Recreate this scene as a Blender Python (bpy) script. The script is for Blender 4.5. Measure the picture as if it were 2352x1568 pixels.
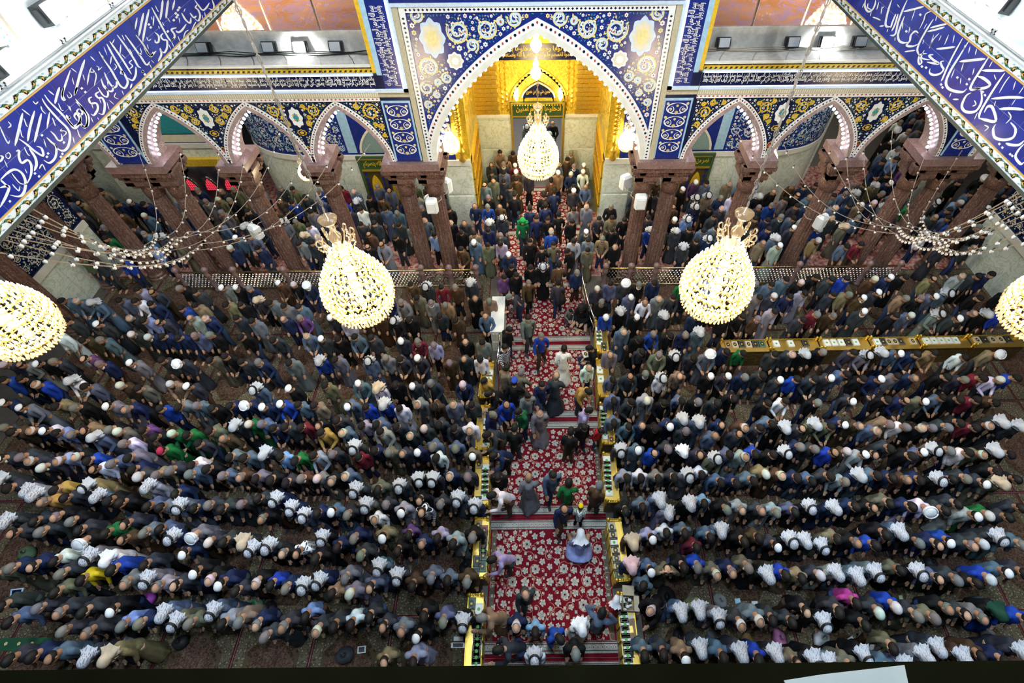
import bpy, bmesh, math, random
import numpy as np
from mathutils import Vector, Matrix
R = math.radians
random.seed(7); rng = np.random.default_rng(7)
for o in list(bpy.data.objects): bpy.data.objects.remove(o)
scene = bpy.context.scene
COL = scene.collection

# ---------------------------------------------------------------- camera
H = 13.5                                   # camera height above the floor (m)
FPX, PX, PY = 1147.0, 1239.0, 784.0        # focal length and principal point for the 2352 x 1568 frame
PITCH, ROLL = R(52.4), R(-0.55)
_f = np.array([0, math.cos(PITCH), -math.sin(PITCH)]); _r = np.array([1., 0, 0]); _u = np.cross(_r, _f)
_cr, _sr = math.cos(ROLL), math.sin(ROLL)
CM = np.array([_r*_cr + _u*_sr, -_r*_sr + _u*_cr, -_f])
cam_data = bpy.data.cameras.new('camera'); cam = bpy.data.objects.new('camera', cam_data); COL.objects.link(cam)
cam_data.sensor_width = 36.0; cam_data.lens = FPX/2352*36.0
cam_data.shift_x = -(PX-1176)/2352; cam_data.shift_y = (PY-784)/2352
cam_data.clip_start = 0.05; cam_data.clip_end = 200
_m = np.eye(4); _m[:3, :3] = CM.T; _m[:3, 3] = (0, 0, H)
cam.matrix_world = Matrix([[float(v) for v in row] for row in _m])
scene.camera = cam
def ray(x, y): return CM.T @ np.array([(x-PX)/FPX, -(y-PY)/FPX, -1.0])
def onz(x, y, z=0.0): d = ray(x, y); return np.array([0, 0, H]) + d*((z-H)/d[2])
def ony(x, y, Y): d = ray(x, y); return np.array([0, 0, H]) + d*(Y/d[1])
def onx(x, y, X): d = ray(x, y); return np.array([0, 0, H]) + d*(X/d[0])
def depth(p): return float(-(CM @ (np.array(p, float)-np.array([0, 0, H])))[2])

# ---------------------------------------------------------------- world, exposure
world = bpy.data.worlds.new('world'); scene.world = world; world.use_nodes = True
world.node_tree.nodes['Background'].inputs[0].default_value = (0.5, 0.62, 0.9, 1)
world.node_tree.nodes['Background'].inputs[1].default_value = 0.02
scene.view_settings.view_transform = 'Standard'; scene.view_settings.look = 'None'
scene.view_settings.gamma = 1.0; scene.view_settings.use_curve_mapping = False
scene.view_settings.exposure = 0.4
scene.cycles.max_bounces = 5; scene.cycles.diffuse_bounces = 2; scene.cycles.glossy_bounces = 2
scene.cycles.transmission_bounces = 4; scene.cycles.transparent_max_bounces = 12
scene.cycles.sample_clamp_indirect = 4.0
CHAND = 300.0      # power of one big chandelier
ROOFW = 320.0      # power of one unseen fill light added under the roof
TUBEW = 9.0       # power of one fluorescent tube

# ---------------------------------------------------------------- helpers
def link(o, parent=None):
    COL.objects.link(o)
    if parent is not None: o.parent = parent
    return o
def empty(name, loc=(0, 0, 0), rz=0.0, parent=None):
    o = bpy.data.objects.new(name, None); o.location = [float(v) for v in loc]; o.rotation_euler = (0, 0, rz); o.empty_display_size = 0.2
    return link(o, parent)
def tag(o, label=None, cat=None, group=None, kind=None):
    if label: o['label'] = label
    if cat: o['category'] = cat
    if group: o['group'] = group
    if kind: o['kind'] = kind
    return o

class MB:
    """collects vertices and faces for one mesh"""
    def __init__(s): s.v = []; s.f = []; s.m = []
    def n(s): return len(s.v)
    def face(s, idx, m=0): s.f.append(tuple(idx)); s.m.append(m)
    def poly(s, pts, m=0):
        b = s.n(); s.v += [tuple(map(float, p)) for p in pts]; s.face(range(b, b+len(pts)), m)
    def box(s, lo, hi, m=0, rz=0.0, c=None):
        x0, y0, z0 = lo; x1, y1, z1 = hi
        P = [(x0,y0,z0),(x1,y0,z0),(x1,y1,z0),(x0,y1,z0),(x0,y0,z1),(x1,y0,z1),(x1,y1,z1),(x0,y1,z1)]
        if rz:
            cx, cy = c if c is not None else ((x0+x1)/2, (y0+y1)/2); ca, sa = math.cos(rz), math.sin(rz)
            P = [(cx+(x-cx)*ca-(y-cy)*sa, cy+(x-cx)*sa+(y-cy)*ca, z) for x, y, z in P]
        b = s.n(); s.v += [tuple(map(float, p)) for p in P]
        for q in ((0,3,2,1),(4,5,6,7),(0,1,5,4),(1,2,6,5),(2,3,7,6),(3,0,4,7)): s.face([b+i for i in q], m)
    def bbox(s, c, size, m=0, rz=0.0, bev=0.0):
        """box by centre of its base"""
        s.box((c[0]-size[0]/2, c[1]-size[1]/2, c[2]), (c[0]+size[0]/2, c[1]+size[1]/2, c[2]+size[2]), m, rz)
    def rings(s, rings, m=0, cap=True, close=True):
        b = s.n(); k = len(rings[0])
        for r in rings: s.v += [tuple(map(float, p)) for p in r]
        for i in range(len(rings)-1):
            for j in range(k if close else k-1):
                a = b+i*k+j; c = b+i*k+(j+1) % k
                s.face((a, c, c+k, a+k), m)
        if cap and close:
            s.face([b+j for j in range(k)][::-1], m); s.face([b+(len(rings)-1)*k+j for j in range(k)], m)
    def lathe(s, prof, c=(0, 0, 0), n=16, m=0, cap=True, flute=0.0):
        """prof: (radius, z) pairs"""
        rr = []
        for r, z in prof:
            ring = []
            for j in range(n):
                a = 2*math.pi*j/n; q = r*(1-(flute if j % 2 else 0))
                ring.append((c[0]+q*math.cos(a), c[1]+q*math.sin(a), c[2]+z))
            rr.append(ring)
        s.rings(rr, m, cap)
    def tube(s, pts, r, n=6, m=0, cap=True):
        P = [np.array(p, float) for p in pts]; rr = []
        prev = None
        for i, p in enumerate(P):
            d = (P[min(i+1, len(P)-1)]-P[max(i-1, 0)]); d /= (np.linalg.norm(d)+1e-9)
            if prev is None:
                up = np.array([0, 0, 1.0]) if abs(d[2]) < .9 else np.array([1.0, 0, 0])
                a = np.cross(d, up); a /= np.linalg.norm(a)
            else:
                a = prev-d*np.dot(prev, d); a /= (np.linalg.norm(a)+1e-9)
            prev = a; bb = np.cross(d, a)
            ri = r[i] if hasattr(r, '__len__') else r
            rx, ry = ri if hasattr(ri, '__len__') else (ri, ri)
            rr.append([p+a*rx*math.cos(2*math.pi*j/n)+bb*ry*math.sin(2*math.pi*j/n) for j in range(n)])
        s.rings(rr, m, cap)
    def ball(s, c, r, n=8, k=5, m=0):
        rx, ry, rz = r if hasattr(r, '__len__') else (r, r, r)
        rr = []
        for i in range(k+1):
            t = math.pi*(0.02+0.96*i/k)
            rr.append([(c[0]+rx*math.sin(t)*math.cos(2*math.pi*j/n), c[1]+ry*math.sin(t)*math.sin(2*math.pi*j/n), c[2]-rz*math.cos(t)) for j in range(n)])
        s.rings(rr, m)
    def ico(s, c, r, m=0):
        g = (1+5**.5)/2
        V = [(-1,g,0),(1,g,0),(-1,-g,0),(1,-g,0),(0,-1,g),(0,1,g),(0,-1,-g),(0,1,-g),(g,0,-1),(g,0,1),(-g,0,-1),(-g,0,1)]
        F = [(0,11,5),(0,5,1),(0,1,7),(0,7,10),(0,10,11),(1,5,9),(5,11,4),(11,10,2),(10,7,6),(7,1,8),(3,9,4),(3,4,2),(3,2,6),(3,6,8),(3,8,9),(4,9,5),(2,4,11),(6,2,10),(8,6,7),(9,8,1)]
        b = s.n(); q = r/math.sqrt(1+g*g)
        s.v += [(c[0]+x*q, c[1]+y*q, c[2]+z*q) for x, y, z in V]
        for t in F: s.face([b+i for i in t], m)
    def mesh(s, name, mats=(), smooth=False):
        me = bpy.data.meshes.new(name); me.from_pydata(s.v, [], s.f)
        for mt in mats: me.materials.append(mt)
        if len(mats) > 1: me.polygons.foreach_set('material_index', np.array(s.m, dtype=np.int32))
        if smooth: me.polygons.foreach_set('use_smooth', np.ones(len(s.f), dtype=bool))
        me.update(); return me
    def build(s, name, mats, parent=None, smooth=False, loc=None, **kw):
        if not isinstance(mats, (list, tuple)): mats = [mats]
        o = bpy.data.objects.new(name, s.mesh(name, mats, smooth))
        if loc is not None: o.location = [float(v) for v in loc]
        link(o, parent); tag(o, **kw); return o
def instance(name, me, loc=(0, 0, 0), rot=(0, 0, 0), scale=(1, 1, 1), parent=None):
    o = bpy.data.objects.new(name, me); o.location = [float(v) for v in loc]; o.rotation_euler = rot; o.scale = scale
    return link(o, parent)

# ---------------------------------------------------------------- materials
def node(nt, t, **kw):
    n = nt.nodes.new(t)
    for k, v in kw.items(): setattr(n, k, v)
    return n
def ramp(nt, stops, interp='LINEAR'):
    n = nt.nodes.new('ShaderNodeValToRGB'); n.color_ramp.interpolation = interp
    e = n.color_ramp.elements
    while len(e) < len(stops): e.new(0.5)
    for i, (p, c) in enumerate(stops): e[i].position = p; e[i].color = (*c, 1)
    return n
def pbr(name, col, rough=0.5, metal=0.0, var=0.15, scale=6.0, col2=None, bump=0.0, spec=None, coat=0.0):
    """principled surface with a little procedural mottling between col and col2"""
    m = bpy.data.materials.new(name); m.use_nodes = True; nt = m.node_tree; b = nt.nodes['Principled BSDF']
    tc = node(nt, 'ShaderNodeTexCoord'); nz = node(nt, 'ShaderNodeTexNoise'); nz.inputs['Scale'].default_value = scale; nz.inputs['Detail'].default_value = 4
    nt.links.new(tc.outputs['Object'], nz.inputs['Vector'])
    c2 = col2 if col2 else tuple(c*(1-var) for c in col)
    rp = ramp(nt, [(0.35, col), (0.65, c2)]); nt.links.new(nz.outputs['Fac'], rp.inputs[0]); nt.links.new(rp.outputs[0], b.inputs['Base Color'])
    b.inputs['Roughness'].default_value = rough; b.inputs['Metallic'].default_value = metal
    if spec is not None: b.inputs['Specular IOR Level'].default_value = spec
    if coat: b.inputs['Coat Weight'].default_value = coat
    if bump:
        bp = node(nt, 'ShaderNodeBump'); bp.inputs['Strength'].default_value = bump; bp.inputs['Distance'].default_value = 0.02
        nt.links.new(nz.outputs['Fac'], bp.inputs['Height']); nt.links.new(bp.outputs[0], b.inputs['Normal'])
    return m
def emis(name, col, strength):
    m = bpy.data.materials.new(name); m.use_nodes = True; nt = m.node_tree
    b = nt.nodes['Principled BSDF']; b.inputs['Base Color'].default_value = (*col, 1)
    b.inputs['Emission Color'].default_value = (*col, 1); b.inputs['Emission Strength'].default_value = strength
    return m
def objcol(name, rough=0.75, stripe=None, fold=True):
    """cloth whose colour is the object's own colour; optional printed stripes or checks"""
    m = bpy.data.materials.new(name); m.use_nodes = True; nt = m.node_tree; b = nt.nodes['Principled BSDF']
    oi = node(nt, 'ShaderNodeObjectInfo'); tc = node(nt, 'ShaderNodeTexCoord')
    nz = node(nt, 'ShaderNodeTexNoise'); nz.inputs['Scale'].default_value = 9; nt.links.new(tc.outputs['Object'], nz.inputs['Vector'])
    rp = ramp(nt, [(0.3, (.82, .82, .82)), (0.7, (1.12, 1.12, 1.12))]); nt.links.new(nz.outputs['Fac'], rp.inputs[0])
    mx = node(nt, 'ShaderNodeMix', data_type='RGBA', blend_type='MULTIPLY'); mx.inputs[0].default_value = 1
    nt.links.new(oi.outputs['Color'], mx.inputs[6]); nt.links.new(rp.outputs[0], mx.inputs[7]); out = mx.outputs[2]
    if stripe:
        f = None
        for ax in stripe:
            w = node(nt, 'ShaderNodeTexWave', bands_direction=ax); w.inputs['Scale'].default_value = 5.5
            nt.links.new(tc.outputs['Object'], w.inputs['Vector'])
            g = node(nt, 'ShaderNodeMath', operation='GREATER_THAN'); g.inputs[1].default_value = .62; nt.links.new(w.outputs['Fac'], g.inputs[0])
            if f is None: f = g.outputs[0]
            else:
                a = node(nt, 'ShaderNodeMath', operation='MAXIMUM'); nt.links.new(f, a.inputs[0]); nt.links.new(g.outputs[0], a.inputs[1]); f = a.outputs[0]
        m2 = node(nt, 'ShaderNodeMix', data_type='RGBA'); nt.links.new(f, m2.inputs[0]); nt.links.new(out, m2.inputs[6]); m2.inputs[7].default_value = (.75, .77, .82, 1); out = m2.outputs[2]
    nt.links.new(out, b.inputs['Base Color']); b.inputs['Roughness'].default_value = rough
    b.inputs['Specular IOR Level'].default_value = .25
    return m
def veined(name, base, base2, vein, scale=1.2, rough=0.25, amt=0.06, stretch=(1, 1, 1)):
    m = bpy.data.materials.new(name); m.use_nodes = True; nt = m.node_tree; b = nt.nodes['Principled BSDF']
    tc = node(nt, 'ShaderNodeTexCoord'); mp = node(nt, 'ShaderNodeMapping'); mp.inputs['Scale'].default_value = stretch
    nt.links.new(tc.outputs['Object'], mp.inputs['Vector'])
    n1 = node(nt, 'ShaderNodeTexNoise'); n1.inputs['Scale'].default_value = scale; n1.inputs['Detail'].default_value = 6; n1.inputs['Distortion'].default_value = 1.2
    n2 = node(nt, 'ShaderNodeTexNoise'); n2.inputs['Scale'].default_value = scale*2.3; n2.inputs['Detail'].default_value = 5; n2.inputs['Distortion'].default_value = 2
    nt.links.new(mp.outputs[0], n1.inputs['Vector']); nt.links.new(mp.outputs[0], n2.inputs['Vector'])
    rp = ramp(nt, [(0.32, base), (0.68, base2)]); nt.links.new(n1.outputs['Fac'], rp.inputs[0])
    vr = ramp(nt, [(0.5-amt, (0, 0, 0)), (0.5, (1, 1, 1)), (0.5+amt, (0, 0, 0))]); nt.links.new(n2.outputs['Fac'], vr.inputs[0])
    mx = node(nt, 'ShaderNodeMix', data_type='RGBA'); nt.links.new(vr.outputs[0], mx.inputs[0]); nt.links.new(rp.outputs[0], mx.inputs[6]); mx.inputs[7].default_value = (*vein, 1)
    nt.links.new(mx.outputs[2], b.inputs['Base Color']); b.inputs['Roughness'].default_value = rough
    return m
M = {}
M['marble'] = veined('pale_green_marble', (.62, .70, .60), (.74, .78, .70), (.50, .56, .40), 0.9, .2, .05)
M['marble_trim'] = pbr('ivory_marble_trim', (.74, .74, .66), .3, var=.1)
M['pink'] = veined('pink_marble', (.27, .19, .19), (.34, .25, .24), (.5, .42, .4), 1.5, .3, .03)
M['brown'] = veined('brown_column_marble', (.085, .040, .030), (.135, .070, .052), (.34, .25, .21), 2.2, .3, .028, (1.6, 1.6, .8))
M['brownlight'] = veined('brown_abacus_marble', (.17, .10, .095), (.22, .135, .125), (.36, .28, .25), 2.2, .35, .02)
M['navy'] = pbr('navy_tile', (.006, .010, .050), .18, var=.3, scale=12)
M['cobalt'] = pbr('cobalt_tile', (.012, .026, .20), .18, var=.25, scale=9)
M['bandblue'] = pbr('royal_blue_band_tile', (.014, .032, .34), .14, var=.35, scale=3)
M['white'] = pbr('white_glaze', (.80, .82, .80), .3, var=.06)
M['cream'] = pbr('cream_glaze', (.72, .68, .52), .35, var=.12)
M['khaki'] = pbr('khaki_brick_tile', (.50, .46, .32), .5, var=.2, scale=20)
M['goldpaint'] = pbr('yellow_gold_glaze', (.72, .47, .03), .3, var=.25, scale=14)
M['palegold'] = pbr('pale_yellow_glaze', (.80, .68, .28), .3, var=.2, scale=14)
M['skyblue'] = pbr('sky_blue_glaze', (.34, .56, .74), .3, var=.2, scale=10)
M['paleblue'] = pbr('pale_blue_glaze', (.55, .70, .86), .3, var=.15, scale=20)
M['teal'] = pbr('teal_glaze', (.03, .30, .34), .3, var=.3, scale=20)
M['green'] = pbr('leaf_green_glaze', (.05, .16, .05), .4, var=.3)
M['red'] = pbr('red_glaze', (.45, .06, .05), .4, var=.3)
M['ochre'] = pbr('ochre_line_glaze', (.68, .40, .10), .4, var=.1)
M['gold'] = pbr('polished_gold', (.98, .66, .09), .3, .8, var=.15, scale=9, bump=.25)
M['goldsheet'] = pbr('gold_leaf_relief', (.86, .64, .05), .40, .45, var=.35, scale=16, bump=.9)
M['brass'] = pbr('brass_rail', (.75, .62, .30), .25, 1.0, var=.1)
M['silver'] = pbr('silver_metal', (.72, .73, .74), .22, 1.0, var=.1)
M['steel'] = pbr('steel_handrail', (.6, .6, .62), .2, 1.0, var=.05)
M['black'] = pbr('black_plastic', (.012, .012, .013), .45, var=.2)
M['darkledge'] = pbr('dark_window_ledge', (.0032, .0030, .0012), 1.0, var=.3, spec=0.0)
M['plaster'] = pbr('pale_plaster', (.58, .60, .58), .7, var=.12, scale=3)
M['ledge'] = pbr('dusty_stone_ledge', (.50, .49, .45), .85, var=.22, scale=8)
M['clere'] = pbr('white_painted_panel', (.74, .78, .78), .5, var=.08, scale=2)
M['post'] = pbr('beige_post', (.62, .52, .42), .5, var=.1)
M['paper'] = pbr('white_paper', (.78, .77, .73), .7, var=.06)
M['greenprint'] = pbr('green_print', (.10, .42, .08), .6, var=.2)
M['wood'] = pbr('brown_wood', (.26, .13, .05), .45, var=.3, scale=12)
M['cable'] = pbr('tan_cable', (.36, .29, .22), .7, var=.1)
M['tubeglow'] = emis('fluorescent_tube_glow', (.88, .97, 1.0), 26.0)
M['bulbglow'] = emis('arch_bulb_glow', (.84, .86, 1.0), 7.0)
M['warmglow'] = emis('chandelier_bulb_glow', (1.0, .80, .48), 28.0)
M['floodglow'] = emis('floodlight_glow', (.92, .97, 1.0), 60.0)
M['dullbulb'] = pbr('frosted_bulb', (.86, .80, .72), .35, var=.05)
# ================================================================ the hall
FY, BY = 13.3, 14.1                        # front and back face of the far arcade wall
SPR, SPT = 5.05, 6.95                      # arch springing, top of the small spandrels
def g_arch(u): u = min(1.0, abs(u)); return .6*math.sqrt(max(0, 1-u*u))+.4*(1-u)
def arch_pts(c, a, zs, rise, n=14):
    pts = []
    for i in range(-n, n+1):
        t = i/n; u = math.sin(t*math.pi/2)*.62+.38*t
        u = max(-1, min(1, u)); pts.append((c+a*u, zs+rise*g_arch(u)))
    return pts
def offset(pts, w):
    out = []
    for i, p in enumerate(pts):
        a = pts[max(0, i-1)]; b = pts[min(len(pts)-1, i+1)]
        dx, dz = b[0]-a[0], b[1]-a[1]; L = math.hypot(dx, dz)+1e-9
        nx, nz = -dz/L, dx/L
        if i == 0: nx, nz = -1, 0
        if i == len(pts)-1: nx, nz = 1, 0
        k = 1.0
        if 0 < i < len(pts)-1 and i == len(pts)//2: k = 1.12
        out.append((p[0]+nx*w*k, p[1]+nz*w*k))
    return out
def archivolt(mb, pts, w0, w1, y, t=.02, m=0):
    A = offset(pts, w0); B = offset(pts, w1)
    for i in range(len(pts)-1):
        q = [(A[i][0], y-t, A[i][1]), (A[i+1][0], y-t, A[i+1][1]), (B[i+1][0], y-t, B[i+1][1]), (B[i][0], y-t, B[i][1])]
        mb.poly(q, m)
        mb.poly([(B[i][0], y-t, B[i][1]), (B[i+1][0], y-t, B[i+1][1]), (B[i+1][0], y+.01, B[i+1][1]), (B[i][0], y+.01, B[i][1])], m)
        mb.poly([(A[i+1][0], y-t, A[i+1][1]), (A[i][0], y-t, A[i][1]), (A[i][0], y+.01, A[i][1]), (A[i+1][0], y+.01, A[i+1][1])], m)

fl = MB(); fl.box((-30, -6, -.3), (30, 42, 0))
fl.build('floor', pbr('dark_stone_floor', (.10, .085, .07), .5), label='dark stone floor under the prayer carpets', kind='structure')

COLS_L = [-18.4, -16.05, -14.45, -12.3, -11.5, -9.1, -6.6, -4.21, -3.3]
COLS_R = [3.36, 4.22, 6.68, 9.32, 11.85, 12.8, 14.67, 16.9]
BAYS = [(-17.2, .95), (-15.3, .72), (-13.4, .9), (-10.3, 1.03), (-7.85, 1.08), (-5.42, 1.03), (5.45, 1.05), (8.0, 1.12), (10.58, 1.09), (13.75, .8), (15.8, .95)]
RISE = 1.6
CA, CR = 3.0, 3.42                          # centre arch half span and rise
ARCHES = [(c, a, SPR, RISE) for c, a in BAYS]+[(0.02, CA, SPR, CR)]
def face_strip(mb, pts, top, y, m=0, flip=False):
    for i in range(len(pts)-1):
        (x0, z0), (x1, z1) = pts[i], pts[i+1]
        q = [(x0, y, z0), (x1, y, z1), (x1, y, top), (x0, y, top)]
        mb.poly(q[::-1] if flip else q, m)
wall = MB()
spans = sorted([(c-a, c+a, c, a) for c, a in BAYS])
edges = []
lo = -20.0
for x0, x1, c, a in [s for s in spans if s[1] < 0]: edges.append((lo, x0)); lo = x1
edges.append((lo, -3.2)); lo = 3.24
for x0, x1, c, a in [s for s in spans if s[0] > 0]: edges.append((lo, x0)); lo = x1
edges.append((lo, 20.0))
for x0, x1 in edges:
    wall.poly([(x0, FY, SPR), (x1, FY, SPR), (x1, FY, SPT), (x0, FY, SPT)], 0)
    wall.poly([(x0, BY, SPT), (x1, BY, SPT), (x1, BY, SPR), (x0, BY, SPR)], 2)
    wall.poly([(x0, FY, SPR), (x0, BY, SPR), (x1, BY, SPR), (x1, FY, SPR)], 1)
for c, a in BAYS:
    p = arch_pts(c, a, SPR, RISE); face_strip(wall, p, SPT, FY, 0); face_strip(wall, p, SPT, BY, 2, True)
    for i in range(len(p)-1):
        (x0, z0), (x1, z1) = p[i], p[i+1]; wall.poly([(x0, FY, z0), (x0, BY, z0), (x1, BY, z1), (x1, FY, z1)], 1)
pc = arch_pts(0.02, CA, SPR, CR, 24); TOPZ = 10.2
face_strip(wall, pc, TOPZ, FY, 3); face_strip(wall, pc, TOPZ, BY, 2, True)
for i in range(len(pc)-1):
    (x0, z0), (x1, z1) = pc[i], pc[i+1]; wall.poly([(x0, FY, z0), (x0, BY, z0), (x1, BY, z1), (x1, FY, z1)], 4)
for x0, x1 in ((-3.2, .02-CA), (.02+CA, 3.24)):
    wall.poly([(x0, FY, SPR), (x1, FY, SPR), (x1, FY, TOPZ), (x0, FY, TOPZ)], 3); wall.poly([(x0, BY, TOPZ), (x1, BY, TOPZ), (x1, BY, SPR), (x0, BY, SPR)], 2)
for x0, x1 in ((-20, -4.2), (4.26, 20)):
    wall.poly([(x0, FY, SPT), (x1, FY, SPT), (x1, FY, 7.7), (x0, FY, 7.7)], 0)
for x0, x1 in ((-4.2, -3.2), (3.24, 4.26)):
    wall.poly([(x0, FY, SPT), (x1, FY, SPT), (x1, FY, TOPZ), (x0, FY, TOPZ)], 5)
    xo = x0 if x0 < 0 else x1
    wall.poly([(xo, FY, 7.7), (xo, FY, TOPZ), (xo, BY+.3, TOPZ), (xo, BY+.3, 7.7)], 2)
W = wall.build('wall_arcade', [M['navy'], M['pink'], M['plaster'], M['cobalt'], M['marble_trim'], M['khaki']], label='far arcade wall of tiled pointed arches around the tall central arch', kind='structure')

def strip(name, x0, x1, z0, z1, mat, t=.02, parent=W, y=FY):
    mb = MB(); mb.box((x0, y-t, z0), (x1, y+.005, z1)); return mb.build(name, mat, parent)
# archivolts: pink marble edge and white beaded border, one part per arch
bead_l = []
for c, a, zs, rise in ARCHES:
    big = a > 2
    p = arch_pts(c, a, zs, rise, 24 if big else 14)
    mb = MB(); archivolt(mb, p, -.005, .13 if big else .10, FY, .03); mb.build('archivolt', M['marble_trim'] if big else M['pink'], W)
    mb = MB(); archivolt(mb, p, .13 if big else .10, .30 if big else .20, FY, .022)
    mb.build('white_arch_border', M['white'], W)
    w = .215 if big else .15; q = offset(p, w); mb = MB(); acc = 0; k = 0
    L = [0]
    for i in range(1, len(q)): L.append(L[-1]+math.dist(q[i], q[i-1]))
    n = int(L[-1]/(.12 if big else .085))
    for j in range(n+1):
        s = L[-1]*j/n; i = max(0, min(len(q)-2, int(np.searchsorted(L, s))-1)); t = (s-L[i])/(L[i+1]-L[i]+1e-9)
        x = q[i][0]+(q[i+1][0]-q[i][0])*t; z = q[i][1]+(q[i+1][1]-q[i][1])*t; r = .038 if big else .026
        mb.poly([(x+r*math.cos(b)*(1 if j % 2 else .7), FY-.025, z+r*math.sin(b)) for b in np.linspace(0, 2*math.pi, 7)[:-1]], 0 if j % 2 else 1)
    mb.build('border_beads', [M['navy'], M['red']], W, kind='stuff')

# cornice, friezes, ledge (left and right of the tall panel)
for sgn, xi, xo in ((-1, -4.2, -20.0), (1, 4.26, 20.0)):
    x0, x1 = min(xi, xo), max(xi, xo)
    strip('white_cornice_border', x0, x1, 6.86, 6.97, M['white'], .03)
    mb = MB(); x = x0
    while x < x1: mb.poly([(x, FY-.032, 6.89), (x+.035, FY-.032, 6.915), (x, FY-.032, 6.94), (x-.035, FY-.032, 6.915)]); x += .11
    mb.build('cornice_beads', M['red'], W, kind='stuff')
    strip('khaki_cornice', x0, x1, 6.97, 7.10, M['khaki'], .05)
    mb = MB(); x = x0
    while x < x1: mb.box((x, FY-.056, 6.98), (x+.022, FY-.04, 7.09)); x += .06
    mb.build('cornice_notches', M['cream'], W, kind='stuff')
    strip('sky_blue_border', x0, x1, 7.10, 7.20, M['paleblue'], .06)
    strip('inscription_frieze', x0, x1, 7.20, 7.54, M['navy'], .06)
    strip('white_frieze_edge', x0, x1, 7.54, 7.60, M['paleblue'], .07)
    strip('gold_black_border', x0, x1, 7.60, 7.69, M['goldpaint'], .04)
    mb = MB(); x = x0
    while x < x1: mb.poly([(x, FY-.045, 7.62), (x+.06, FY-.045, 7.62), (x+.09, FY-.045, 7.67), (x+.03, FY-.045, 7.67)]); x += .13
    mb.build('border_key_pattern', M['black'], W, kind='stuff')
    lg = MB(); lg.box((x0, FY+.05, 7.62), (x1, BY+.1, 7.74)); lg.box((x0, BY+.1, 7.5), (x1, BY+.22, 8.22)); lg.box((x0, FY-.01, 7.72), (x1, FY+.08, 7.76), 1)
    lg.build('trim_1' if sgn < 0 else 'trim_2', [M['ledge'], M['marble_trim']], label='dusty ledge with cables over the arcade, %s of the tall arch' % ('left' if sgn < 0 else 'right'), kind='structure')
# vertical friezes flanking the tall panel
for s in (-1, 1):
    def vs(name, a, b, mat, z0=7.7, z1=TOPZ, t=.05):
        x0, x1 = sorted((s*a+.02, s*b+.02)); strip(name, x0, x1, z0, z1, mat, t)
    vs('gold_black_border', 4.12, 4.22, M['goldpaint'], 7.6); vs('sky_blue_border', 3.99, 4.12, M['skyblue'], 7.54)
    vs('inscription_frieze', 3.52, 3.99, M['cobalt'], 7.20); vs('pale_blue_border', 3.40, 3.52, M['paleblue'], 7.10, t=.06)
    x0, x1 = sorted((s*3.40+.02, s*4.22+.02)); strip('pale_blue_border', x0, x1, 7.10, 7.20, M['paleblue'], .06)
    x0, x1 = sorted((s*3.99+.02, s*4.22+.02)); strip('inscription_frieze', x0, x1, 7.20, 7.54, M['navy'], .055)
    vs('khaki_strip', 3.26, 3.40, M['khaki'], 5.05, t=.04); vs('white_panel_border', 3.10, 3.24, M['white'], 5.05, 9.02, t=.035)
    # navy vertical panel over the paired columns, both pairs
    for px0, px1 in ((3.46, 4.14), (11.55, 12.35) if s < 0 else (11.95, 12.7)):
        x0, x1 = sorted((s*px0, s*px1)); strip('panel_frame', x0-.05, x1+.05, 5.08, 6.86, M['skyblue'], .02); strip('tile_panel', x0, x1, 5.08, 6.8, M['cobalt'], .03)
    for j in range(30):
        mb = None
strip('white_panel_border', -3.22, 3.26, 8.94, 9.07, M['white'], .036)
strip('sky_blue_border', -3.4, 3.44, 9.07, 9.16, M['paleblue'], .07)
strip('inscription_frieze', -3.4, 3.44, 9.16, TOPZ, M['cobalt'], .08)
mb = MB()
for s in (-1, 1):
    z = 5.12
    while z < 8.9: mb.poly([(s*3.17+.02+dx, FY-.04, z+dz) for dx, dz in ((-.035, 0), (0, -.03), (.035, 0), (0, .03))]); z += .1
x = -3.05
while x < 3.1: mb.poly([(x+dx, FY-.04, 9.0+dz) for dx, dz in ((-.035, 0), (0, -.03), (.035, 0), (0, .03))]); x += .1
mb.build('panel_border_beads', M['navy'], W, kind='stuff')

# ---- fluted columns
def capital(mb, x, y):
    for k in range(5):                       # stepped muqarnas tiers
        z = 4.15+k*.125; h = .255+.055*k
        for i in range(-1 if k < 2 else -2, 2 if k < 2 else 3):
            for dx, dy in ((i, -1), (i, 1), (-1, i), (1, i)):
                n = 1 if k < 2 else 2; w = h/n*.42
                cx = x+(dx*h*.9/n if abs(dx) != 1 or dy in (-1, 1) and dx == i else dx*h)
                if dy in (-1, 1) and dx == i: px, py = x+i*h/n*.8, y+dy*h*.9
                else: px, py = x+dx*h*.9, y+i*h/n*.8
                mb.box((px-w, py-w, z), (px+w, py+w, z+.125))
    mb.lathe([(.28, 4.1), (.30, 4.2), (.42, 4.6), (.47, 4.78)], (x, y, 0), 12)
shaft_prof = [(.34, 0), (.34, .12), (.30, .16), (.31, .24), (.27, .30), (.265, 2.0), (.25, 3.72), (.25, 3.74), (.285, 3.78), (.285, 4.12)]
sm = MB(); sm.lathe(shaft_prof[4:7], n=32, flute=.09, cap=True); sm.lathe(shaft_prof[:5], n=20); shaft_me = sm.mesh('column_shaft', [M['brown']])
nm = MB(); nm.lathe([(.255, 3.70), (.285, 3.74), (.29, 4.12), (.25, 4.16)], n=20); neck_me = nm.mesh('column_neck', [M['brown']], True)
cm = MB(); capital(cm, 0, 0); cap_me = cm.mesh('column_capital', [M['brown']])
CY = 13.7
names = {}
def column(x, y, label):
    e = empty('column', (x, y, 0)); tag(e, label, 'column', 'brown marble columns of the arcade')
    for nme, me in (('shaft', shaft_me), ('neck', neck_me), ('capital', cap_me)): instance(nme, me, parent=e)
    return e
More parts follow.
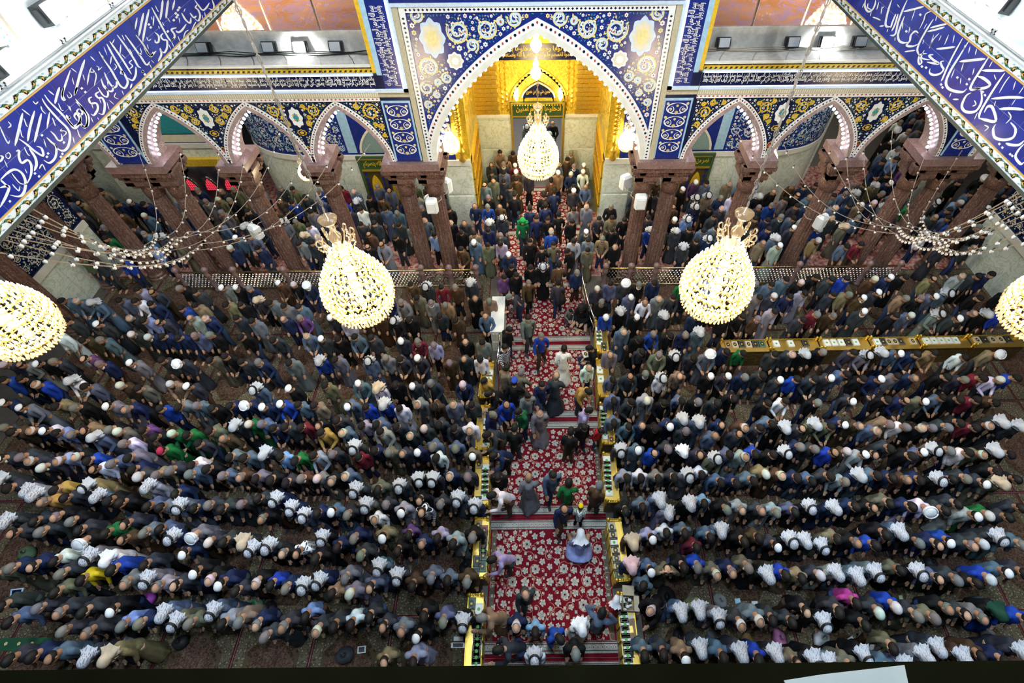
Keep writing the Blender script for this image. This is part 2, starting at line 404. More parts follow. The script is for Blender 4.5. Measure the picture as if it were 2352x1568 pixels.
ordw = ['first', 'second', 'third', 'fourth', 'fifth', 'sixth', 'seventh', 'eighth', 'ninth']
for i, x in enumerate(COLS_L[::-1]): column(x, CY if x > -15 else 13.3, 'fluted brown marble column, %s left of the tall arch' % ordw[i])
for i, x in enumerate(COLS_R): column(x, CY if x < 16 else 13.3, 'fluted brown marble column, %s right of the tall arch' % ordw[i])
column(-16.1, 11.1, 'fluted brown marble column nearest the left chandelier, by the side wall')
column(16.4, 11.1, 'fluted brown marble column nearest the right edge chandelier, by the side wall')
# abacus blocks over single or paired columns
for x0, x1, who in ((-12.75, -11.05, 'fourth and third'), (-9.5, -8.66, 'x'), (-7.0, -6.18, 'x'), (-4.62, -2.92, 'x'), (2.96, 4.66, 'x'), (6.26, 7.1, 'x'), (8.9, 9.74, 'x'), (11.4, 13.2, 'x'), (-14.9, -14.0, 'x'), (14.25, 15.1, 'x')):
    mb = MB(); mb.box((x0, 13.12, 4.82), (x1, 14.28, SPR)); mb.box((x0+.06, 13.18, 4.72), (x1-.06, 14.22, 4.83)); mb.build('abacus', M['brownlight'], W)

# ---- bulbs round each arch
bm_ = MB(); bm_.ico((0, 0, 0), .048); bulb_me = bm_.mesh('arch_bulb', [M['bulbglow']], True)
for c, a, zs, rise in ARCHES:
    if abs(c) > 11.5: continue
    p = arch_pts(c, a, zs, rise, 24); q = offset(p, -.075); L = [0]
    for i in range(1, len(q)): L.append(L[-1]+math.dist(q[i], q[i-1]))
    step = .155 if a < 2 else .2; n = int(L[-1]/step)
    for j in range(1, n):
        s = L[-1]*j/n; i = max(0, min(len(q)-2, int(np.searchsorted(L, s))-1)); t = (s-L[i])/(L[i+1]-L[i]+1e-9)
        instance('bulb', bulb_me, (q[i][0]+(q[i+1][0]-q[i][0])*t, FY+.24, q[i][1]+(q[i+1][1]-q[i][1])*t), parent=W)

# ---- glazed upper gallery behind the ledge
glass = bpy.data.materials.new('tinted_gallery_glass'); glass.use_nodes = True
nt = glass.node_tree; nt.nodes.clear(); out = node(nt, 'ShaderNodeOutputMaterial'); mixs = node(nt, 'ShaderNodeMixShader'); gl = node(nt, 'ShaderNodeBsdfGlossy'); tr = node(nt, 'ShaderNodeBsdfTransparent')
fr = node(nt, 'ShaderNodeLayerWeight'); fr.inputs['Blend'].default_value = .45
gl.inputs['Roughness'].default_value = .03; gl.inputs['Color'].default_value = (.9, .9, 1, 1); tr.inputs['Color'].default_value = (.82, .76, .8, 1)
nt.links.new(fr.outputs['Facing'], mixs.inputs[0]); nt.links.new(tr.outputs[0], mixs.inputs[1]); nt.links.new(gl.outputs[0], mixs.inputs[2]); nt.links.new(mixs.outputs[0], out.inputs[0])
M['glass'] = glass
floor_up = veined('amber_gallery_floor', (.50, .26, .09), (.66, .42, .22), (.42, .36, .62), .5, .3, .05)
for s, nme in ((-1, 'window_1'), (1, 'window_2')):
    w = empty(nme, (0, 0, 0)); tag(w, 'tall glazing of the upper gallery, %s of the tall arch' % ('left' if s < 0 else 'right'), kind='structure')
    x = 4.3
    while x < 15:
        x0, x1 = sorted((s*x, s*(x+1.25))); mb = MB(); mb.box((x0+.02, 14.26, 8.22), (x1-.02, 14.275, 11.0)); mb.build('pane', M['glass'], w)
        mb = MB(); mb.box((x1-.02, 14.24, 8.22), (x1+.02, 14.29, 11.0)); mb.build('mullion', M['silver'], w); x += 1.27
    mb = MB(); x0, x1 = sorted((s*4.2, s*18)); mb.box((x0, 14.3, 8.0), (x1, 22, 8.1)); mb.build('gallery_floor', floor_up, w)
    mb = MB(); mb.box((x0, 22, 8.0), (x1, 22.2, 12)); mb.build('gallery_wall', M['post'], w)
    la = bpy.data.lights.new('gallery_fill', 'AREA'); la.energy = 330; la.size = 2.5; la.color = (1, .84, .66)  # unseen area light added to brighten the gallery interior
    lo_ = bpy.data.objects.new('gallery_fill', la); lo_.location = (s*8, 17.5, 11.3); link(lo_)

# ---- back wall behind the arcade
YB = 17.6
def dado_wall(name, x0, x1, y, label, ztop=7.4, tile='cobalt', zd=2.62, nslab=None):
    mb = MB(); mb.box((x0, y+.04, 0), (x1, y+.4, ztop)); e = mb.build(name, M['plaster'], label=label, kind='structure')
    n = nslab or max(1, round((x1-x0)/1.1))
    for i in range(n):
        a, b = x0+(x1-x0)*i/n, x0+(x1-x0)*(i+1)/n
        for z0, z1 in ((0, 1.3), (1.3, zd-.2)):
            q = MB(); q.box((a+.006, y, z0+.006), (b-.006, y+.05, z1-.006)); q.build('marble_slab', M['marble'], e)
    q = MB(); q.box((x0, y-.04, zd-.2), (x1, y+.05, zd)); q.build('dado_cornice', M['marble_trim'], e)
    q = MB(); q.box((x0, y-.005, zd), (x1, y+.045, ztop)); q.build('tile_field', M[tile], e)
    return e
wbl = dado_wall('wall_back_left', -9.0, -3.3, YB, 'marble and tile wall behind the arcade, left of the golden porch')
wbr = dado_wall('wall_back_right', 3.3, 9.0, YB, 'marble and tile wall behind the arcade, right of the golden porch')
# rounded corners
for s in (-1, 1):
    cx, cy, rx_, ry_ = s*9.0, YB+2.0, 2.7, 2.0; mb = MB(); n = 16
    pts = [(cx+s*rx_*math.sin(t), cy-ry_*math.cos(t)) for t in np.linspace(0, math.pi/2, n+1)]
    for k, (z0, z1, m, inset) in enumerate(((0, 2.42, 0, 0), (2.42, 2.62, 1, -.05), (2.62, 7.4, 2, 0))):
        for i in range(n):
            (xa, ya), (xb, yb) = pts[i], pts[i+1]
            q = [(xa, ya+inset, z0), (xb, yb+inset, z0), (xb, yb+inset, z1), (xa, ya+inset, z1)]; mb.poly(q if s > 0 else q[::-1], m)
            if inset: mb.poly([(xa, ya, z1), (xa, ya+inset, z1), (xb, yb+inset, z1), (xb, yb, z1)], m)
    mb.build('wall_corner_left' if s < 0 else 'wall_corner_right', [M['marble'], M['marble_trim'], M['cobalt']], label='rounded marble and blue tile corner behind the %s arches' % ('left' if s < 0 else 'right'), kind='structure', smooth=True)
wgl = dado_wall('wall_grille', -20, -12.2, 17.9, 'pale marble wall with silver grille in the far left corner', tile='cobalt', zd=3.0)
q = MB(); q.box((-15.6, 17.86, 3.4), (-12.6, 17.9, 4.3)); q.build('lattice_window', M['teal'], wgl)
q = MB(); q.box((-15.9, 17.87, 3.05), (-12.3, 17.9, 3.35)); q.build('tile_border', M['cream'], wgl)
mb = MB(); mb.box((11.68, YB+1.9, 0), (12.0, 34, 7.4)); mb.box((12.0, 33.6, 0), (24, 34, 7.4)); mb.build('wall_corridor', M['marble'], label='pale marble wall of the far right corridor', kind='structure')
# side piers
for s, nm_ in ((-1, 'wall_side_left'), (1, 'wall_side_right')):
    x0, x1 = sorted((s*16.5, s*18.2)); mb = MB(); mb.box((x0, 11.5, 0), (x1, 14.6, 8)); e = mb.build(nm_, M['plaster'], label='side pier of marble slabs under dark tile, %s edge' % ('left' if s < 0 else 'right'), kind='structure')
    for i in range(3):
        y0 = 11.5+i*1.033
        for z0, z1 in ((0, .95), (.95, 1.75)):
            q = MB(); q.box(sorted((s*16.44, s*16.5))[0:1]+[y0+.006, z0+.006], sorted((s*16.44, s*16.5))[1:]+[y0+1.027, z1-.006]); q.build('marble_slab', M['marble'], e)
    a, b = sorted((s*16.40, s*16.5)); q = MB(); q.box((a, 11.5, 1.75), (b, 14.6, 2.0)); q.build('dado_cornice', M['marble_trim'], e)
    a, b = sorted((s*16.45, s*16.5)); q = MB(); q.box((a, 11.5, 2.0), (b, 14.6, 8)); q.build('tile_field', M['navy'], e)
    x0, x1 = sorted((s*15.6, s*16.9)); mb = MB(); mb.box((x0, 17.4, 0), (x1, 18.8, 3.1), 0); mb.box((x0-.04, 17.36, 3.1), (x1+.04, 18.84, 3.3), 1); mb.box((x0, 17.4, 3.3), (x1, 18.8, 8), 2)
    mb.build('wall_pier_left' if s < 0 else 'wall_pier_right', [M['marble'], M['marble_trim'], M['cobalt']], label='far %s corner pier of pale marble under blue tile' % ('left' if s < 0 else 'right'), kind='structure')

# ---- golden porch (iwan) behind the tall arch
YF, YI, XI = 16.4, 19.6, 2.45
zI = lambda py: float(ony(1240, py, YI)[2])
ZD = zI(262)
iw = MB()
for s in (-1, 1):
    a, b = sorted((s*XI, s*3.5))
    iw.box((a, YF, 0), (b, YF+.5, 3.1), 0); iw.box((a, YF-.05, 2.9), (b, YF+.5, 3.12), 1); iw.box((a, YF+.02, 3.12), (b, YF+.5, 9.5), 2)
    a, b = sorted((s*XI, s*(XI+.25))); iw.box((a, YF+.5, 0), (b, YI, 9.5), 2)
    a, b = sorted((s*1.02, s*(XI+.1))); iw.box((a, YI, 0), (b, YI+.5, ZD), 0); iw.box((a, YI, ZD), (b, YI+.5, 9.5), 2)
iw.box((-1.02, YI, zI(232)), (1.02, YI+.5, 9.5), 2)
IW = iw.build('wall_golden_porch', [M['marble'], M['marble_trim'], M['goldsheet']], label='golden porch walls above pale marble around the inner doorway', kind='structure')
for s in (-1, 1):
    a, b = sorted((s*2.98, s*3.42)); q = MB(); q.box((a, YF-.01, 3.12), (b, YF+.03, 8.5)); q.build('tile_strip', M['cobalt'], IW)
    for z0, z1 in ((0, 1.6), (1.6, 2.9)):
        a, b = sorted((s*2.5, s*3.45)); q = MB(); q.box((a, YF-.02, z0+.05), (b, YF+.01, z1-.05)); q.build('marble_slab', M['marble'], IW)
        a, b = sorted((s*1.12, s*2.38)); q = MB(); q.box((a, YI-.02, z0*ZD/3.1+.05), (b, YI+.01, z1*ZD/3.1-.05)); q.build('marble_slab', M['marble'], IW)
    a, b = sorted((s*1.05, s*2.45)); q = MB(); q.box((a, YI-.05, ZD-.12), (b, YI+.02, ZD)); q.build('dado_cornice', M['marble_trim'], IW)
    # twisted golden colonette on the porch edge
    mb = MB(); n = 150; pts = [(s*2.72+.07*math.cos(i*.9), YF-.06+.07*math.sin(i*.9)-.03, 4.1+i*.022) for i in range(n)]; mb.tube(pts, .055, 6)
    mb.lathe([(.10, 3.12), (.14, 3.2), (.06, 3.35), (.13, 3.5), (.13, 3.55), (.06, 3.65), (.09, 3.75), (.09, 4.1)], (s*2.72, YF-.1, 0), 12)
    mb.build('twisted_colonette', M['gold'], IW, smooth=True)
    q = MB()
    a, b = sorted((s*2.38, s*2.47))
    for k in range(9): q.box((a, YF+.1+k*.33, .9), (b, YF+.13+k*.33, 2.9))
    for z in (.9, 1.5, 2.2, 2.9): q.box((a, YF+.1, z), (b, YF+2.9, z+.04))
    q.build('gold_side_lattice', M['gold'], IW)
# golden relief bricks, diamond studs
br = MB(); br.box((-.118, -.03, -.078), (.118, .02, .078)); brick_me = br.mesh('gold_brick', [M['gold']])
st = MB(); st.v = [(-.07, 0, 0), (0, 0, -.1), (.07, 0, 0), (0, 0, .1), (0, -.05, 0)]
for a in range(4): st.face((a, (a+1) % 4, 4))
stud_me = st.mesh('gold_stud', [M['gold']])
ztop = zI(137)
for s in (-1, 1):
    for i in range(4):
        z = ZD+.12; r_ = 0
        while z < ztop-.05:
            instance('gold_brick', brick_me, (s*(1.62+i*.24+(.06 if r_ % 2 else 0)), YI-random.random()*.03, z), parent=IW); z += .17; r_ += 1
    z = ZD+.1
    while z < ztop-.05: instance('gold_stud', stud_me, (s*1.38, YI-.01, z), parent=IW); instance('gold_stud', stud_me, (s*1.2, YI-.01, z+.1), parent=IW); z += .2
# niche arch, muqarnas steps, lintel and lunette over the doorway
za, zb = zI(158), zI(232)
pn = arch_pts(0.05, 1.06, zb, za-zb, 14); mb = MB(); archivolt(mb, pn, -.02, .1, YI, .06); mb.build('niche_arch', M['gold'], IW)
mb = MB()
for k in range(6):
    sc = 1-.085*k; pk = arch_pts(0.05, 1.04*sc, zb, (za-zb)*sc, 10)
    for i in range(0, len(pk)-1):
        (x0, z0), (x1, z1) = pk[i], pk[i+1]; mb.box((min(x0, x1), YI-.06+.012*k, min(z0, z1)-.07), (max(x0, x1)+.01, YI, max(z0, z1)))
mb.build('muqarnas_steps', M['gold'], IW, kind='stuff')
zl = zI(188); pl = arch_pts(.05, .62, zb+.18, zl-zb-.18, 10); mb = MB(); mb.poly([(x, YI-.09, z) for x, z in pl][::-1]); mb.build('lunette', M['navy'], IW)
mb = MB(); archivolt(mb, pl, -.01, .05, YI-.09, .015); mb.build('lunette_border', M['cream'], IW)
mb = MB(); mb.box((-1.08, YI-.12, zI(268)), (1.12, YI-.02, zb)); LINT = mb.build('green_lintel', pbr('dark_green_enamel', (.03, .07, .02), .35), IW)
mb = MB()
for x in (-1.06, 1.02): mb.box((x, YI-.14, 0), (x+.07, YI, zb))
for z in (zb-.06, zI(265)): mb.box((-1.06, YI-.135, z), (1.09, YI-.1, z+.05))
for i in range(20): mb.ico((-1.0+i*.106, YI-.13, zb-.1), .03)
mb.build('door_frame', M['gold'], IW)
mb = MB(); mb.box((-2.6, YI-.03, zI(137)), (2.6, YI+.01, zI(100))); mb.build('porch_inscription_band', M['navy'], IW)
for s in (-1, 1):                            # flame shaped wall lamps beside the lunette
    mb = MB(); mb.lathe([(.01, 0), (.07, .1), (.09, .2), (.05, .34), (.01, .46)], (s*.86+.05, YI-.22, zb+.12), 8); mb.build('wall_lamp', M['warmglow'], IW, smooth=True)
# hall beyond the doorway
mb = MB(); mb.box((-4, 27, 0), (4, 27.2, 5)); mb.box((-4.2, YI+.5, 0), (-4, 27, 5)); mb.box((4, YI+.5, 0), (4.2, 27, 5))
mb.build('wall_inner_hall', M['paleblue'], label='pale wall of the inner hall seen through the doorway', kind='structure')
la = bpy.data.lights.new('inner_hall_lamp', 'AREA'); la.energy = 260; la.size = 2; lo_ = bpy.data.objects.new('inner_hall_lamp', la); lo_.location = (0, 23, 4.6); link(lo_)

# ---- carved doors in the back wall
def carved_door(nme, x, label):
    w = 1.62; e = empty(nme, (x, YB, 0)); tag(e, label, kind='structure'); e.scale = (1, 1, .86)
    dk = pbr('dark_bronze_door', (.16, .12, .03), .4, .6)
    q = MB(); q.box((-w/2-.1, -.10, 0), (-w/2, .02, 2.95)); q.box((w/2, -.10, 0), (w/2+.1, .02, 2.95)); q.box((-w/2-.1, -.12, 2.9), (w/2+.1, .02, 3.02)); q.build('door_frame', pbr('green_bronze_frame', (.05, .10, .04), .4), e)
    q = MB(); q.box((-w/2, -.08, 2.32), (w/2, 0, 2.9)); q.build('lintel_panel', pbr('green_enamel_lintel', (.03, .08, .02), .35), e)
    q = MB(); q.box((-w/2, -.11, 2.26), (w/2, -.06, 2.34)); q.box((-w/2, -.11, 2.84), (w/2, -.06, 2.9)); q.build('gold_beading', M['gold'], e)
    for s in (-1, 1):
        a, b = sorted((s*.01, s*w/2)); lf = MB(); lf.box((a, -.05, 0), (b, .02, 2.26)); leaf = lf.build('door_leaf', dk, e)
        q = MB()
        for xx in (s*.1, s*(w/2-.1)):
            for z in np.arange(.2, 2.2, .27): q.lathe([(.001, -.012), (.052, -.01), (.052, .0), (.001, .002)], (0, 0, 0), 8)
        q = MB()
        for xx in (s*.09, s*(w/2-.09)):
            for z in np.arange(.2, 2.2, .27): q.poly([(xx+.05*math.cos(t), -.056, z+.11*math.sin(t)) for t in np.linspace(0, 2*math.pi, 9)[:-1]])
        q.build('enamel_cartouches', M['bandblue'], leaf, kind='stuff')
        q = MB(); q.poly([(s*.4+.21*math.cos(t), -.055, 1.3+.75*math.sin(t)*(1-.25*abs(math.cos(t)))) for t in np.linspace(0, 2*math.pi, 17)[:-1]]); q.build('gilt_medallion', M['goldpaint'], leaf)
        q = MB(); q.poly([(s*.4+.07*math.cos(t), -.06, 1.35+.16*math.sin(t)) for t in np.linspace(0, 2*math.pi, 13)[:-1]], 0); q.poly([(s*.4+.045*math.cos(t), -.063, 1.35+.11*math.sin(t)) for t in np.linspace(0, 2*math.pi, 13)[:-1]], 1); q.poly([(s*.4+.02*math.cos(t), -.066, 1.35+.05*math.sin(t)) for t in np.linspace(0, 2*math.pi, 9)[:-1]], 0)
        q.build('medallion_eye', [M['bandblue'], M['white']], leaf)
    # pointed lattice window over the door
    p = arch_pts(0, .62, 3.15, 1.15, 10); q = MB(); q.poly([(xx, -.03, z) for xx, z in p][::-1]); q.build('lattice_window', pbr('grey_green_lattice', (.22, .34, .33), .5, var=.4, scale=30), e)
    q = MB(); archivolt(q, p, -.01, .07, -.01, .03); q.build('window_arch', M['cream'], e)
    q = MB()
    for s in (-1, 1):
        a, b = sorted((s*.8, s*1.15)); q.box((a, -.02, 3.15), (b, .0, 5.2))
    q.build('tile_panel', M['skyblue'], e)
    return e
D1 = carved_door('door_1', -6.15, 'green and gilt carved door behind the left arches')
D2 = carved_door('door_2', 6.0, 'green and gilt carved door behind the right arches')
# ---- silver grille with red lamps, far left
gr = empty('silver_grille', (-13.9, 17.84, 0)); tag(gr, 'silver arched grille with red lit panes in the far left corner', 'grille')
q = MB(); q.box((-1.6, -.05, 0), (1.6, .05, 2.1)); q.build('grille_frame', M['silver'], gr)
q = MB(); q.box((-1.65, -.12, 2.1), (1.65, .05, 2.4)); q.build('grille_cornice', M['goldpaint'], gr)
redm = emis('red_lamp_glow', (1, .05, .10), .7)
for i in range(4):
    p = arch_pts(-1.2+i*.8, .24, .95, .55, 8); q = MB(); q.poly([(x, -.06, z) for x, z in p][::-1]); q.build('red_pane', redm, gr)
    q = MB(); archivolt(q, p, 0, .08, -.05, .03); q.build('pane_arch', M['silver'], gr)
    q = MB()
    for k in range(6): q.box((-1.42+i*.8+k*.085, -.075, .9), (-1.40+i*.8+k*.085, -.065, 1.5))
    for k in range(8): q.box((-1.45+i*.8, -.075, .95+k*.08), (-.95+i*.8, -.065, .965+k*.08))
    q.build('grille_bars', M['silver'], gr)
# ---- roof above (out of frame), unseen fill lights added under it to brighten the crowd
mb = MB(); mb.box((-22, -4, 17.2), (22, 24, 17.4)); mb.build('ceiling', pbr('pale_roof', (.45, .47, .5), .7), label='flat roof over the hall', kind='structure')
def roof_fill(x, y, label):
    e = empty('roof_fill_light', (x, y, 16.2)); tag(e, label, 'floodlight', 'added fill lights under the roof')
    q = MB(); q.box((-.65, -.65, .06), (.65, .65, .3)); q.box((-.02, -.02, .3), (.02, .02, 1.0)); q.build('housing', M['black'], e)
    l = bpy.data.lights.new('roof_fill_area', 'AREA'); l.energy = ROOFW; l.size = 1.2; l.color = (.66, .83, 1.0); l.spread = R(130)
    o = bpy.data.objects.new('lamp', l); link(o, e)
for x, w in ((-9, 'left'), (0.2, 'middle'), (9, 'right')):
    for y, v in ((1.5, 'near the camera'), (6.5, 'over the mid rows')): roof_fill(x, y, 'added roof fill light %s, %s bay' % (v, w))

# hidden fill lamps added to brighten the back wall behind the arcade and the porch
def hidden_fill_lamp(x, y, z, w, size, col, label, nme='hidden_fill_lamp'):
    e = empty(nme, (x, y, z)); tag(e, label, 'fill lamp', 'hidden fill lamps behind the arcade')
    q = MB(); q.box((-size/2, -size/2, .02), (size/2, size/2, .09)); q.box((-.02, -.02, .09), (.02, .02, .3)); q.build('housing', M['silver'], e)
    l = bpy.data.lights.new('hidden_fill_light', 'AREA'); l.energy = w; l.size = size; l.color = col; o = bpy.data.objects.new('lamp', l); link(o, e)
for i, x in enumerate((-15, -10.3, -7.2, -4.6, 4.6, 7.2, 10.5, 15)): hidden_fill_lamp(x, 15.6, 7.65, 75, .6, (1, .97, .9), 'added square fill lamp under the gallery, %s from the left' % ordw[i])
hidden_fill_lamp(0, 17.8, 9.0, 230, 1.0, (1, .92, .62), 'added warm fill lamp in the vault of the golden porch'); hidden_fill_lamp(13.5, 24, 7.0, 120, .8, (1, .97, .9), 'fill lamp over the far right corridor')
# unseen fill spots added under the roof to brighten the wall and bands
def fill_spot(loc, tgt, w, ang, label):
    d = Vector([t-l for t, l in zip(tgt, loc)]).normalized(); e = empty('roof_fill_spot', loc); tag(e, label, 'fill_spot', 'fill spots added under the roof')
    q = MB(); q.lathe([(.10, -.16), (.14, -.1), (.15, .12), (.11, .16)], n=14); h = q.build('can', M['black'], e); h.rotation_euler = d.to_track_quat('-Z', 'Y').to_euler()
    q = MB(); q.tube([(0, 0, .1), (0, 0, 17.2-loc[2])], .02, 6); q.build('stem', M['silver'], e)
    l = bpy.data.lights.new('fill_spot_light', 'SPOT'); l.energy = w; l.spot_size = R(ang); l.spot_blend = .6; l.shadow_soft_size = .12; l.color = (.93, .97, 1)
    o = bpy.data.objects.new('lamp', l); o.location = d*.25; o.rotation_euler = d.to_track_quat('-Z', 'Y').to_euler(); link(o, e)
fill_spot((-2.5, 6.5, 15.8), (-1.6, FY, 7.6), 1150, 50, 'projector added to light the left of the tall tiled panel'); fill_spot((2.5, 6.5, 15.8), (1.6, FY, 7.6), 1150, 50, 'projector added to light the right of the tall tiled panel')
fill_spot((-6.5, 8.0, 15.8), (-8.0, FY, 6.6), 850, 62, 'projector added to light the left arcade'); fill_spot((6.5, 8.0, 15.8), (8.0, FY, 6.6), 850, 62, 'projector added to light the right arcade')
fill_spot((1.5, 5.5, 15.8), (-6.39, 8, 10), 1500, 75, 'projector added to light the left blue band'); fill_spot((-1.5, 5.5, 15.8), (6.17, 8, 10), 1500, 75, 'projector added to light the right blue band')
# ================================================================ ornament, lettering, side bands
def ribbon(mb, pts, w, to3, m=0, taper=True):
    n = len(pts)
    if n < 2: return
    L, Rr = [], []
    for i, p in enumerate(pts):
        a, b = pts[max(0, i-1)], pts[min(n-1, i+1)]; dx, dy = b[0]-a[0], b[1]-a[1]; l = math.hypot(dx, dy)+1e-9
        t = i/(n-1); k = (w[i] if hasattr(w, '__len__') else w)*.5
        if taper: k *= min(1, .35+3.2*t, .25+3.5*(1-t))
        L.append((p[0]-dy/l*k, p[1]+dx/l*k)); Rr.append((p[0]+dy/l*k, p[1]-dx/l*k))
    b = mb.n(); mb.v += [tuple(map(float, to3(*q))) for q in L+Rr]
    for i in range(n-1): mb.face((b+i, b+i+1, b+n+i+1, b+n+i), m)
def catmull(P, k=5):
    if len(P) < 3: return [tuple(lerp2(P[0], P[-1], t)) for t in np.linspace(0, 1, 4)]
    Q = [P[0]]+list(P)+[P[-1]]; out = []
    for i in range(1, len(Q)-2):
        p0, p1, p2, p3 = [np.array(q, float) for q in Q[i-1:i+3]]
        for t in np.linspace(0, 1, k+1)[:-1]:
            out.append(tuple(.5*((2*p1)+(-p0+p2)*t+(2*p0-5*p1+4*p2-p3)*t*t+(-p0+3*p1-3*p2+p3)*t**3)))
    out.append(tuple(P[-1])); return out
def lerp2(a, b, t): return (a[0]+(b[0]-a[0])*t, a[1]+(b[1]-a[1])*t)
def spiral(cx, cz, r, turns=1.6, a0=0.0, d=1, n=26):
    return [(cx+r*(1-.72*t)*math.cos(a0+d*2*math.pi*turns*t), cz+r*(1-.72*t)*math.sin(a0+d*2*math.pi*turns*t)) for t in np.linspace(0, 1, n)]
def flower(mb, x, z, r, to3, m=0, mc=1, n=12):
    mb.poly([to3(x+r*(1 if k % 2 else .72)*math.cos(2*math.pi*k/n), z+r*(1 if k % 2 else .72)*math.sin(2*math.pi*k/n)) for k in range(n)], m)
    if mc is not None: mb.poly([to3(x+r*.33*math.cos(t), z+r*.33*math.sin(t), .003) for t in np.linspace(0, 2*math.pi, 7)[:-1]], mc)
def to_wall(y): return lambda x, z, e=0.0: (x, y-e, z)
def cartouche(mb, x, z, a, b, to3, ms):
    for k, (s, m) in enumerate(((1.0, ms[0]), (.78, ms[1]), (.45, ms[2]))):
        mb.poly([to3(x+a*s*math.cos(t)*(1+.10*math.cos(8*t)), z+b*s*math.sin(t)*(1+.10*math.cos(8*t)), .002*k) for t in np.linspace(0, 2*math.pi, 33)[:-1]], m)
def fill_field(name, inside, bbox, radii, dens, fl_r, parent, to3, seed, gold='goldpaint', preset=(), vine2=None, white='white', pad=.02, turns=1.6, lw=.026, mirror=None):
    rg = random.Random(seed); spir = list(preset); fl = []
    x0, x1, z0, z1 = bbox
    ok = lambda x, z, r: all(inside(x+r*math.cos(t), z+r*math.sin(t)) for t in np.linspace(0, 2*math.pi, 9)[:-1])
    for r in radii:
        for _ in range(int(260*(x1-x0)*(z1-z0)/(1+8*r))):
            x, z = rg.uniform(x0, x1), rg.uniform(z0, z1)
            if ok(x, z, r+pad) and all(math.hypot(x-a, z-b) > r+c+.01 for a, b, c, _, _ in spir): spir.append((x, z, r, rg.uniform(0, 6.28), rg.choice((-1, 1))))
    g = MB(); g2 = MB()
    mirs = [lambda x: x] if mirror is None else [lambda x: x, lambda x: 2*mirror-x]
    w = MB()
    for mi, mf in enumerate(mirs):
        T = (lambda f: (lambda x, z, e=0.0: to3(f(x), z, e)))(mf)
        for x, z, r, a, d in spir:
            ribbon(g, spiral(x, z, r, turns, a, d), lw*(1.2 if r > .2 else 1), lambda u, v, T=T: T(u, v, .001), 0)
            if vine2: ribbon(g2, spiral(x, z, r*.86, turns, a, d), lw*.8, lambda u, v, T=T: T(u, v, .002), 0)
            e = spiral(x, z, r, turns, a, d)[-1]; flower(w, e[0], e[1], r*.24, T, 0, 1)
            for k in range(4 if r > .15 else 2):                              # leaf buds along the scroll
                t = a+k*1.7; lx, lz = x+r*.95*math.cos(t), z+r*.95*math.sin(t)
                g.poly([T(lx+.055*math.cos(t+u)*q, lz+.055*math.sin(t+u)*q, .003) for u, q in ((0, 1), (1.3, .45), (3.1, .7), (4.9, .45))])
    tries = int(dens*2.2*(x1-x0)*(z1-z0)); pts = []
    for _ in range(tries):
        x, z = rg.uniform(x0, x1), rg.uniform(z0, z1); r = fl_r*rg.choice((.6, .8, 1.0, 1.15))
        if not ok(x, z, r+.01): continue
        if any(abs(math.hypot(x-a, z-b)-c) < r+.012 for a, b, c, _, _ in spir): continue
        if any(math.hypot(x-a, z-b) < r+c+.012 for a, b, c in pts): continue
        pts.append((x, z, r))
    lf = []
    for _ in range(tries):
        x, z = rg.uniform(x0, x1), rg.uniform(z0, z1); r = fl_r*.36
        if not ok(x, z, r) or any(math.hypot(x-a, z-b) < r+c+.004 for a, b, c in pts) or any(math.hypot(x-a, z-b) < 2.6*r for a, b in lf): continue
        lf.append((x, z))
    for mf in mirs:
        T = (lambda f: (lambda x, z, e=0.0: to3(f(x), z, e)))(mf)
        for i, (x, z) in enumerate(lf): t = i*2.4; r = fl_r*.5; w.poly([T(x+r*math.cos(t), z+r*math.sin(t)), T(x+r*.4*math.cos(t+1.57), z+r*.4*math.sin(t+1.57)), T(x-r*math.cos(t), z-r*math.sin(t)), T(x-r*.4*math.cos(t+1.57), z-r*.4*math.sin(t+1.57))], 3 if i % 3 else 2)
        for i, (x, z, r) in enumerate(pts): flower(w, x, z, r, T, 0 if i % 7 else 2, 1 if i % 2 else 3)
    g.build(name+'_scrolls', M[gold], parent, kind='stuff')
    if vine2: g2.build(name+'_inner_scrolls', M[vine2], parent, kind='stuff')
    w.build(name+'_flowers', [M[white], M['red'], M['palegold'], M['teal']], parent, kind='stuff')

def out_arch(x, z, pad=.2):
    for c, a, zs, rise in ARCHES:
        A = a+pad
        if abs(x-c) < A and z < zs+(rise+pad*1.25)*g_arch((x-c)/A): return False
    return True
# small spandrels, one field on each side of each pier
PIERS = [-9.1, -6.63, 6.72, 9.29]
ends = {-9.1: (-10.3, -7.85), -6.63: (-7.85, -5.42), 6.72: (5.45, 8.0), 9.29: (8.0, 10.58)}
for k, (p, (xa, xb)) in enumerate(ends.items()):
    m = MB(); cartouche(m, p, 6.42, .17, .27, to_wall(FY-.006), (0, 0, 2)); [flower(m, p+dx, 6.42+dz, .035, to_wall(FY-.012), 5, 1, 8) for dx, dz in ((.05, .07), (-.05, .07), (.05, -.07), (-.05, -.07))]; cartouche(m, p, 5.98, .13, .09, to_wall(FY-.006), (3, 4, 3)); cartouche(m, p, 5.45, .07, .12, to_wall(FY-.006), (3, 4, 1)); m.build('spandrel_medallion', [M['white'], M['red'], M['teal'], M['goldpaint'], M['navy'], M['ochre']], W)
    def ins(x, z, p=p, xb=xb): return p+.03 < x < xb and 5.12 < z < 6.84 and out_arch(x, z, .21) and not (abs(x-p) < .2 and 6.1 < z < 6.72) and not (abs(x-p) < .15 and z < 6.08 and z > 5.88)
    fill_field('spandrel', ins, (p, xb, 5.1, 6.86), (.24, .17, .12, .085, .06), 700, .036, W, to_wall(FY-.004), 11+k, mirror=p, lw=.040)
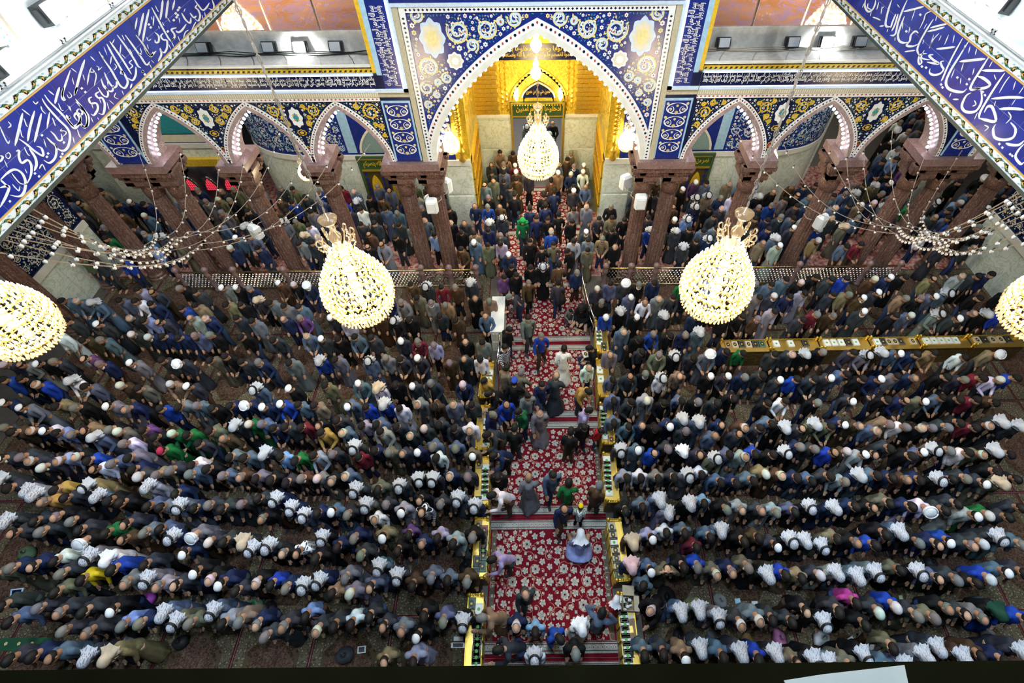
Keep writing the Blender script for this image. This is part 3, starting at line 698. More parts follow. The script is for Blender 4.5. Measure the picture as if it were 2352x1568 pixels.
for k, (xa, xb) in enumerate(((-5.42, -4.22), (4.27, 5.45), (-11.3, -10.3), (10.58, 11.7), (-14.5, -12.6), (12.9, 14.6))):
    def ins(x, z, xa=xa, xb=xb): return xa+.02 < x < xb-.02 and 5.12 < z < 6.84 and out_arch(x, z, .21) and not (abs(abs(x)-3.8) < .42) and not (11.5 < abs(x) < 12.75)
    fill_field('spandrel', ins, (xa, xb, 5.1, 6.86), (.24, .17, .12, .085, .06), 500, .036, W, to_wall(FY-.004), 31+k, lw=.040)
# tall arch spandrels, mirrored about the axis
MED = [ony(993, 88, FY), ony(1046, 140, FY)]
def ins_c(x, z):
    if not (-3.06 < x < -.02 and 5.2 < z < 8.92 and out_arch(x, z, .33)): return False
    if abs(x-MED[0][0]) < .34 and abs(z-MED[0][2]) < .46: return False
    if math.hypot(x-MED[1][0], z-MED[1][2]) < .24: return False
    return True
fill_field('tall_spandrel', ins_c, (-3.1, 0, 5.2, 8.95), (.46, .38, .30, .22, .15, .10), 420, .066, W, to_wall(FY-.004), 5, gold='palegold', vine2='paleblue', mirror=.02, lw=.05, turns=1.5, preset=[(*ony(x, y, FY)[[0, 2]], r, a, d) for x, y, r, a, d in ((1052, 72, .29, 2.6, 1), (1117, 66, .25, .6, -1), (987, 155, .27, 4.2, -1), (980, 202, .19, 1.2, 1), (1182, 42, .19, 3.0, 1), (985, 240, .12, 4.5, -1), (1085, 105, .17, 5.2, 1), (955, 35, .17, 1.0, -1))])
for s in (0, 1):
    m = MB(); fx = lambda x: x if s == 0 else .04-x
    cartouche(m, fx(MED[0][0]), MED[0][2], .30, .42, to_wall(FY-.006), (0, 1, 2)); cartouche(m, fx(MED[1][0]), MED[1][2], .2, .2, to_wall(FY-.006), (3, 4, 3))
    m.build('tall_medallion', [M['paleblue'], M['cream'], M['palegold'], M['white'], M['cream']], W)
# arabesque panels over paired columns
def arab_panel(x0, x1, z0, z1, y, parent, seed, white='white'):
    cx = (x0+x1)/2; a = (x1-x0)/2; m = MB(); T = to_wall(y)
    z = z0+.2; k = 0
    while z < z1-.1:
        for s in (-1, 1):
            ribbon(m, [(cx+s*a*.82*math.sin(t), z+.30*(1-math.cos(t))*.5+.02) for t in np.linspace(0, math.pi, 12)], .03, lambda u, v: T(u, v, .001), 0)
            ribbon(m, spiral(cx+s*a*.5, z+.13, a*.3, 1.3, 1.57, s), .022, lambda u, v: T(u, v, .002), 0)
            flower(m, cx+s*a*.78, z+.30, .045, T, 1, 3); flower(m, cx+s*a*.5, z+.13, .03, T, 2, 3)
        flower(m, cx, z+.05, .06, T, 2, 3); flower(m, cx, z+.24, .04, T, 1, 3); z += .38; k += 1
    m.build('panel_arabesque', [M[white], M['palegold'], M['goldpaint'], M['skyblue']], parent, kind='stuff')
for s in (-1, 1):
    for px0, px1 in ((3.46, 4.14), (11.55, 12.35) if s < 0 else (11.95, 12.7)):
        x0, x1 = sorted((s*px0, s*px1)); arab_panel(x0, x1, 5.08, 6.8, FY-.031, W, 3)
    x0, x1 = sorted((s*3.0, s*3.4)); arab_panel(x0, x1, 3.2, 8.0, YF-.012, IW, 3)
# tile fields on the back wall, rounded corners and piers
for s, e in ((-1, wbl), (1, wbr)):
    xa, xb = sorted((s*3.5, s*9.0))
    def ins(x, z, s=s): return 2.68 < z < 5.2 and not (abs(x-(-6.15 if s < 0 else 6.0)) < 1.2 and z < 4.5)
    fill_field('wall_tile', ins, (xa, xb, 2.62, 5.2), (.3, .2, .13), 200, .06, e, to_wall(YB-.006), 60+s, gold='paleblue', lw=.03)
def cyl(s, rad=2.72):
    return lambda u, z, e=0.0: (s*9.0+s*(rad+e)*math.sin(u/2.7), YB+2.0-(rad-.7+e)*math.cos(u/2.7), z)
for s in (-1, 1):
    ob = bpy.data.objects['wall_corner_left' if s < 0 else 'wall_corner_right']
    fill_field('corner_tile', lambda u, z: .05 < u < 4.1 and 2.72 < z < 5.6, (0, 4.2, 2.65, 5.6), (.26, .18, .12), 260, .062, ob, cyl(s), 70+s, gold='skyblue', lw=.03)
    ob = bpy.data.objects['wall_side_left' if s < 0 else 'wall_side_right']
    fill_field('side_tile', lambda u, z: 11.6 < u < 14.5 and 2.08 < z < 5.5, (11.5, 14.6, 2.0, 5.6), (.26, .18, .12), 200, .045, ob, (lambda s: (lambda u, z, e=0.0: (s*(16.445-e), u, z)))(s), 80+s, gold='cream', lw=.022)
    ob = bpy.data.objects['wall_pier_left' if s < 0 else 'wall_pier_right']; x0, x1 = sorted((s*15.6, s*16.9))
    fill_field('pier_tile', lambda x, z, x0=x0, x1=x1: x0+.05 < x < x1-.05 and 3.35 < z < 6.5, (x0, x1, 3.3, 6.6), (.22, .15), 160, .06, ob, to_wall(17.395), 90+s, gold='paleblue')
# golden relief scrolls on the porch walls
for s in (-1, 1):
    fill_field('porch_relief', lambda u, z: 16.5 < u < 19.5 and 3.2 < z < 7.5, (16.4, 19.6, 3.1, 7.6), (.2, .14, .1), 60, .05, IW, (lambda s: (lambda u, z, e=0.0: (s*(2.445-e*4), u, z)))(s), 95+s, gold='gold', white='gold')

# ---- Arabic lettering (contextual forms, right to left)
AF = {'ا': (0xFE8D, 0xFE8E, 0, 0), 'أ': (0xFE83, 0xFE84, 0, 0), 'إ': (0xFE87, 0xFE88, 0, 0), 'آ': (0xFE81, 0xFE82, 0, 0), 'ب': (0xFE8F, 0xFE90, 0xFE91, 0xFE92), 'ت': (0xFE95, 0xFE96, 0xFE97, 0xFE98), 'ث': (0xFE99, 0xFE9A, 0xFE9B, 0xFE9C), 'ج': (0xFE9D, 0xFE9E, 0xFE9F, 0xFEA0), 'ح': (0xFEA1, 0xFEA2, 0xFEA3, 0xFEA4), 'خ': (0xFEA5, 0xFEA6, 0xFEA7, 0xFEA8), 'د': (0xFEA9, 0xFEAA, 0, 0), 'ذ': (0xFEAB, 0xFEAC, 0, 0), 'ر': (0xFEAD, 0xFEAE, 0, 0), 'ز': (0xFEAF, 0xFEB0, 0, 0), 'س': (0xFEB1, 0xFEB2, 0xFEB3, 0xFEB4), 'ش': (0xFEB5, 0xFEB6, 0xFEB7, 0xFEB8), 'ص': (0xFEB9, 0xFEBA, 0xFEBB, 0xFEBC), 'ض': (0xFEBD, 0xFEBE, 0xFEBF, 0xFEC0), 'ط': (0xFEC1, 0xFEC2, 0xFEC3, 0xFEC4), 'ظ': (0xFEC5, 0xFEC6, 0xFEC7, 0xFEC8), 'ع': (0xFEC9, 0xFECA, 0xFECB, 0xFECC), 'غ': (0xFECD, 0xFECE, 0xFECF, 0xFED0), 'ف': (0xFED1, 0xFED2, 0xFED3, 0xFED4), 'ق': (0xFED5, 0xFED6, 0xFED7, 0xFED8), 'ك': (0xFED9, 0xFEDA, 0xFEDB, 0xFEDC), 'ل': (0xFEDD, 0xFEDE, 0xFEDF, 0xFEE0), 'م': (0xFEE1, 0xFEE2, 0xFEE3, 0xFEE4), 'ن': (0xFEE5, 0xFEE6, 0xFEE7, 0xFEE8), 'ه': (0xFEE9, 0xFEEA, 0xFEEB, 0xFEEC), 'و': (0xFEED, 0xFEEE, 0, 0), 'ي': (0xFEF1, 0xFEF2, 0xFEF3, 0xFEF4), 'ى': (0xFEEF, 0xFEF0, 0, 0), 'ة': (0xFE93, 0xFE94, 0, 0), 'ء': (0xFE80, 0, 0, 0)}
def arab(s):
    out = []
    for i, ch in enumerate(s):
        if ch not in AF: out.append(ch); continue
        prv = s[i-1] if i else ' '; nxt = s[i+1] if i+1 < len(s) else ' '
        jp = prv in AF and AF[prv][2]; jn = nxt in AF and nxt != 'ء' and AF[ch][2]
        iso, fin, ini, med = AF[ch]
        out.append(chr(med if jp and jn else fin if jp and fin else ini if jn else iso))
    return ''.join(reversed(out))
def lettering(name, text, x0, x1, z0, z1, y, mat, parent, bold=.03, vertical=False, rows=1):
    t = bpy.data.curves.new('txt', 'FONT'); t.body = arab(text); t.offset = bold; t.resolution_u = 2
    o = bpy.data.objects.new('txt', t); COL.objects.link(o); me = bpy.data.meshes.new_from_object(o.evaluated_get(bpy.context.evaluated_depsgraph_get()))
    bpy.data.objects.remove(o); v = np.zeros(len(me.vertices)*3); me.vertices.foreach_get('co', v); v = v.reshape(-1, 3)
    lo, hi = v.min(0), v.max(0); u = (v[:, 0]-lo[0])/(hi[0]-lo[0]); w = (v[:, 1]-lo[1])/(hi[1]-lo[1])
    if vertical: P = np.stack([x0+(x1-x0)*w, np.full(len(v), y), z0+(z1-z0)*(u if vertical > 0 else 1-u)], 1); P[:, 0] = (x0+(x1-x0)*(1-w)) if vertical > 0 else P[:, 0]
    else: P = np.stack([x0+(x1-x0)*u, np.full(len(v), y), z0+(z1-z0)*w], 1)
    me.vertices.foreach_set('co', P.ravel()); me.materials.clear(); me.materials.append(mat); me.update(); me.name = name
    ob = bpy.data.objects.new(name, me); link(ob, parent); return ob
T1 = 'بسم الله الرحمن الرحيم ان الله وملائكته يصلون على النبي يا ايها الذين امنوا صلوا عليه وسلموا تسليما '
T2 = 'والفجر وليال عشر والشفع والوتر والليل اذا يسر هل في ذلك قسم لذي حجر الم تر كيف فعل ربك بعاد '
for k in range(3):
    a = -4.2-k*3.35; lettering('frieze_lettering', T2 if k % 2 else T1, a-3.3, a, 7.24, 7.43, FY-.064, M['white'], W, .02); lettering('frieze_lettering', T1 if k % 2 else T2, a-3.3, a, 7.36, 7.52, FY-.066, M['white'], W, .01)
    a = 4.3+k*3.35; lettering('frieze_lettering', T1 if k % 2 else T2, a, a+3.3, 7.24, 7.43, FY-.064, M['white'], W, .02); lettering('frieze_lettering', T2 if k % 2 else T1, a, a+3.3, 7.36, 7.52, FY-.066, M['white'], W, .01)
for s in (-1, 1):
    x0, x1 = sorted((s*3.55+.02, s*3.96+.02))
    lettering('vertical_lettering', T1[:62], x0, x0+(x1-x0)*.58, 7.28, 9.1, FY-.056, M['white'], W, .02, vertical=1); lettering('vertical_lettering', T2[:60], x0+(x1-x0)*.42, x1, 7.28, 9.1, FY-.058, M['white'], W, .015, vertical=1)
lettering('porch_lettering', 'ولو انهم اذ ظلموا انفسهم جاءوك فاستغفروا الله واستغفر لهم الرسول', -1.95, 1.98, zI(134), zI(118), YI-.035, M['goldpaint'], IW, .02)
lettering('porch_lettering', 'لوجدوا الله توابا رحيما فادخلوها بسلام امنين', -1.9, 1.9, zI(121), zI(104), YI-.035, M['goldpaint'], IW, .02)
lettering('lintel_lettering', 'ادخلوها بسلام امنين', -.85, .95, zI(257), zI(240), YI-.125, M['goldpaint'], IW, .03)
lettering('lunette_lettering', 'حسين مني وانا من حسين', -.42, .52, zb+.26, zb+.55, YI-.108, M['goldpaint'], IW, .02)
for dx, txt, e in ((-6.15, 'ان تنصروا الله ينصركم', D1), (6.0, 'نصر من الله وفتح قريب', D2)):
    lettering('lintel_lettering', txt, -.7, .7, 2.42, 2.8, -.085, M['goldpaint'], e, .03)

# ---- the great blue bands on both sides
STROKES_L = [((0, 200, 2.987), '''20:155,178 130,290 103,403|18:237,162 205,280 190,372|18:284,180 258,290 236,378|14:340,172 322,285|18:408,0 390,60 377,115|15:437,0 425,50 430,85 450,90|20:530,0 508,58|18:288,78 320,130 400,220 460,280 480,330 470,400 440,435 400,425 375,385|18:305,52 340,100 420,180 480,250 505,280 530,270 548,220 525,180 510,200 530,230|12:330,22 372,55|12:150,150 207,195|17:320,345 350,375 385,410 380,480 340,520 300,500|14:345,300 375,330 400,365 425,360 420,320|8:425,285 415,300 440,300 455,315 430,340|18:130,355 180,390 240,440 295,470 285,420 250,405|20:200,420 240,480 250,530 235,575|18:110,440 130,435 130,480 150,520 190,500 215,540 210,610 180,670|20:0,640 50,590 100,565 150,590 175,650 165,720 130,750 70,740|20:0,690 60,680 45,740 0,825|18:0,635 30,660 60,690|10:80,590 110,630 140,660 180,668|10:85,665 105,690 130,710 135,680|16:0,515 20,480 0,470|8:40,460 60,450 72,470 60,490 42,480 40,460|9:55,235 75,262 55,280|10:0,270 25,330 55,385 65,365|8:165,215 180,260 192,272|8:140,290 150,335 165,345|8:360,210 375,255 382,265|9:225,95 245,115 262,98|9:280,130 290,160 315,185|8:400,110 420,155 437,160|7:475,130 488,160|8:530,290 545,335 557,345|8:500,340 510,388|8:165,410 190,460 207,470|9:270,560 290,530 312,572|7:30,500 52,552|7:170,560 187,592|7:300,355 317,415|19:520,100 570,150 605,200 600,260 570,270 545,250|17:455,190 470,230 505,270''', [(438, 380), (330, 455), (322, 478), (418, 478), (428, 458), (240, 592), (268, 612), (68, 783), (288, 330), (478, 208)]),
 ((140, 80, 4.073), '''25:222,232 175,380 130,560|20:88,330 40,470 15,560 45,610|14:265,345 245,470|14:275,200 320,245|12:95,310 148,352|9:205,370 222,425|9:105,400 122,468|12:285,305 270,345 312,345 292,320|11:320,350 330,390 310,480|22:355,155 400,230 470,330 520,420 560,480 600,495 625,440 600,380 570,340 560,362 592,372|20:428,85 480,180 550,300 592,372|20:455,60 520,150 600,270 660,370|20:525,0 600,100 680,220 720,290 750,310|20:600,0 680,110 750,210 800,280 830,250|20:700,0 770,90 820,180 850,190 890,150|20:375,410 400,480 440,520 480,525 490,470|20:405,350 440,430 490,490 520,475 515,420|18:345,490 390,560 430,580 440,540 410,470|22:360,530 325,555 350,590 385,590 410,650 395,740 350,730|22:290,580 262,600 280,640 330,640 345,690 310,750 280,740|22:135,600 190,670 240,760 240,850 210,865 190,820|20:165,690 150,720 190,745 200,720 170,690|18:185,740 180,810 150,840 110,850 60,800|20:700,300 700,370 670,425 620,400|13:665,235 640,260 670,290 640,320|9:500,270 520,300 495,332|9:515,540 500,580 542,602|8:570,520 587,562|9:450,610 497,652|8:430,630 452,702|8:280,770 302,822|8:340,770 357,797|8:360,600 377,642|8:285,640 302,692|8:60,655 97,717|8:400,110 432,190|8:390,190 402,242|9:640,130 672,192|8:565,180 607,222|8:430,420 442,480|9:500,40 480,82|9:570,0 597,52|9:740,120 757,172|16:665,455 648,502|9:330,290 355,305 350,330 385,300|9:55,555 75,590 100,570 70,530|12:472,200 462,275|12:560,90 552,190''', [(195, 500), (228, 535), (80, 768), (742, 180), (765, 345), (785, 370)]),
 ((290, 0, 4.716), '''24:187,140 160,270 135,395|24:247,100 205,290 178,450|18:118,190 95,320|14:300,170 290,280|24:395,0 385,100 368,215|24:455,0 440,110 430,200|20:525,0 500,110|22:275,80 350,220 420,350 480,440 520,410|22:190,520 240,590 270,610 290,560|22:310,350 350,390 350,450 320,460 310,430|22:400,360 375,390 400,430 440,440 440,520 410,570 370,540|22:365,520 380,590 345,665|22:545,300 490,320 520,370 520,410 480,450|22:540,330 560,350 600,330 650,260|22:600,140 640,210 690,250 700,190|20:690,140 730,190 760,170|20:770,50 750,80 780,110 800,170 780,225 740,200|20:740,0 790,70 830,110 870,80 900,30|18:930,0 950,60 940,105 890,90|12:620,410 640,350 675,325|12:710,330 730,280 757,235|10:315,60 335,105 352,130|9:390,240 412,282|9:445,190 477,242|9:270,180 282,217|9:345,280 362,312|9:225,480 242,532|9:270,650 302,682|9:250,690 277,742|9:460,480 482,532|9:490,450 517,512|9:560,390 582,452|9:570,190 582,252|9:640,90 622,130|9:820,160 832,212|9:850,130 857,182|10:220,400 240,440 270,420''', [(575, 82), (560, 108), (535, 145), (558, 163), (545, 187), (515, 218), (245, 265), (265, 297), (450, 340), (180, 772)])]
STROKES_R = [((1940, 0, 4.073), '''22:740,60 650,85 550,108|21:960,222 880,240 800,262|21:935,252 860,275 775,295|16:660,470 610,477 560,485|22:585,0 540,100 500,210 480,300 460,330 425,330|22:440,0 410,90 385,200 390,245 430,250|20:480,130 450,200 430,262|20:500,130 470,230 440,292|22:560,150 530,230 500,320 510,380 550,400 600,392|22:690,310 660,292 620,330 610,380 580,425 640,432 690,410|22:830,180 760,290 700,400 680,470 700,520|20:700,520 720,580 700,600 690,560 710,510 770,500|14:745,470 720,540 800,560|22:830,510 790,520 830,560 880,595 820,590 770,580|22:930,570 900,580 910,620 925,650 890,690 830,700 795,680 800,640|20:195,0 190,60 220,108 260,90 285,40 290,0|12:220,30 215,70 250,90|13:320,20 300,92|11:350,60 340,132|13:262,160 300,172 337,190|16:370,240 325,246|9:370,60 345,82|12:820,100 760,130 740,190 700,272|12:885,310 830,370 790,452|9:660,90 625,192|9:610,250 600,312|9:770,220 740,272|10:865,140 850,197|9:545,210 540,272|9:395,300 407,268|9:470,382 472,348|9:730,412 742,368|9:905,330 880,382|9:250,110 240,152|9:165,72 182,30|8:490,40 515,72''', [(577, 293), (723, 622), (762, 632), (708, 137)]),
 ((2120, 80, 2.634), '''14:195,72 140,80 80,85|18:378,145 300,153 220,162|17:495,217 430,216 355,216|18:611,380 520,378 412,387|18:611,452 540,446 460,448|14:240,20 190,110 150,190 120,260 110,280|18:275,40 220,130 170,210 140,280 150,320 190,340 240,345 265,325|11:180,390 217,390|18:400,130 350,210 300,290 290,330 350,322|19:330,250 370,265 405,300 370,322 300,325|18:350,330 355,400 320,460 260,465 235,430 260,370 290,350|18:495,230 440,310 390,390 345,470 340,510|19:345,505 380,515 440,520 420,440 390,435 370,470|19:530,530 560,570 545,620 490,635 435,620 425,570 440,540|18:611,640 580,665 530,665 500,655|18:611,660 575,700 560,740 590,780 611,770|7:65,0 40,80|8:155,0 130,60|7:190,0 180,50|7:285,70 275,112|8:325,85 315,122|8:255,60 245,92|8:420,160 400,197|7:430,240 442,272|9:525,250 495,290 460,352|8:560,280 545,332|8:611,310 580,357|8:310,200 300,242|7:190,210 170,262|7:245,170 230,222|7:230,260 225,297|7:560,390 535,427|9:515,465 532,500 500,537|8:310,395 320,420 298,432|8:370,545 395,560 372,582|7:170,350 160,377|7:330,470 310,512|7:440,400 430,432''', [(208, 258), (280, 268), (265, 298), (362, 345), (375, 365), (110, 300), (118, 318), (462, 660), (480, 682), (527, 722), (540, 732)])]
def side_band(XB, s, label, STR):
    b0, b1 = -1.0, 15.6; e = empty('inscription_band', (XB, 0, 0)); tag(e, label, 'inscription band', 'blue inscription bands under the roof')
    q = MB(); q.box(((-.16 if s < 0 else 0.012), b0, 9.60), ((-.012 if s < 0 else .16), b1, 10.58)); q.build('beam', M['plaster'], e)
    q = MB(); a, b = sorted((-s*.012, s*.05)); q.box((a, b0, 9.555), (b, b1, 9.60)); q.build('lower_edge', pbr('dark_green_edge', (.03, .05, .045), .4), e)
    a, b = sorted((-s*.004, s*.012))
    tl = MB(); tl.box((a, -.172, -.172), (b, .172, .172)); tme = tl.mesh('band_tile', [M['bandblue']])
    y = 2.0; k = 0
    while y < 15.4:
        for z in (9.905, 10.255): instance('tile', tme, (0, y, z), parent=e)
        y += .35
    q = MB(); q.box((a if s > 0 else -.012, b0, 9.73), (.012 if s > 0 else -.0, b1, 10.43)) if False else None
    gm = MB(); gm.box(sorted((0, s*.012))[0:1]+[b0, 9.725], sorted((0, s*.012))[1:]+[b1, 10.435]); gm.build('tile_joints', pbr('grey_grout', (.35, .42, .55), .6), e)
    for z0, z1, nm in ((9.60, 9.71, 'lower_floral_border'), (10.45, 10.56, 'upper_floral_border')):
        q = MB(); q.box((a, b0, z0), (b, b1, z1)); q.build(nm, M['white'], e)
        fl = MB(); y = 2.0; k = 0; h = z1-z0; zc = (z0+z1)/2; T = lambda u, v, ee=0.0: (-s*(.006+ee), u, v)
        ribbon(fl, [(u, zc+h*.26*math.sin(u*2*math.pi/.36)) for u in np.arange(2.0, 15.4, .03)], .009, lambda u, v: T(u, v), 0, False)
        while y < 15.3:
            sg = 1 if k % 2 else -1
            fl.poly([T(y+dx*.10, zc+sg*h*.02+dz*h, .001) for dx, dz in ((-.75, -.25*sg), (-.35, .02), (-.1, .28*sg), (.3, .34*sg), (.75, .12*sg), (.35, -.02), (.1, -.22*sg), (-.3, -.36*sg))], 0)
            fl.poly([T(y+dx*.06, zc+dz*h*.5, .002) for dx, dz in ((-.6, -.15*sg), (0, .18*sg), (.6, .12*sg), (0, -.2*sg))], 1)
            flower(fl, y+.18, zc-sg*h*.12, .034, lambda u, v, ee=0.0: T(u, v, .001+ee), 2, 1, 10)
            fl.poly([T(y+.12+dx*.035, zc+sg*h*.3+dz*.014, .001) for dx, dz in ((-1, 0), (0, 1), (1, 0), (0, -1))], 3); fl.poly([T(y+.22+dx*.03, zc+sg*h*.28+dz*.012, .001) for dx, dz in ((-1, .4), (0, 1), (1, -.4), (0, -1))], 3)
            y += .18; k += 1
        fl.build('floral_vine', [M['green'], M['ochre'], pbr('mauve_glaze', (.30, .14, .20), .4), M['skyblue']], e, kind='stuff')
    for z in (9.715, 10.435): q = MB(); q.box((sorted((-s*.008, s*.012))[0], b0, z-.006), (sorted((-s*.008, s*.012))[1], b1, z+.012)); q.build('ochre_line', M['ochre'], e)
    ink = MB(); XP = XB-s*.0065
    to3 = lambda x, y: tuple(np.array(onx(x, y, XP))-np.array([XB, 0, 0]))
    for (ox, oy, sc), txt, dots in STR:
        for st_ in txt.split('|'):
            w, ps = st_.split(':'); P = [tuple(float(v) for v in p.split(',')) for p in ps.split()]; P = [(ox+x/sc, oy+y/sc) for x, y in P]
            w = float(w)/sc; n = 5; C = catmull(P, n)
            ang = []
            for i in range(len(C)):
                a_, b_ = C[max(0, i-1)], C[min(len(C)-1, i+1)]; ang.append(math.atan2(b_[1]-a_[1], b_[0]-a_[0]))
            ribbon(ink, C, [w*(.62+.42*abs(math.sin(t-(.45 if s < 0 else 2.3)))) for t in ang], to3)
        for x, y in dots:
            cx, cy = ox+x/sc, oy+y/sc; r = 3.6; ink.poly([to3(cx+dx*r, cy+dy*r) for dx, dy in ((0, -1), (1, 0), (0, 1), (-1, 0))])
    ink.build('white_calligraphy', M['white'], e, kind='stuff')
    # fluorescent tubes on top of the beam
    y = 3.0; k = 0
    while y < 14:
        l = bpy.data.lights.new('tube_lamp', 'AREA'); l.shape = 'RECTANGLE'; l.size = .06; l.size_y = 1.15; l.energy = TUBEW; l.color = (.85, .96, 1.0)
        tb = MB(); tb.tube([(0, -.58, 0), (0, .58, 0)], .022, 8, 0); tb.tube([(0, -.62, 0), (0, -.58, 0)], .024, 8, 1); tb.tube([(0, .58, 0), (0, .62, 0)], .024, 8, 1); tb.box((-.03, -.62, -.05), (.03, .62, -.024), 1)
        o = tb.build('fluorescent_tube', [M['tubeglow'], M['silver']], None, loc=(XB+s*.10, y, 10.64), label='glowing fluorescent tube, %s along the %s blue band' % (NUMW[k], 'left' if s < 0 else 'right'), cat='lamp', group='fluorescent tubes on the bands')
        lo_ = bpy.data.objects.new('tube_lamp', l); lo_.location = (s*.03, 0, .03); lo_.rotation_euler = (0, R(-100 if s > 0 else 100)+math.pi, 0); link(lo_, o)
        y += 1.28; k += 1
NUMW = ['first', 'second', 'third', 'fourth', 'fifth', 'sixth', 'seventh', 'eighth', 'ninth', 'tenth', 'eleventh', 'twelfth']
side_band(-6.39, -1, 'royal blue calligraphy band with floral borders across the upper left', STROKES_L)
side_band(6.17, 1, 'royal blue calligraphy band with floral borders across the upper right', STROKES_R)
# ---- bright clerestory behind each band
for s, nme in ((-1, 'wall_clerestory_left'), (1, 'wall_clerestory_right')):
    XC = s*7.08; q = MB(); a, b = sorted((XC, XC+s*.2)); q.box((a, 0, 10.3), (b, 16, 13.3)); a, b = sorted((s*6.6, XC)); q.box((a, 0, 10.3), (b, 16, 10.42))
    e = q.build(nme, M['clere'], label='brightly lit white clerestory panels behind the %s blue band' % ('left' if s < 0 else 'right'), kind='structure')
    ys = [4.6, 5.4, 6.9, 7.5, 9.0, 9.6, 11.2, 11.8, 13.4, 14]
    for y in ys:
        q = MB(); a, b = sorted((XC, XC-s*.08)); q.box((a, y-.07, 10.42), (b, y+.07, 13.3)); q.build('post', M['post'], e)
    for y0, y1 in ((6.97, 7.43), (9.07, 9.53), (11.27, 11.73)):
        q = MB(); a, b = sorted((XC, XC-s*.03)); q.box((a, y0, 10.5), (b, y1, 13.2)); pn_ = q.build('ornament_panel', M['cream'], e)
        fill_field('panel', lambda u, z, y0=y0, y1=y1: y0+.03 < u < y1-.03 and 10.6 < z < 12.6, (y0, y1, 10.6, 12.6), (.16, .1), 220, .05, e, (lambda s, XC: (lambda u, z, e=0.0: (XC-s*(.034+e), u, z)))(s, XC), 120, gold='skyblue')
    if s > 0:
        for y0, y1 in ((7.65, 8.85), (5.55, 6.75)):
            m_ = lettering('cutout_lettering', 'يا حسين', 0, 1, 0, 1, 0, M['black'], e, .05); v = np.array([vv.co for vv in m_.data.vertices])
            P = np.stack([np.full(len(v), XC-.012), y0+(y1-y0)*(1-v[:, 0]), 10.75+1.3*v[:, 2]], 1); m_.data.vertices.foreach_set('co', P.ravel())
# floodlights: boxes with a glass front on a bracket
fb = MB(); fb.box((-.16, -.10, 0), (.16, .10, .26), 0); fb.box((-.13, -.125, .03), (.13, -.10, .22), 1); fb.box((-.19, -.02, .05), (-.16, .02, .2), 2); fb.box((.16, -.02, .05), (.19, .02, .2), 2); fb.box((-.04, .02, -.08), (.04, .08, 0), 2)
flood_off = None
def floodlight(loc, rz, tilt, on, label, watts=160):
    e = empty('floodlight', loc, rz); tag(e, label, 'floodlight', 'floodlights on the ledges')
    q = MB(); q.box((-.16, -.09, .06), (.16, .11, .32)); q.box((-.19, -.03, .1), (-.16, .05, .28)); q.box((.16, -.03, .1), (.19, .05, .28)); h = q.build('housing', M['black'], e)
    q = MB(); q.box((-.135, -.115, .085), (.135, -.09, .295)); q.build('lens', M['floodglow'] if on else pbr('grey_lens', (.42, .44, .46), .2), h)
    q = MB(); q.box((-.05, .02, 0), (.05, .10, .06)); q.build('bracket', M['silver'], e)
    h.rotation_euler = (tilt, 0, 0)
    if on:
        l = bpy.data.lights.new('floodlight_lamp', 'SPOT'); l.energy = watts; l.spot_size = R(140); l.spot_blend = .8; l.shadow_soft_size = .12; l.color = (.92, .97, 1)
        o = bpy.data.objects.new('lamp', l); o.location = (0, -.16, .2); o.rotation_euler = (R(65), 0, 0); link(o, e)
for i, (px, py, on, s) in enumerate(((453, 128, 0, 'left'), (610, 122, 0, 'left'), (688, 112, 1, 'left'), (769, 114, 0, 'left'), (1660, 98, 0, 'right'), (1813, 90, 0, 'right'), (1888, 86, 1, 'right'), (1965, 88, 0, 'right'))):
    p = onz(px, py, 7.9); floodlight((p[0], 13.98, 7.74), 0, R(-22), on, '%s floodlight, %s on the %s ledge' % ('glaring' if on else 'unlit grey', NUMW[i % 4], s))
for i, (px, py, s) in enumerate(((118, 35, -1), (18, 150, -1), (2300, 8, 1))):
    p = onx(px, py, s*6.95); floodlight((s*6.93, p[1], p[2]-.15), R(90)*(1 if s < 0 else -1), R(-10), 1, 'glaring floodlight on the %s clerestory, %s' % ('left' if s < 0 else 'right', NUMW[i]), 90)
# cable runs along the ledges
for s in (-1, 1):
    mb = MB()
    for k in range(3):
        pts = [(s*(4.4+i*.4), 13.92+.05*math.sin(i*1.3+k)+.04*k, 7.77+.02*k+.012*math.sin(i*2.1+k)) for i in range(30)]; mb.tube(pts, .012, 5)
    for i in range(7):
        x = s*(4.9+i*.85); mb.tube([(x, 13.9, 7.77), (x-s*.15, 13.65, 7.76), (x-s*.25, 13.4, 7.765), (x-s*.27, 13.27, 7.7), (x-s*.28, 13.2, 7.3)], .007, 4)
    mb.build('ledge_cables', M['black'] if s < 0 else M['cable'], bpy.data.objects['trim_1' if s < 0 else 'trim_2'])

# glowing strips added to imitate lamp glare along the frieze edges
glare_mat = emis('frieze_glare_glow', (.80, .84, 1.0), 3.2)
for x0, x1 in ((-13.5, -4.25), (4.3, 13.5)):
    for z, nme in ((7.545, 'frieze_glare'), (7.19, 'frieze_glare')): q = MB(); q.box((x0, FY-.085, z-.008), (x1, FY-.068, z+.008)); q.build(nme, glare_mat, W)
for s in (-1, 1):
    x0, x1 = sorted((s*3.505+.02, s*3.52+.02)); q = MB(); q.box((x0, FY-.085, 7.2), (x1, FY-.068, 9.6)); q.build('frieze_glare', glare_mat, W)
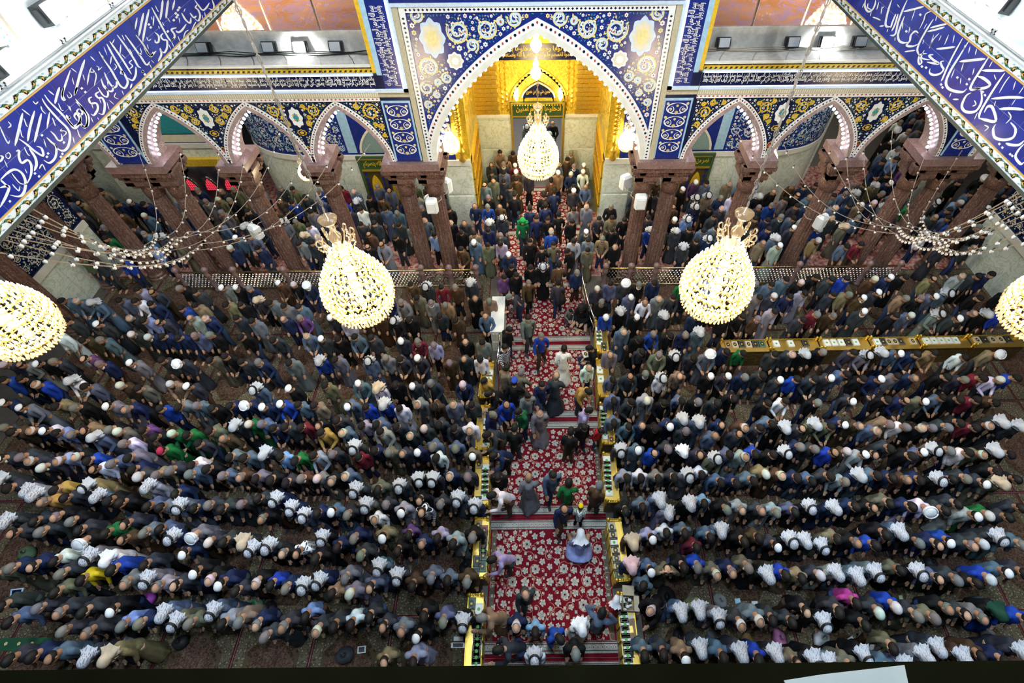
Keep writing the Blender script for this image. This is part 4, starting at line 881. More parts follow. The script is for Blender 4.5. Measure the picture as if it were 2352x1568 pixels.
# ================================================================ people
def remesh(mb, name, voxel, faces, mats, smooth=2, matfn=None):
    me = mb.mesh(name+'_raw'); o = bpy.data.objects.new(name+'_tmp', me); COL.objects.link(o)
    r = o.modifiers.new('r', 'REMESH'); r.mode = 'VOXEL'; r.voxel_size = voxel
    if smooth: s = o.modifiers.new('s', 'SMOOTH'); s.iterations = smooth; s.factor = .5
    dg = bpy.context.evaluated_depsgraph_get(); n = len(o.evaluated_get(dg).data.polygons)
    d = o.modifiers.new('d', 'DECIMATE'); d.ratio = min(1.0, faces/max(1, n*2))
    dg = bpy.context.evaluated_depsgraph_get(); out = bpy.data.meshes.new_from_object(o.evaluated_get(dg)); out.name = name
    bpy.data.objects.remove(o); bpy.data.meshes.remove(me)
    out.materials.clear()
    for m in mats: out.materials.append(m)
    nf = len(out.polygons); out.polygons.foreach_set('use_smooth', np.ones(nf, dtype=bool))
    if matfn:
        c = np.zeros(nf*3); out.polygons.foreach_get('center', c); c = c.reshape(-1, 3)
        out.polygons.foreach_set('material_index', np.array([matfn(p) for p in c], dtype=np.int32))
    else: out.polygons.foreach_set('material_index', np.zeros(nf, dtype=np.int32))
    out.update(); return out

M['skin'] = objcol('skin', .55); M['cloth'] = objcol('woven_cloth', .8); M['striped'] = objcol('striped_cloth', .8, ['Z']); M['checked'] = objcol('checked_cloth', .8, ['X', 'Z'])
M['hair'] = objcol('hair', .6); M['eye'] = pbr('dark_eye', (.02, .012, .01), .3); M['lip'] = pbr('lip', (.32, .12, .10), .5); M['shoe'] = pbr('dark_sock', (.03, .03, .035), .8)
kf = bpy.data.materials.new('checked_headscarf'); kf.use_nodes = True; nt = kf.node_tree; b = nt.nodes['Principled BSDF']; tc = node(nt, 'ShaderNodeTexCoord')
w1 = node(nt, 'ShaderNodeTexWave', bands_direction='X'); w2 = node(nt, 'ShaderNodeTexWave', bands_direction='DIAGONAL')
for w in (w1, w2): w.inputs['Scale'].default_value = 13; w.inputs['Distortion'].default_value = 5; nt.links.new(tc.outputs['Object'], w.inputs['Vector'])
mu = node(nt, 'ShaderNodeMath', operation='MULTIPLY'); nt.links.new(w1.outputs['Fac'], mu.inputs[0]); nt.links.new(w2.outputs['Fac'], mu.inputs[1])
rp = ramp(nt, [(.25, (.50, .52, .57)), (.7, (.18, .19, .22))]); nt.links.new(mu.outputs[0], rp.inputs[0]); nt.links.new(rp.outputs[0], b.inputs['Base Color']); b.inputs['Roughness'].default_value = .8
M['keffiyeh'] = kf

def lerp(a, b, t): return np.array(a)*(1-t)+np.array(b)*t
def figure(pose, lean, bow, arms='side', stride=0.0, sit=False):
    """meshes of one pose, facing -Y, feet at the origin"""
    ln = R(lean); s = np.array([0, -math.sin(ln), math.cos(ln)]); fwd = np.array([0, -math.cos(ln), -math.sin(ln)])
    hip = np.array([0, .16*math.sin(ln), .90]) if not sit else np.array([0, .1, .24])
    SH = hip+s*.50; NK = hip+s*.57
    hb = R(lean+bow); hs = np.array([0, -math.sin(hb), math.cos(hb)]); HC = NK+hs*.155+np.array([0, -.02, 0])
    Hm = Matrix.Translation(Vector(HC)) @ Matrix.Rotation(hb, 4, 'X') @ Matrix.Scale(1.09, 4)
    hl = lambda x, y, z: np.array(Hm @ Vector((x, y, z)))
    def arm(sd):
        sh = SH+np.array([sd*.155, 0, -.02])
        if arms == 'side': el = sh+np.array([sd*.03, .03-.10*math.sin(ln), -.275]); ha = el+np.array([-sd*.03, -.11, -.225])
        elif arms == 'front': el = sh+np.array([sd*.075, -.03, -.27]); ha = el+np.array([-sd*.13, -.20, -.12])
        elif arms == 'reach': el = sh+np.array([sd*.06, -.10, -.24]); ha = el+(np.array([-sd*.06, -.22, -.06]) if sd > 0 else np.array([.03, -.10, -.20]))
        elif arms == 'swing': el = sh+np.array([sd*.06, sd*.10, -.26]); ha = el+np.array([-sd*.02, sd*.05-.09, -.22])
        elif arms == 'ears': el = sh+np.array([sd*.17, -.10, -.10]); ha = HC+np.array([sd*.135, -.05, -.02])
        return sh, el, ha
    legs = []
    for sd in (-1, 1):
        if sit: legs.append([hip+np.array([sd*.10, 0, .02]), np.array([sd*.26, -.36, .13]), np.array([sd*.02, -.32, .07])])
        else:
            f = np.array([sd*.11, sd*stride, .07]); legs.append([hip+np.array([sd*.095, 0, 0]), (hip+f)/2+np.array([sd*.01, -.03-abs(stride)*.1, .03]), f])
    # --- body
    b = MB()
    b.tube([hl(0, .005, -.165), hl(0, .01, -.06)], [.058, .06], 10)
    b.tube([NK-s*.09, hl(0, .01, -.10)], [.065, .056], 10)
    rr = []
    for i in range(11):
        t = math.pi*(.03+.94*i/10); z = -.128*math.cos(t); w = math.sin(t)
        wx = .079*w*(1 if z > -.02 else 1+.9*(z+.02)); wy = .10*w
        rr.append([hl(wx*math.cos(a), wy*math.sin(a)-(.012 if z < -.03 else 0), z) for a in np.linspace(0, 2*math.pi, 15)[:-1]])
    b.rings(rr)
    b.tube([hl(0, -.088, .025), hl(0, -.107, -.012), hl(0, -.112, -.026)], [.011, .016, .018], 6)          # nose
    b.tube([hl(-.05, -.082, .038), hl(0, -.093, .042), hl(.05, -.082, .038)], .012, 6)                       # brow
    b.tube([hl(-.022, -.094, -.062), hl(.022, -.094, -.062)], .011, 6)                                       # mouth
    for sd in (-1, 1): b.tube([hl(sd*.078, .012, -.035), hl(sd*.09, .018, 0), hl(sd*.082, .014, .03)], [.012, .017, .012], 6)
    b.tube([hip-s*.02, hip+s*.2, SH-s*.03, NK-s*.05], [(.13, .09), (.12, .085), (.14, .088), (.06, .058)], 12)
    for sd in (-1, 1):
        sh, el, ha = arm(sd); b.tube([SH, sh, el, ha], [.054, .050, .040, .029], 8)
        d = ha-el; d /= np.linalg.norm(d); side = np.cross(d, np.array([0, 1., 0])); side /= np.linalg.norm(side)+1e-9; nrm = np.cross(side, d)
        b.tube([ha-d*.01, ha+d*.05, ha+d*.092], [(.028, .02), (.042, .019), (.040, .016)], 8)
        for k, (off, L) in enumerate(((-.031, .072), (-.010, .085), (.012, .080), (.032, .060))):
            p0 = ha+d*.08+side*off; b.tube([p0, p0+d*L*.55-nrm*.006, p0+d*L-nrm*.022], [.0105, .0098, .008], 6)
        p0 = ha+d*.02+side*(.036*(1 if np.dot(side, [-sd, 0, 0]) > 0 else -1)); tq = np.sign(np.dot(side, [-sd, 0, 0])) or 1
        b.tube([p0, p0+d*.035+side*tq*.022, p0+d*.075+side*tq*.02], [.013, .0115, .009], 6)
    for L in legs:
        b.tube([L[0], L[1], L[2]], [.085, .06, .042], 8)
        f = L[2]; b.tube([f+np.array([0, .05, -.03]), f+np.array([0, -.06, -.035]), f+np.array([0, -.17, -.045])], [(.038, .035), (.045, .032), (.04, .022)], 8)
    iv = np.array(Hm.inverted().to_3x3()); 
    def mf(p):
        q = np.array(Hm.inverted() @ Vector(p))
        if abs(q[2]) < .16 and abs(q[0]) < .12 and abs(q[1]) < .15:
            if q[1] < -.06:
                if abs(abs(q[0])-.033) < .014 and abs(q[2]-.018) < .010: return 1
                if abs(q[0]) < .024 and abs(q[2]+.062) < .008: return 2
            return 0
        if p[2] < .10 and not sit: return 3
        return 0
    P = {'Hm': Hm, 'HC': HC}
    P['body'] = remesh(b, 'person_'+pose, .0125, 2600, [M['skin'], M['eye'], M['lip'], M['shoe']], 2, mf)
    # --- garments
    def torso(mb, low, flare, w=1.0):
        pts = [hip+np.array([0, 0, -low])*1.0+np.array([0, -.0, 0]), hip+s*.02, hip+s*.18, hip+s*.36, SH-s*.02+fwd*-.01, SH+s*.045, NK+s*.0]
        rad = [(.160*flare, .128*flare), (.153*w, .124*w), (.148*w, .116*w), (.166*w, .120*w), (.172*w, .104*w), (.125*w, .084*w), (.068, .062)]
        mb.tube(pts, rad, 18)
    def sleeves(mb, r=1.0):
        for sd in (-1, 1):
            sh, el, ha = arm(sd); mb.tube([SH+np.array([sd*.10, 0, 0]), sh, lerp(sh, el, .5), el, ha*.92+el*.08], [.066*r, .070*r, .062*r, .055*r, .046*r], 10)
    jk = MB(); torso(jk, .13 if not sit else .05, 1.06); sleeves(jk)
    P['jacket'] = remesh(jk, 'jacket_'+pose, .02, 1100, [M['cloth']], 3)
    st = MB(); torso(st, .06 if not sit else .03, .98, .94); sleeves(st, .9)
    P['shirt'] = remesh(st, 'shirt_'+pose, .02, 1100, [M['cloth']], 3)
    # opening of the jacket: shirt front
    fr = MB(); N = 7
    for i in range(N):
        t = i/(N-1); c = hip+s*(.02+.47*t)
        dep = [.134, .130, .125, .125, .128, .124, .102][i]; wd = .022+.055*t if i < N-1 else .05
        if i: pass
        ring = [c+fwd*(dep-.03*abs(u)**2)+np.array([u*wd, 0, 0]) for u in (-1, -.5, 0, .5, 1)]
        ring += [c+fwd*(dep-.045)+np.array([u*wd, 0, 0]) for u in (1, -1)]
        fr.rings([ring], cap=False) if False else None
        fr.v += [tuple(p) for p in ring]
    for i in range(N-1):
        for j in range(7):
            a, c2 = i*7+j, i*7+(j+1) % 7; fr.face((a, c2, c2+7, a+7))
    P['front'] = fr.mesh('shirt_front_'+pose, [M['cloth']], True)
    tr = MB()
    for L in legs: tr.tube([L[0]+np.array([0, 0, .04]), L[0]*.5+L[1]*.5, L[1], L[2]+np.array([0, 0, .02])], [.098, .085, .072, .062], 10)
    tr.tube([hip-s*.08, hip+s*.08], [(.145, .112), (.145, .116)], 14)
    P['trousers'] = remesh(tr, 'trousers_'+pose, .022, 900, [M['cloth']], 2)
    rb = MB(); torso(rb, .10, 1.08, 1.0); sleeves(rb, 1.12)
    if sit: rb.tube([hip+np.array([0, .05, -.18]), hip+np.array([0, -.1, -.02]), hip+np.array([0, -.05, .12])], [(.36, .36), (.33, .3), (.18, .15)], 16)
    else:
        ft = (legs[0][2]+legs[1][2])/2
        n = 18; rr = []
        for z, wx, wy, f in ((.045, .23+abs(stride)*.3, .20+abs(stride)*.8, .035), (.30, .215, .18+abs(stride)*.5, .03), (.60, .185, .152, .015), (.85, .160, .130, 0), (1.0, .149, .118, 0)):
            t = min(1, z/.9); c = ft*(1-t)+hip*t
            rr.append([(c[0]+wx*math.cos(a)*(1+f*3*math.sin(7*a)), c[1]+wy*math.sin(a)*(1+f*3*math.sin(5*a+1)), z) for a in np.linspace(0, 2*math.pi, n*2+1)[:-1]])
        rb.rings(rr)
    P['robe'] = remesh(rb, 'robe_'+pose, .022, 1500, [M['cloth']], 2)
    return P
POSES = {'stand': figure('standing', 4, 26), 'bow1': figure('bowed', 9, 33), 'bow2': figure('bowing', 16, 38, 'side'), 'clasp': figure('clasped', 8, 20, 'front'),
         'walk': figure('walking', 4, 10, 'swing', .2), 'reach': figure('reaching', 30, 15, 'reach'), 'sit': figure('seated', 12, 25, 'front', sit=True), 'ears': figure('hands_raised', 6, 12, 'ears')}

# --- headgear in the head's own frame (face towards -Y)
def dome(name, rad, lims, cen=(0, .01, .008), n=18, k=6, mat='hair', start=0.0, rim=0.0):
    mb = MB(); rr = []
    for i in range(k+1):
        ring = []
        for j in range(n):
            a = 2*math.pi*j/n; back = math.sin(a)                       # +1 back, -1 face
            lim = lims[0]*(max(0, -back))**1.3+lims[1]*(1-abs(back))+lims[2]*max(0, back)
            t0 = start*(1+.25*back); t = R(t0+(lim-t0)*i/k+ .5)
            q = 1+(rim if i >= k-1 else 0)
            ring.append((cen[0]+rad[0]*q*math.sin(t)*math.cos(a), cen[1]+rad[1]*q*math.sin(t)*math.sin(a), cen[2]+rad[2]*math.cos(t)))
        rr.append(ring)
    inner = [[(x*.9, y*.9, z-.012) for x, y, z in r] for r in rr]
    mb.rings(rr+[inner[-1], inner[max(0, k-2)]], cap=(start == 0)); 
    if start: mb.rings([inner[1], rr[0]], cap=False)
    return mb.mesh(name, [M[mat]], True)
HG = {}
HG['hair'] = dome('hair', (.088, .110, .135), (52, 92, 118))
HG['fringe'] = dome('hair_fringe', (.087, .108, .130), (62, 96, 118), start=58)
HG['cap'] = dome('skullcap', (.093, .112, .140), (58, 66, 74), mat='cloth', rim=.02)
mb = MB(); mb.lathe([(.088, .02), (.118, .03), (.132, .06), (.126, .095), (.10, .125), (.05, .145), (.005, .15)], (0, .012, 0), 16)
for k in range(3): mb.tube([(.128*math.cos(a), .012+.128*math.sin(a), .05+.03*k+.02*math.sin(a+k)) for a in np.linspace(0, 2*math.pi, 15)], .014, 5)
HG['turban'] = mb.mesh('turban', [M['cloth']], True)
def scarf(name, mat, spread=1.0, seed=0):
    rg = np.random.default_rng(seed); mb = MB(); n = 22; rr = []
    for i, (th, ) in enumerate(((3,), (25,), (48,), (70,), (90,))):
        t = R(th); rr.append([(.096*math.sin(t)*math.cos(a), .012+.118*math.sin(t)*math.sin(a), .012+.140*math.cos(t)+(.035 if th > 60 and math.sin(a) < -.3 else 0)) for a in np.linspace(0, 2*math.pi, n+1)[:-1]])
    for z, wx, wy, oy in ((-.05, .108, .118, .02), (-.10, .132*spread, .125, .045), (-.145, .165*spread, .125, .075)):
        ring = []
        for j, a in enumerate(np.linspace(0, 2*math.pi, n+1)[:-1]):
            f = math.sin(a); cut = max(0, -f)**2
            x, y = wx*math.cos(a), oy+wy*f
            if f < -.35: x = math.copysign(max(abs(x), .075), math.cos(a) if abs(math.cos(a)) > .01 else 1); y = max(y, -.055)
            ring.append((x*(1+.13*math.sin(9*a+z*30)), y+.022*math.cos(11*a), z+.05*cut+.022*math.sin(7*a)))
        rr.append(ring)
    mb.rings(rr, cap=False); o = mb.mesh(name, [M[mat]], True)
    return o
HG['scarf'] = scarf('headscarf', 'keffiyeh'); HG['plainscarf'] = scarf('plain_headscarf', 'cloth', 1.1, 3)
mb = MB()
for z, r in ((.055, .108), (.075, .104)): mb.tube([(r*.93*math.cos(a), .012+r*1.1*math.sin(a), z+.012*math.sin(a)) for a in np.linspace(0, 2*math.pi, 19)], .0155, 5)
HG['agal'] = mb.mesh('headscarf_cord', [M['black']], True)
mb = MB(); mb.tube([(-.062, -.055, -.055), (-.04, -.092, -.092), (0, -.104, -.115), (.04, -.092, -.092), (.062, -.055, -.055)], [.02, .028, .034, .028, .02], 7)
HG['beard'] = mb.mesh('beard', [M['hair']], True)

PAL = dict(k=(.005, .005, .006), n=(.010, .020, .066), b=(.010, .048, .33), l=(.20, .33, .60), g=(.155, .165, .185), d=(.030, .035, .043), w=(.74, .77, .82), t=(.22, .17, .095), o=(.13, .125, .08),
           y=(.75, .58, .02), e=(.008, .12, .035), m=(.14, .012, .025), p=(.10, .045, .15), q=(.42, .05, .26), u=(.085, .125, .195), h=(.30, .315, .34), i=(.060, .034, .017), a=(.02, .20, .25), r=(.55, .02, .03), f=(.34, .33, .52), c=(.45, .27, .06))
CNAME = dict(k='black', n='navy', b='bright blue', l='light blue', g='grey', d='charcoal', w='white', t='tan', o='olive', y='yellow', e='green', m='maroon', p='purple', q='magenta', u='slate blue', h='light grey', i='brown', a='turquoise', r='red', f='lilac', c='ochre')
HAIRC = dict(k=(.012, .010, .009), g=(.16, .155, .15), w=(.55, .54, .52), b=(.10, .09, .08))
SKIN = [(.46, .27, .17), (.40, .22, .14), (.52, .32, .21), (.35, .19, .11)]
HNAME = dict(k='dark hair', g='grey hair', w='white hair', b='bald crown', W='white skullcap', K='checked headscarf and black cord', S='checked headscarf', T='white turban', E='green headscarf', H='white headscarf', Y='yellow cap', B='black cap', C='blue cap', D='dark green headscarf', Z='black headscarf', P='pink headscarf', N='tan headscarf')
GNAME = dict(j='jacket', r='robe', s='shirt', x='striped shirt', v='checked shirt')

def world_root(px, py, pose, sc, rz):
    P = POSES[pose]; h = P['HC']*sc; z = h[2]+.06
    p = onz(px, py, z); ca, sa = math.cos(rz), math.sin(rz)
    return np.array([p[0]-(h[0]*ca-h[1]*sa), p[1]-(h[0]*sa+h[1]*ca), 0.0])
PEOPLE = []        # dicts: px, py, code, head, pose, rz, row
def add(px, py, code, head, pose, rz=0.0, sc=None, where='', shirt=None):
    sc = sc or random.uniform(.97, 1.05)
    root = world_root(px, py, pose, sc, rz)
    PEOPLE.append(dict(px=px, py=py, code=code, head=head, pose=pose, rz=rz, sc=sc, root=root, where=where, shirt=shirt, row=None))
    return PEOPLE[-1]
def rowtok(side, row, specs, pose_mix):
    """specs: list of (ox, oy, scale, 'x y code head; ...') read off enlarged views of the photograph"""
    for ox, oy, s, txt in specs:
        for tk in txt.split(';'):
            q = tk.split()
            if len(q) < 4: continue
            px, py = ox+float(q[0])/s, oy+float(q[1])/s
            d = add(px, py, q[2], q[3], random.choice(pose_mix), random.gauss(0, .09)); d['side'] = side; d['row'] = row
B2 = ['bow2', 'bow2', 'bow2', 'bow1']; B1 = ['bow1', 'bow1', 'bow2', 'stand', 'clasp']
rowtok('right', 1, [(1440, 1240, 2.922, '165 775 su k;275 775 jd k;390 785 jt W;490 750 rd S;650 790 ru k;785 780 rd S;915 805 sb k;1030 785 rd S;1155 815 ro b;1280 835 rk K'), (1892, 1240, 2.733, '70 790 ru K;190 790 ro W;270 770 rk K;380 770 ru b;460 745 so k;560 750 ru S;660 745 rg S;740 730 rd S;860 750 ri S;1015 730 ri k;1150 750 jn k;1240 740 rd S')], B2)
rowtok('right', 2, [(1440, 1240, 2.922, '355 505 ru S;490 490 ro S;655 545 rg K;795 560 jd b;890 545 rg b;1015 545 jd k;1120 530 jd k;1210 490 jk b;1330 520 rk K'), (1892, 1240, 2.733, '95 465 jd k;190 455 sq k;275 480 rk k;375 475 rd w;490 460 sb w;605 475 jd g;665 450 ro g;765 435 jk b;885 465 jd b;1010 490 rg b;1130 480 rk D;1225 490 rb k')], B2)
rowtok('right', 3, [(1440, 1240, 2.922, '90 200 rn P;208 205 ju W;395 195 jk k;495 195 jb g;592 215 ro b;705 215 jn b;808 190 so g;930 245 rk S;1058 235 jb k;1190 255 rt k;1290 235 rd w'), (1892, 1240, 2.733, '80 220 rh S;230 245 ru S;350 220 rg K;525 195 jo k;620 210 rk K;745 240 ju b;850 250 rd g;975 270 rk k;1050 245 jb w;1145 195 ru W;1220 215 jd k')], B2+['bow1'])
rowtok('right', 4, [(1400, 980, 2.8, '195 750 ri N;280 715 sf W;370 680 jw k;460 690 su k;545 715 jm k;655 715 ju k;750 715 ru S;845 720 jk k;945 715 ji k;1070 765 rd W;1175 740 rk K;1285 745 rk S'), (1872, 980, 2.8, '65 780 rd K;175 730 rt k;250 730 rk b;390 760 sb k;460 690 rk k;575 690 ru S;680 745 jk g;805 755 jn b;890 750 rb W;990 750 jd b;1100 745 rd w;1195 735 rd K;1300 755 ru g')], B2+['bow1'])
rowtok('right', 5, [(1400, 980, 2.8, '125 540 jk k;235 515 ju k;345 500 ru S;410 580 rg S;545 505 rk S;630 495 sl k;742 525 rk g;860 530 rh b;965 535 jd b;1085 550 rh g;1190 545 su k;1300 525 rk K'), (1872, 980, 2.8, '145 530 rn S;265 510 rn k;380 515 rk b;515 490 ro k;640 510 jn k;725 530 rw T;845 535 jd k;925 505 jd k;1025 560 rh W;1135 568 re w;1255 580 rd k;1310 520 jd k')], B2+['bow1', 'bow1'])
rowtok('right', 6, [(1400, 980, 2.8, '115 325 sh k;220 325 jw k;340 330 jg k;432 325 jd k;522 320 rg K;615 300 sw k;725 355 su k;815 360 jn k;915 345 ju k;1015 300 jt w;1108 310 ri b;1200 325 jn k;1310 345 ru k'), (1872, 980, 2.8, '100 315 rd k;200 350 sh g;310 320 rn S;395 310 ru k;515 325 jn k;610 335 ri b;705 345 jn k;810 340 rk K;890 335 jn k;1005 340 rd g;1090 335 rd W;1150 310 jk k;1195 365 ro N;1300 335 rk k')], B2+['bow1', 'bow1'])
rowtok('right', 7, [(1400, 980, 2.8, '95 160 jd K;185 145 ru W;290 165 jb b;395 140 jd g;490 165 rk H;590 180 rd b;680 205 ro K;778 180 ju k;858 185 rh b;955 170 jb k;1055 175 jk k;1150 165 rk K;1222 130 jn g;1312 140 rd g'), (1872, 980, 2.8, '115 160 jb b;212 155 ji w;315 175 rh W;435 165 jk b;510 155 rd k;605 175 jk k;715 155 ru W;790 155 rt K;880 155 jk g;965 160 sw k;1080 175 ro b;1160 160 rk S;1255 175 ri k')], B1+['bow2'])
rowtok('right', 8, [(780, 540, 2.868, '1845 1235 ju k;1910 1255 su k;2005 1250 jn b;2085 1260 rk k;2170 1275 rn W;2260 1255 jd g;2335 1255 ru S'), (1560, 540, 2.97, '115 1290 ru S;215 1305 ju b;300 1335 jn b;400 1300 jd b;470 1335 ri b;560 1310 jd k;645 1290 ru k;720 1310 rk S;825 1310 jd b;915 1300 ro S;1030 1300 so k;1165 1288 rn W;1240 1295 ri b;1335 1325 ju b;1460 1285 rt g;1560 1310 sw g;1645 1305 jk b;1745 1310 jd g;1860 1305 jd g;1945 1285 jk k;2010 1300 xm k;2110 1295 jk b;2230 1285 rd S;2310 1305 rd S')], B1)
rowtok('left', 1, [(0, 1040, 2.94, '90 1390 jd k;165 1385 jn k;330 1380 ru b;560 1400 rd S;700 1395 rt N'), (780, 1040, 2.868, '290 1375 rt b;480 1380 rf k')], B2)
rowtok('left', 2, [(0, 1040, 2.94, '60 1050 jd k;105 1085 ju k;220 1050 jd g;325 1010 so k;390 1080 jd b;440 1145 jd g;530 1140 rd k;630 1140 rd b;710 1135 jk W;810 1130 sl g;945 1145 jn g;1060 1110 ru S;1175 1160 ro K;1310 1130 ro g;1400 1110 ru K;1490 1155 rh k;1610 1140 jt g;1730 1160 jn b;1815 1190 rd g;1910 1180 jd b;2020 1150 sl k;2130 1200 jd b;2255 1175 jd k'), (780, 1040, 2.868, '75 1125 sw k;185 1110 jd k;275 1150 jd b;370 1150 rg b;475 1185 jk W;580 1105 jk k;665 1105 ju g;765 1130 rk K')], B2)
rowtok('left', 3, [(0, 1040, 2.94, '20 810 ro k;85 770 jn g;200 770 jn b;305 755 rw k;415 775 rd g;500 755 rg K;595 785 sy k;650 765 rw H;735 795 jb k;815 820 rg b;935 795 jd k;985 860 rg K;1110 880 sh b;1200 880 jd b;1280 840 jk W;1405 855 jk b;1485 905 jn W;1590 900 jd k;1710 890 jk b;1815 890 sb k;1915 915 jn g;2030 915 ro K;2140 900 rn K;2240 910 jt k;2320 885 rg g'), (780, 1040, 2.868, '65 880 rg w;165 890 ju b;275 800 ru K;380 810 rd K;475 875 ri k;590 825 ru g;685 840 ju k;800 850 ri g')], B2)
rowtok('left', 4, [(0, 1040, 2.94, '50 480 rd S;115 510 jd b;185 495 jd k;290 490 jd g;370 485 jk b;480 500 jk g;545 520 jd k;600 545 rk T;700 540 re k;785 515 jd b;830 570 ri b;955 550 rg g;1065 535 ju k;1155 580 rn K;1185 635 jn W;1305 575 rg T;1405 600 jd w;1530 605 jd k;1620 610 rd N;1690 660 rk K;1800 650 rd K;1895 670 jk b;2015 655 vd b;2115 625 rk K;2220 650 jk k;2325 625 jn g'), (780, 1040, 2.868, '20 620 jn k;135 625 rd g;240 595 rt W;345 580 jk k;440 555 sp k;540 595 jn b;635 565 sf k;720 590 rh k;830 555 jk g')], B2)
rowtok('left', 5, [(0, 1040, 2.94, '25 205 rd S;75 240 jd k;135 250 rh S;215 270 rg S;305 270 sc k;350 305 sc b;440 295 rd k;540 265 rt K;615 290 ru S;735 325 rk B;805 295 jk k;905 290 rh S;965 325 ju k;1060 320 rg k;1140 300 jn k;1205 360 ru K;1310 370 jn k;1405 350 rd g;1510 370 rd k;1600 350 rd g;1715 335 jd k;1785 385 jk b;1860 380 rn K;1960 390 rn K;2045 400 ru K;2130 405 jn k;2225 395 ru W;2330 410 jd g'), (780, 1040, 2.868, '135 380 ro K;225 375 sw b;295 370 rd g;395 365 rh W;490 335 jk b;570 370 xk b;665 335 jd g;770 330 ru K;830 350 rn K')], B2+['bow1'])
rowtok('left', 6, [(0, 1040, 2.94, '35 30 rd W;125 30 jd g;215 50 rd b;300 75 rd w;390 50 sf b;480 40 jk b;575 50 sb k;645 80 sw b;725 75 ru g;815 65 rg k;885 105 jn k;950 125 rd w;1065 135 vt g;1135 115 rd g;1225 100 sw k;1305 140 ju g;1395 115 jk k;1480 140 ju g;1580 160 ji b;1715 170 rg k;1835 180 jk k;1945 200 jd k;2045 170 ji g;2145 170 rg w;2240 185 jk b;2330 190 ju b'), (780, 1040, 2.868, '145 265 rd K;250 240 ro k;365 245 rd K;505 185 jk K;600 185 rd K;725 150 jn b;840 155 jd g')], B2+['bow1'])
rowtok('left', 7, [(0, 540, 2.94, '1060 1430 re m;1320 1380 sd k;1545 1495 sg k'), (0, 1040, 2.94, '1640 30 ju k;1770 10 jd S;1895 20 vl k;1980 50 se k;2130 15 sh k;2245 5 jd g'), (780, 540, 2.868, '45 1400 rd K;130 1425 vm k;220 1425 jn k;325 1430 ro g;420 1430 rd b;500 1425 jn W;575 1410 ju g;665 1420 sw k;735 1435 su g;825 1440 ro W')], B1+['bow2'])
rowtok('left', 8, [(0, 540, 2.94, '30 1295 jd g;110 1320 ji k;200 1320 jn b;300 1315 rw W;385 1330 sl k;480 1340 jd g;565 1315 rt b;620 1345 ru S;705 1350 jk g;800 1350 ro w;865 1375 sw g;950 1340 xp k;1055 1360 jk k;1170 1345 re w;1255 1350 re k;1410 1345 ro k;1490 1345 ri b;1590 1290 rd S;1680 1280 re w;1765 1270 ju g;1845 1300 sn k;1925 1290 jd k;2035 1285 sm k;2105 1290 jk b;2185 1315 jc k;2290 1295 jd k'), (780, 540, 2.868, '60 1270 ju b;140 1250 sh k;215 1255 ru k;300 1280 rh k;385 1280 rd k;460 1300 sd b;550 1280 jd w;640 1245 jd k;740 1270 rd k;830 1280 rw b')], B1)
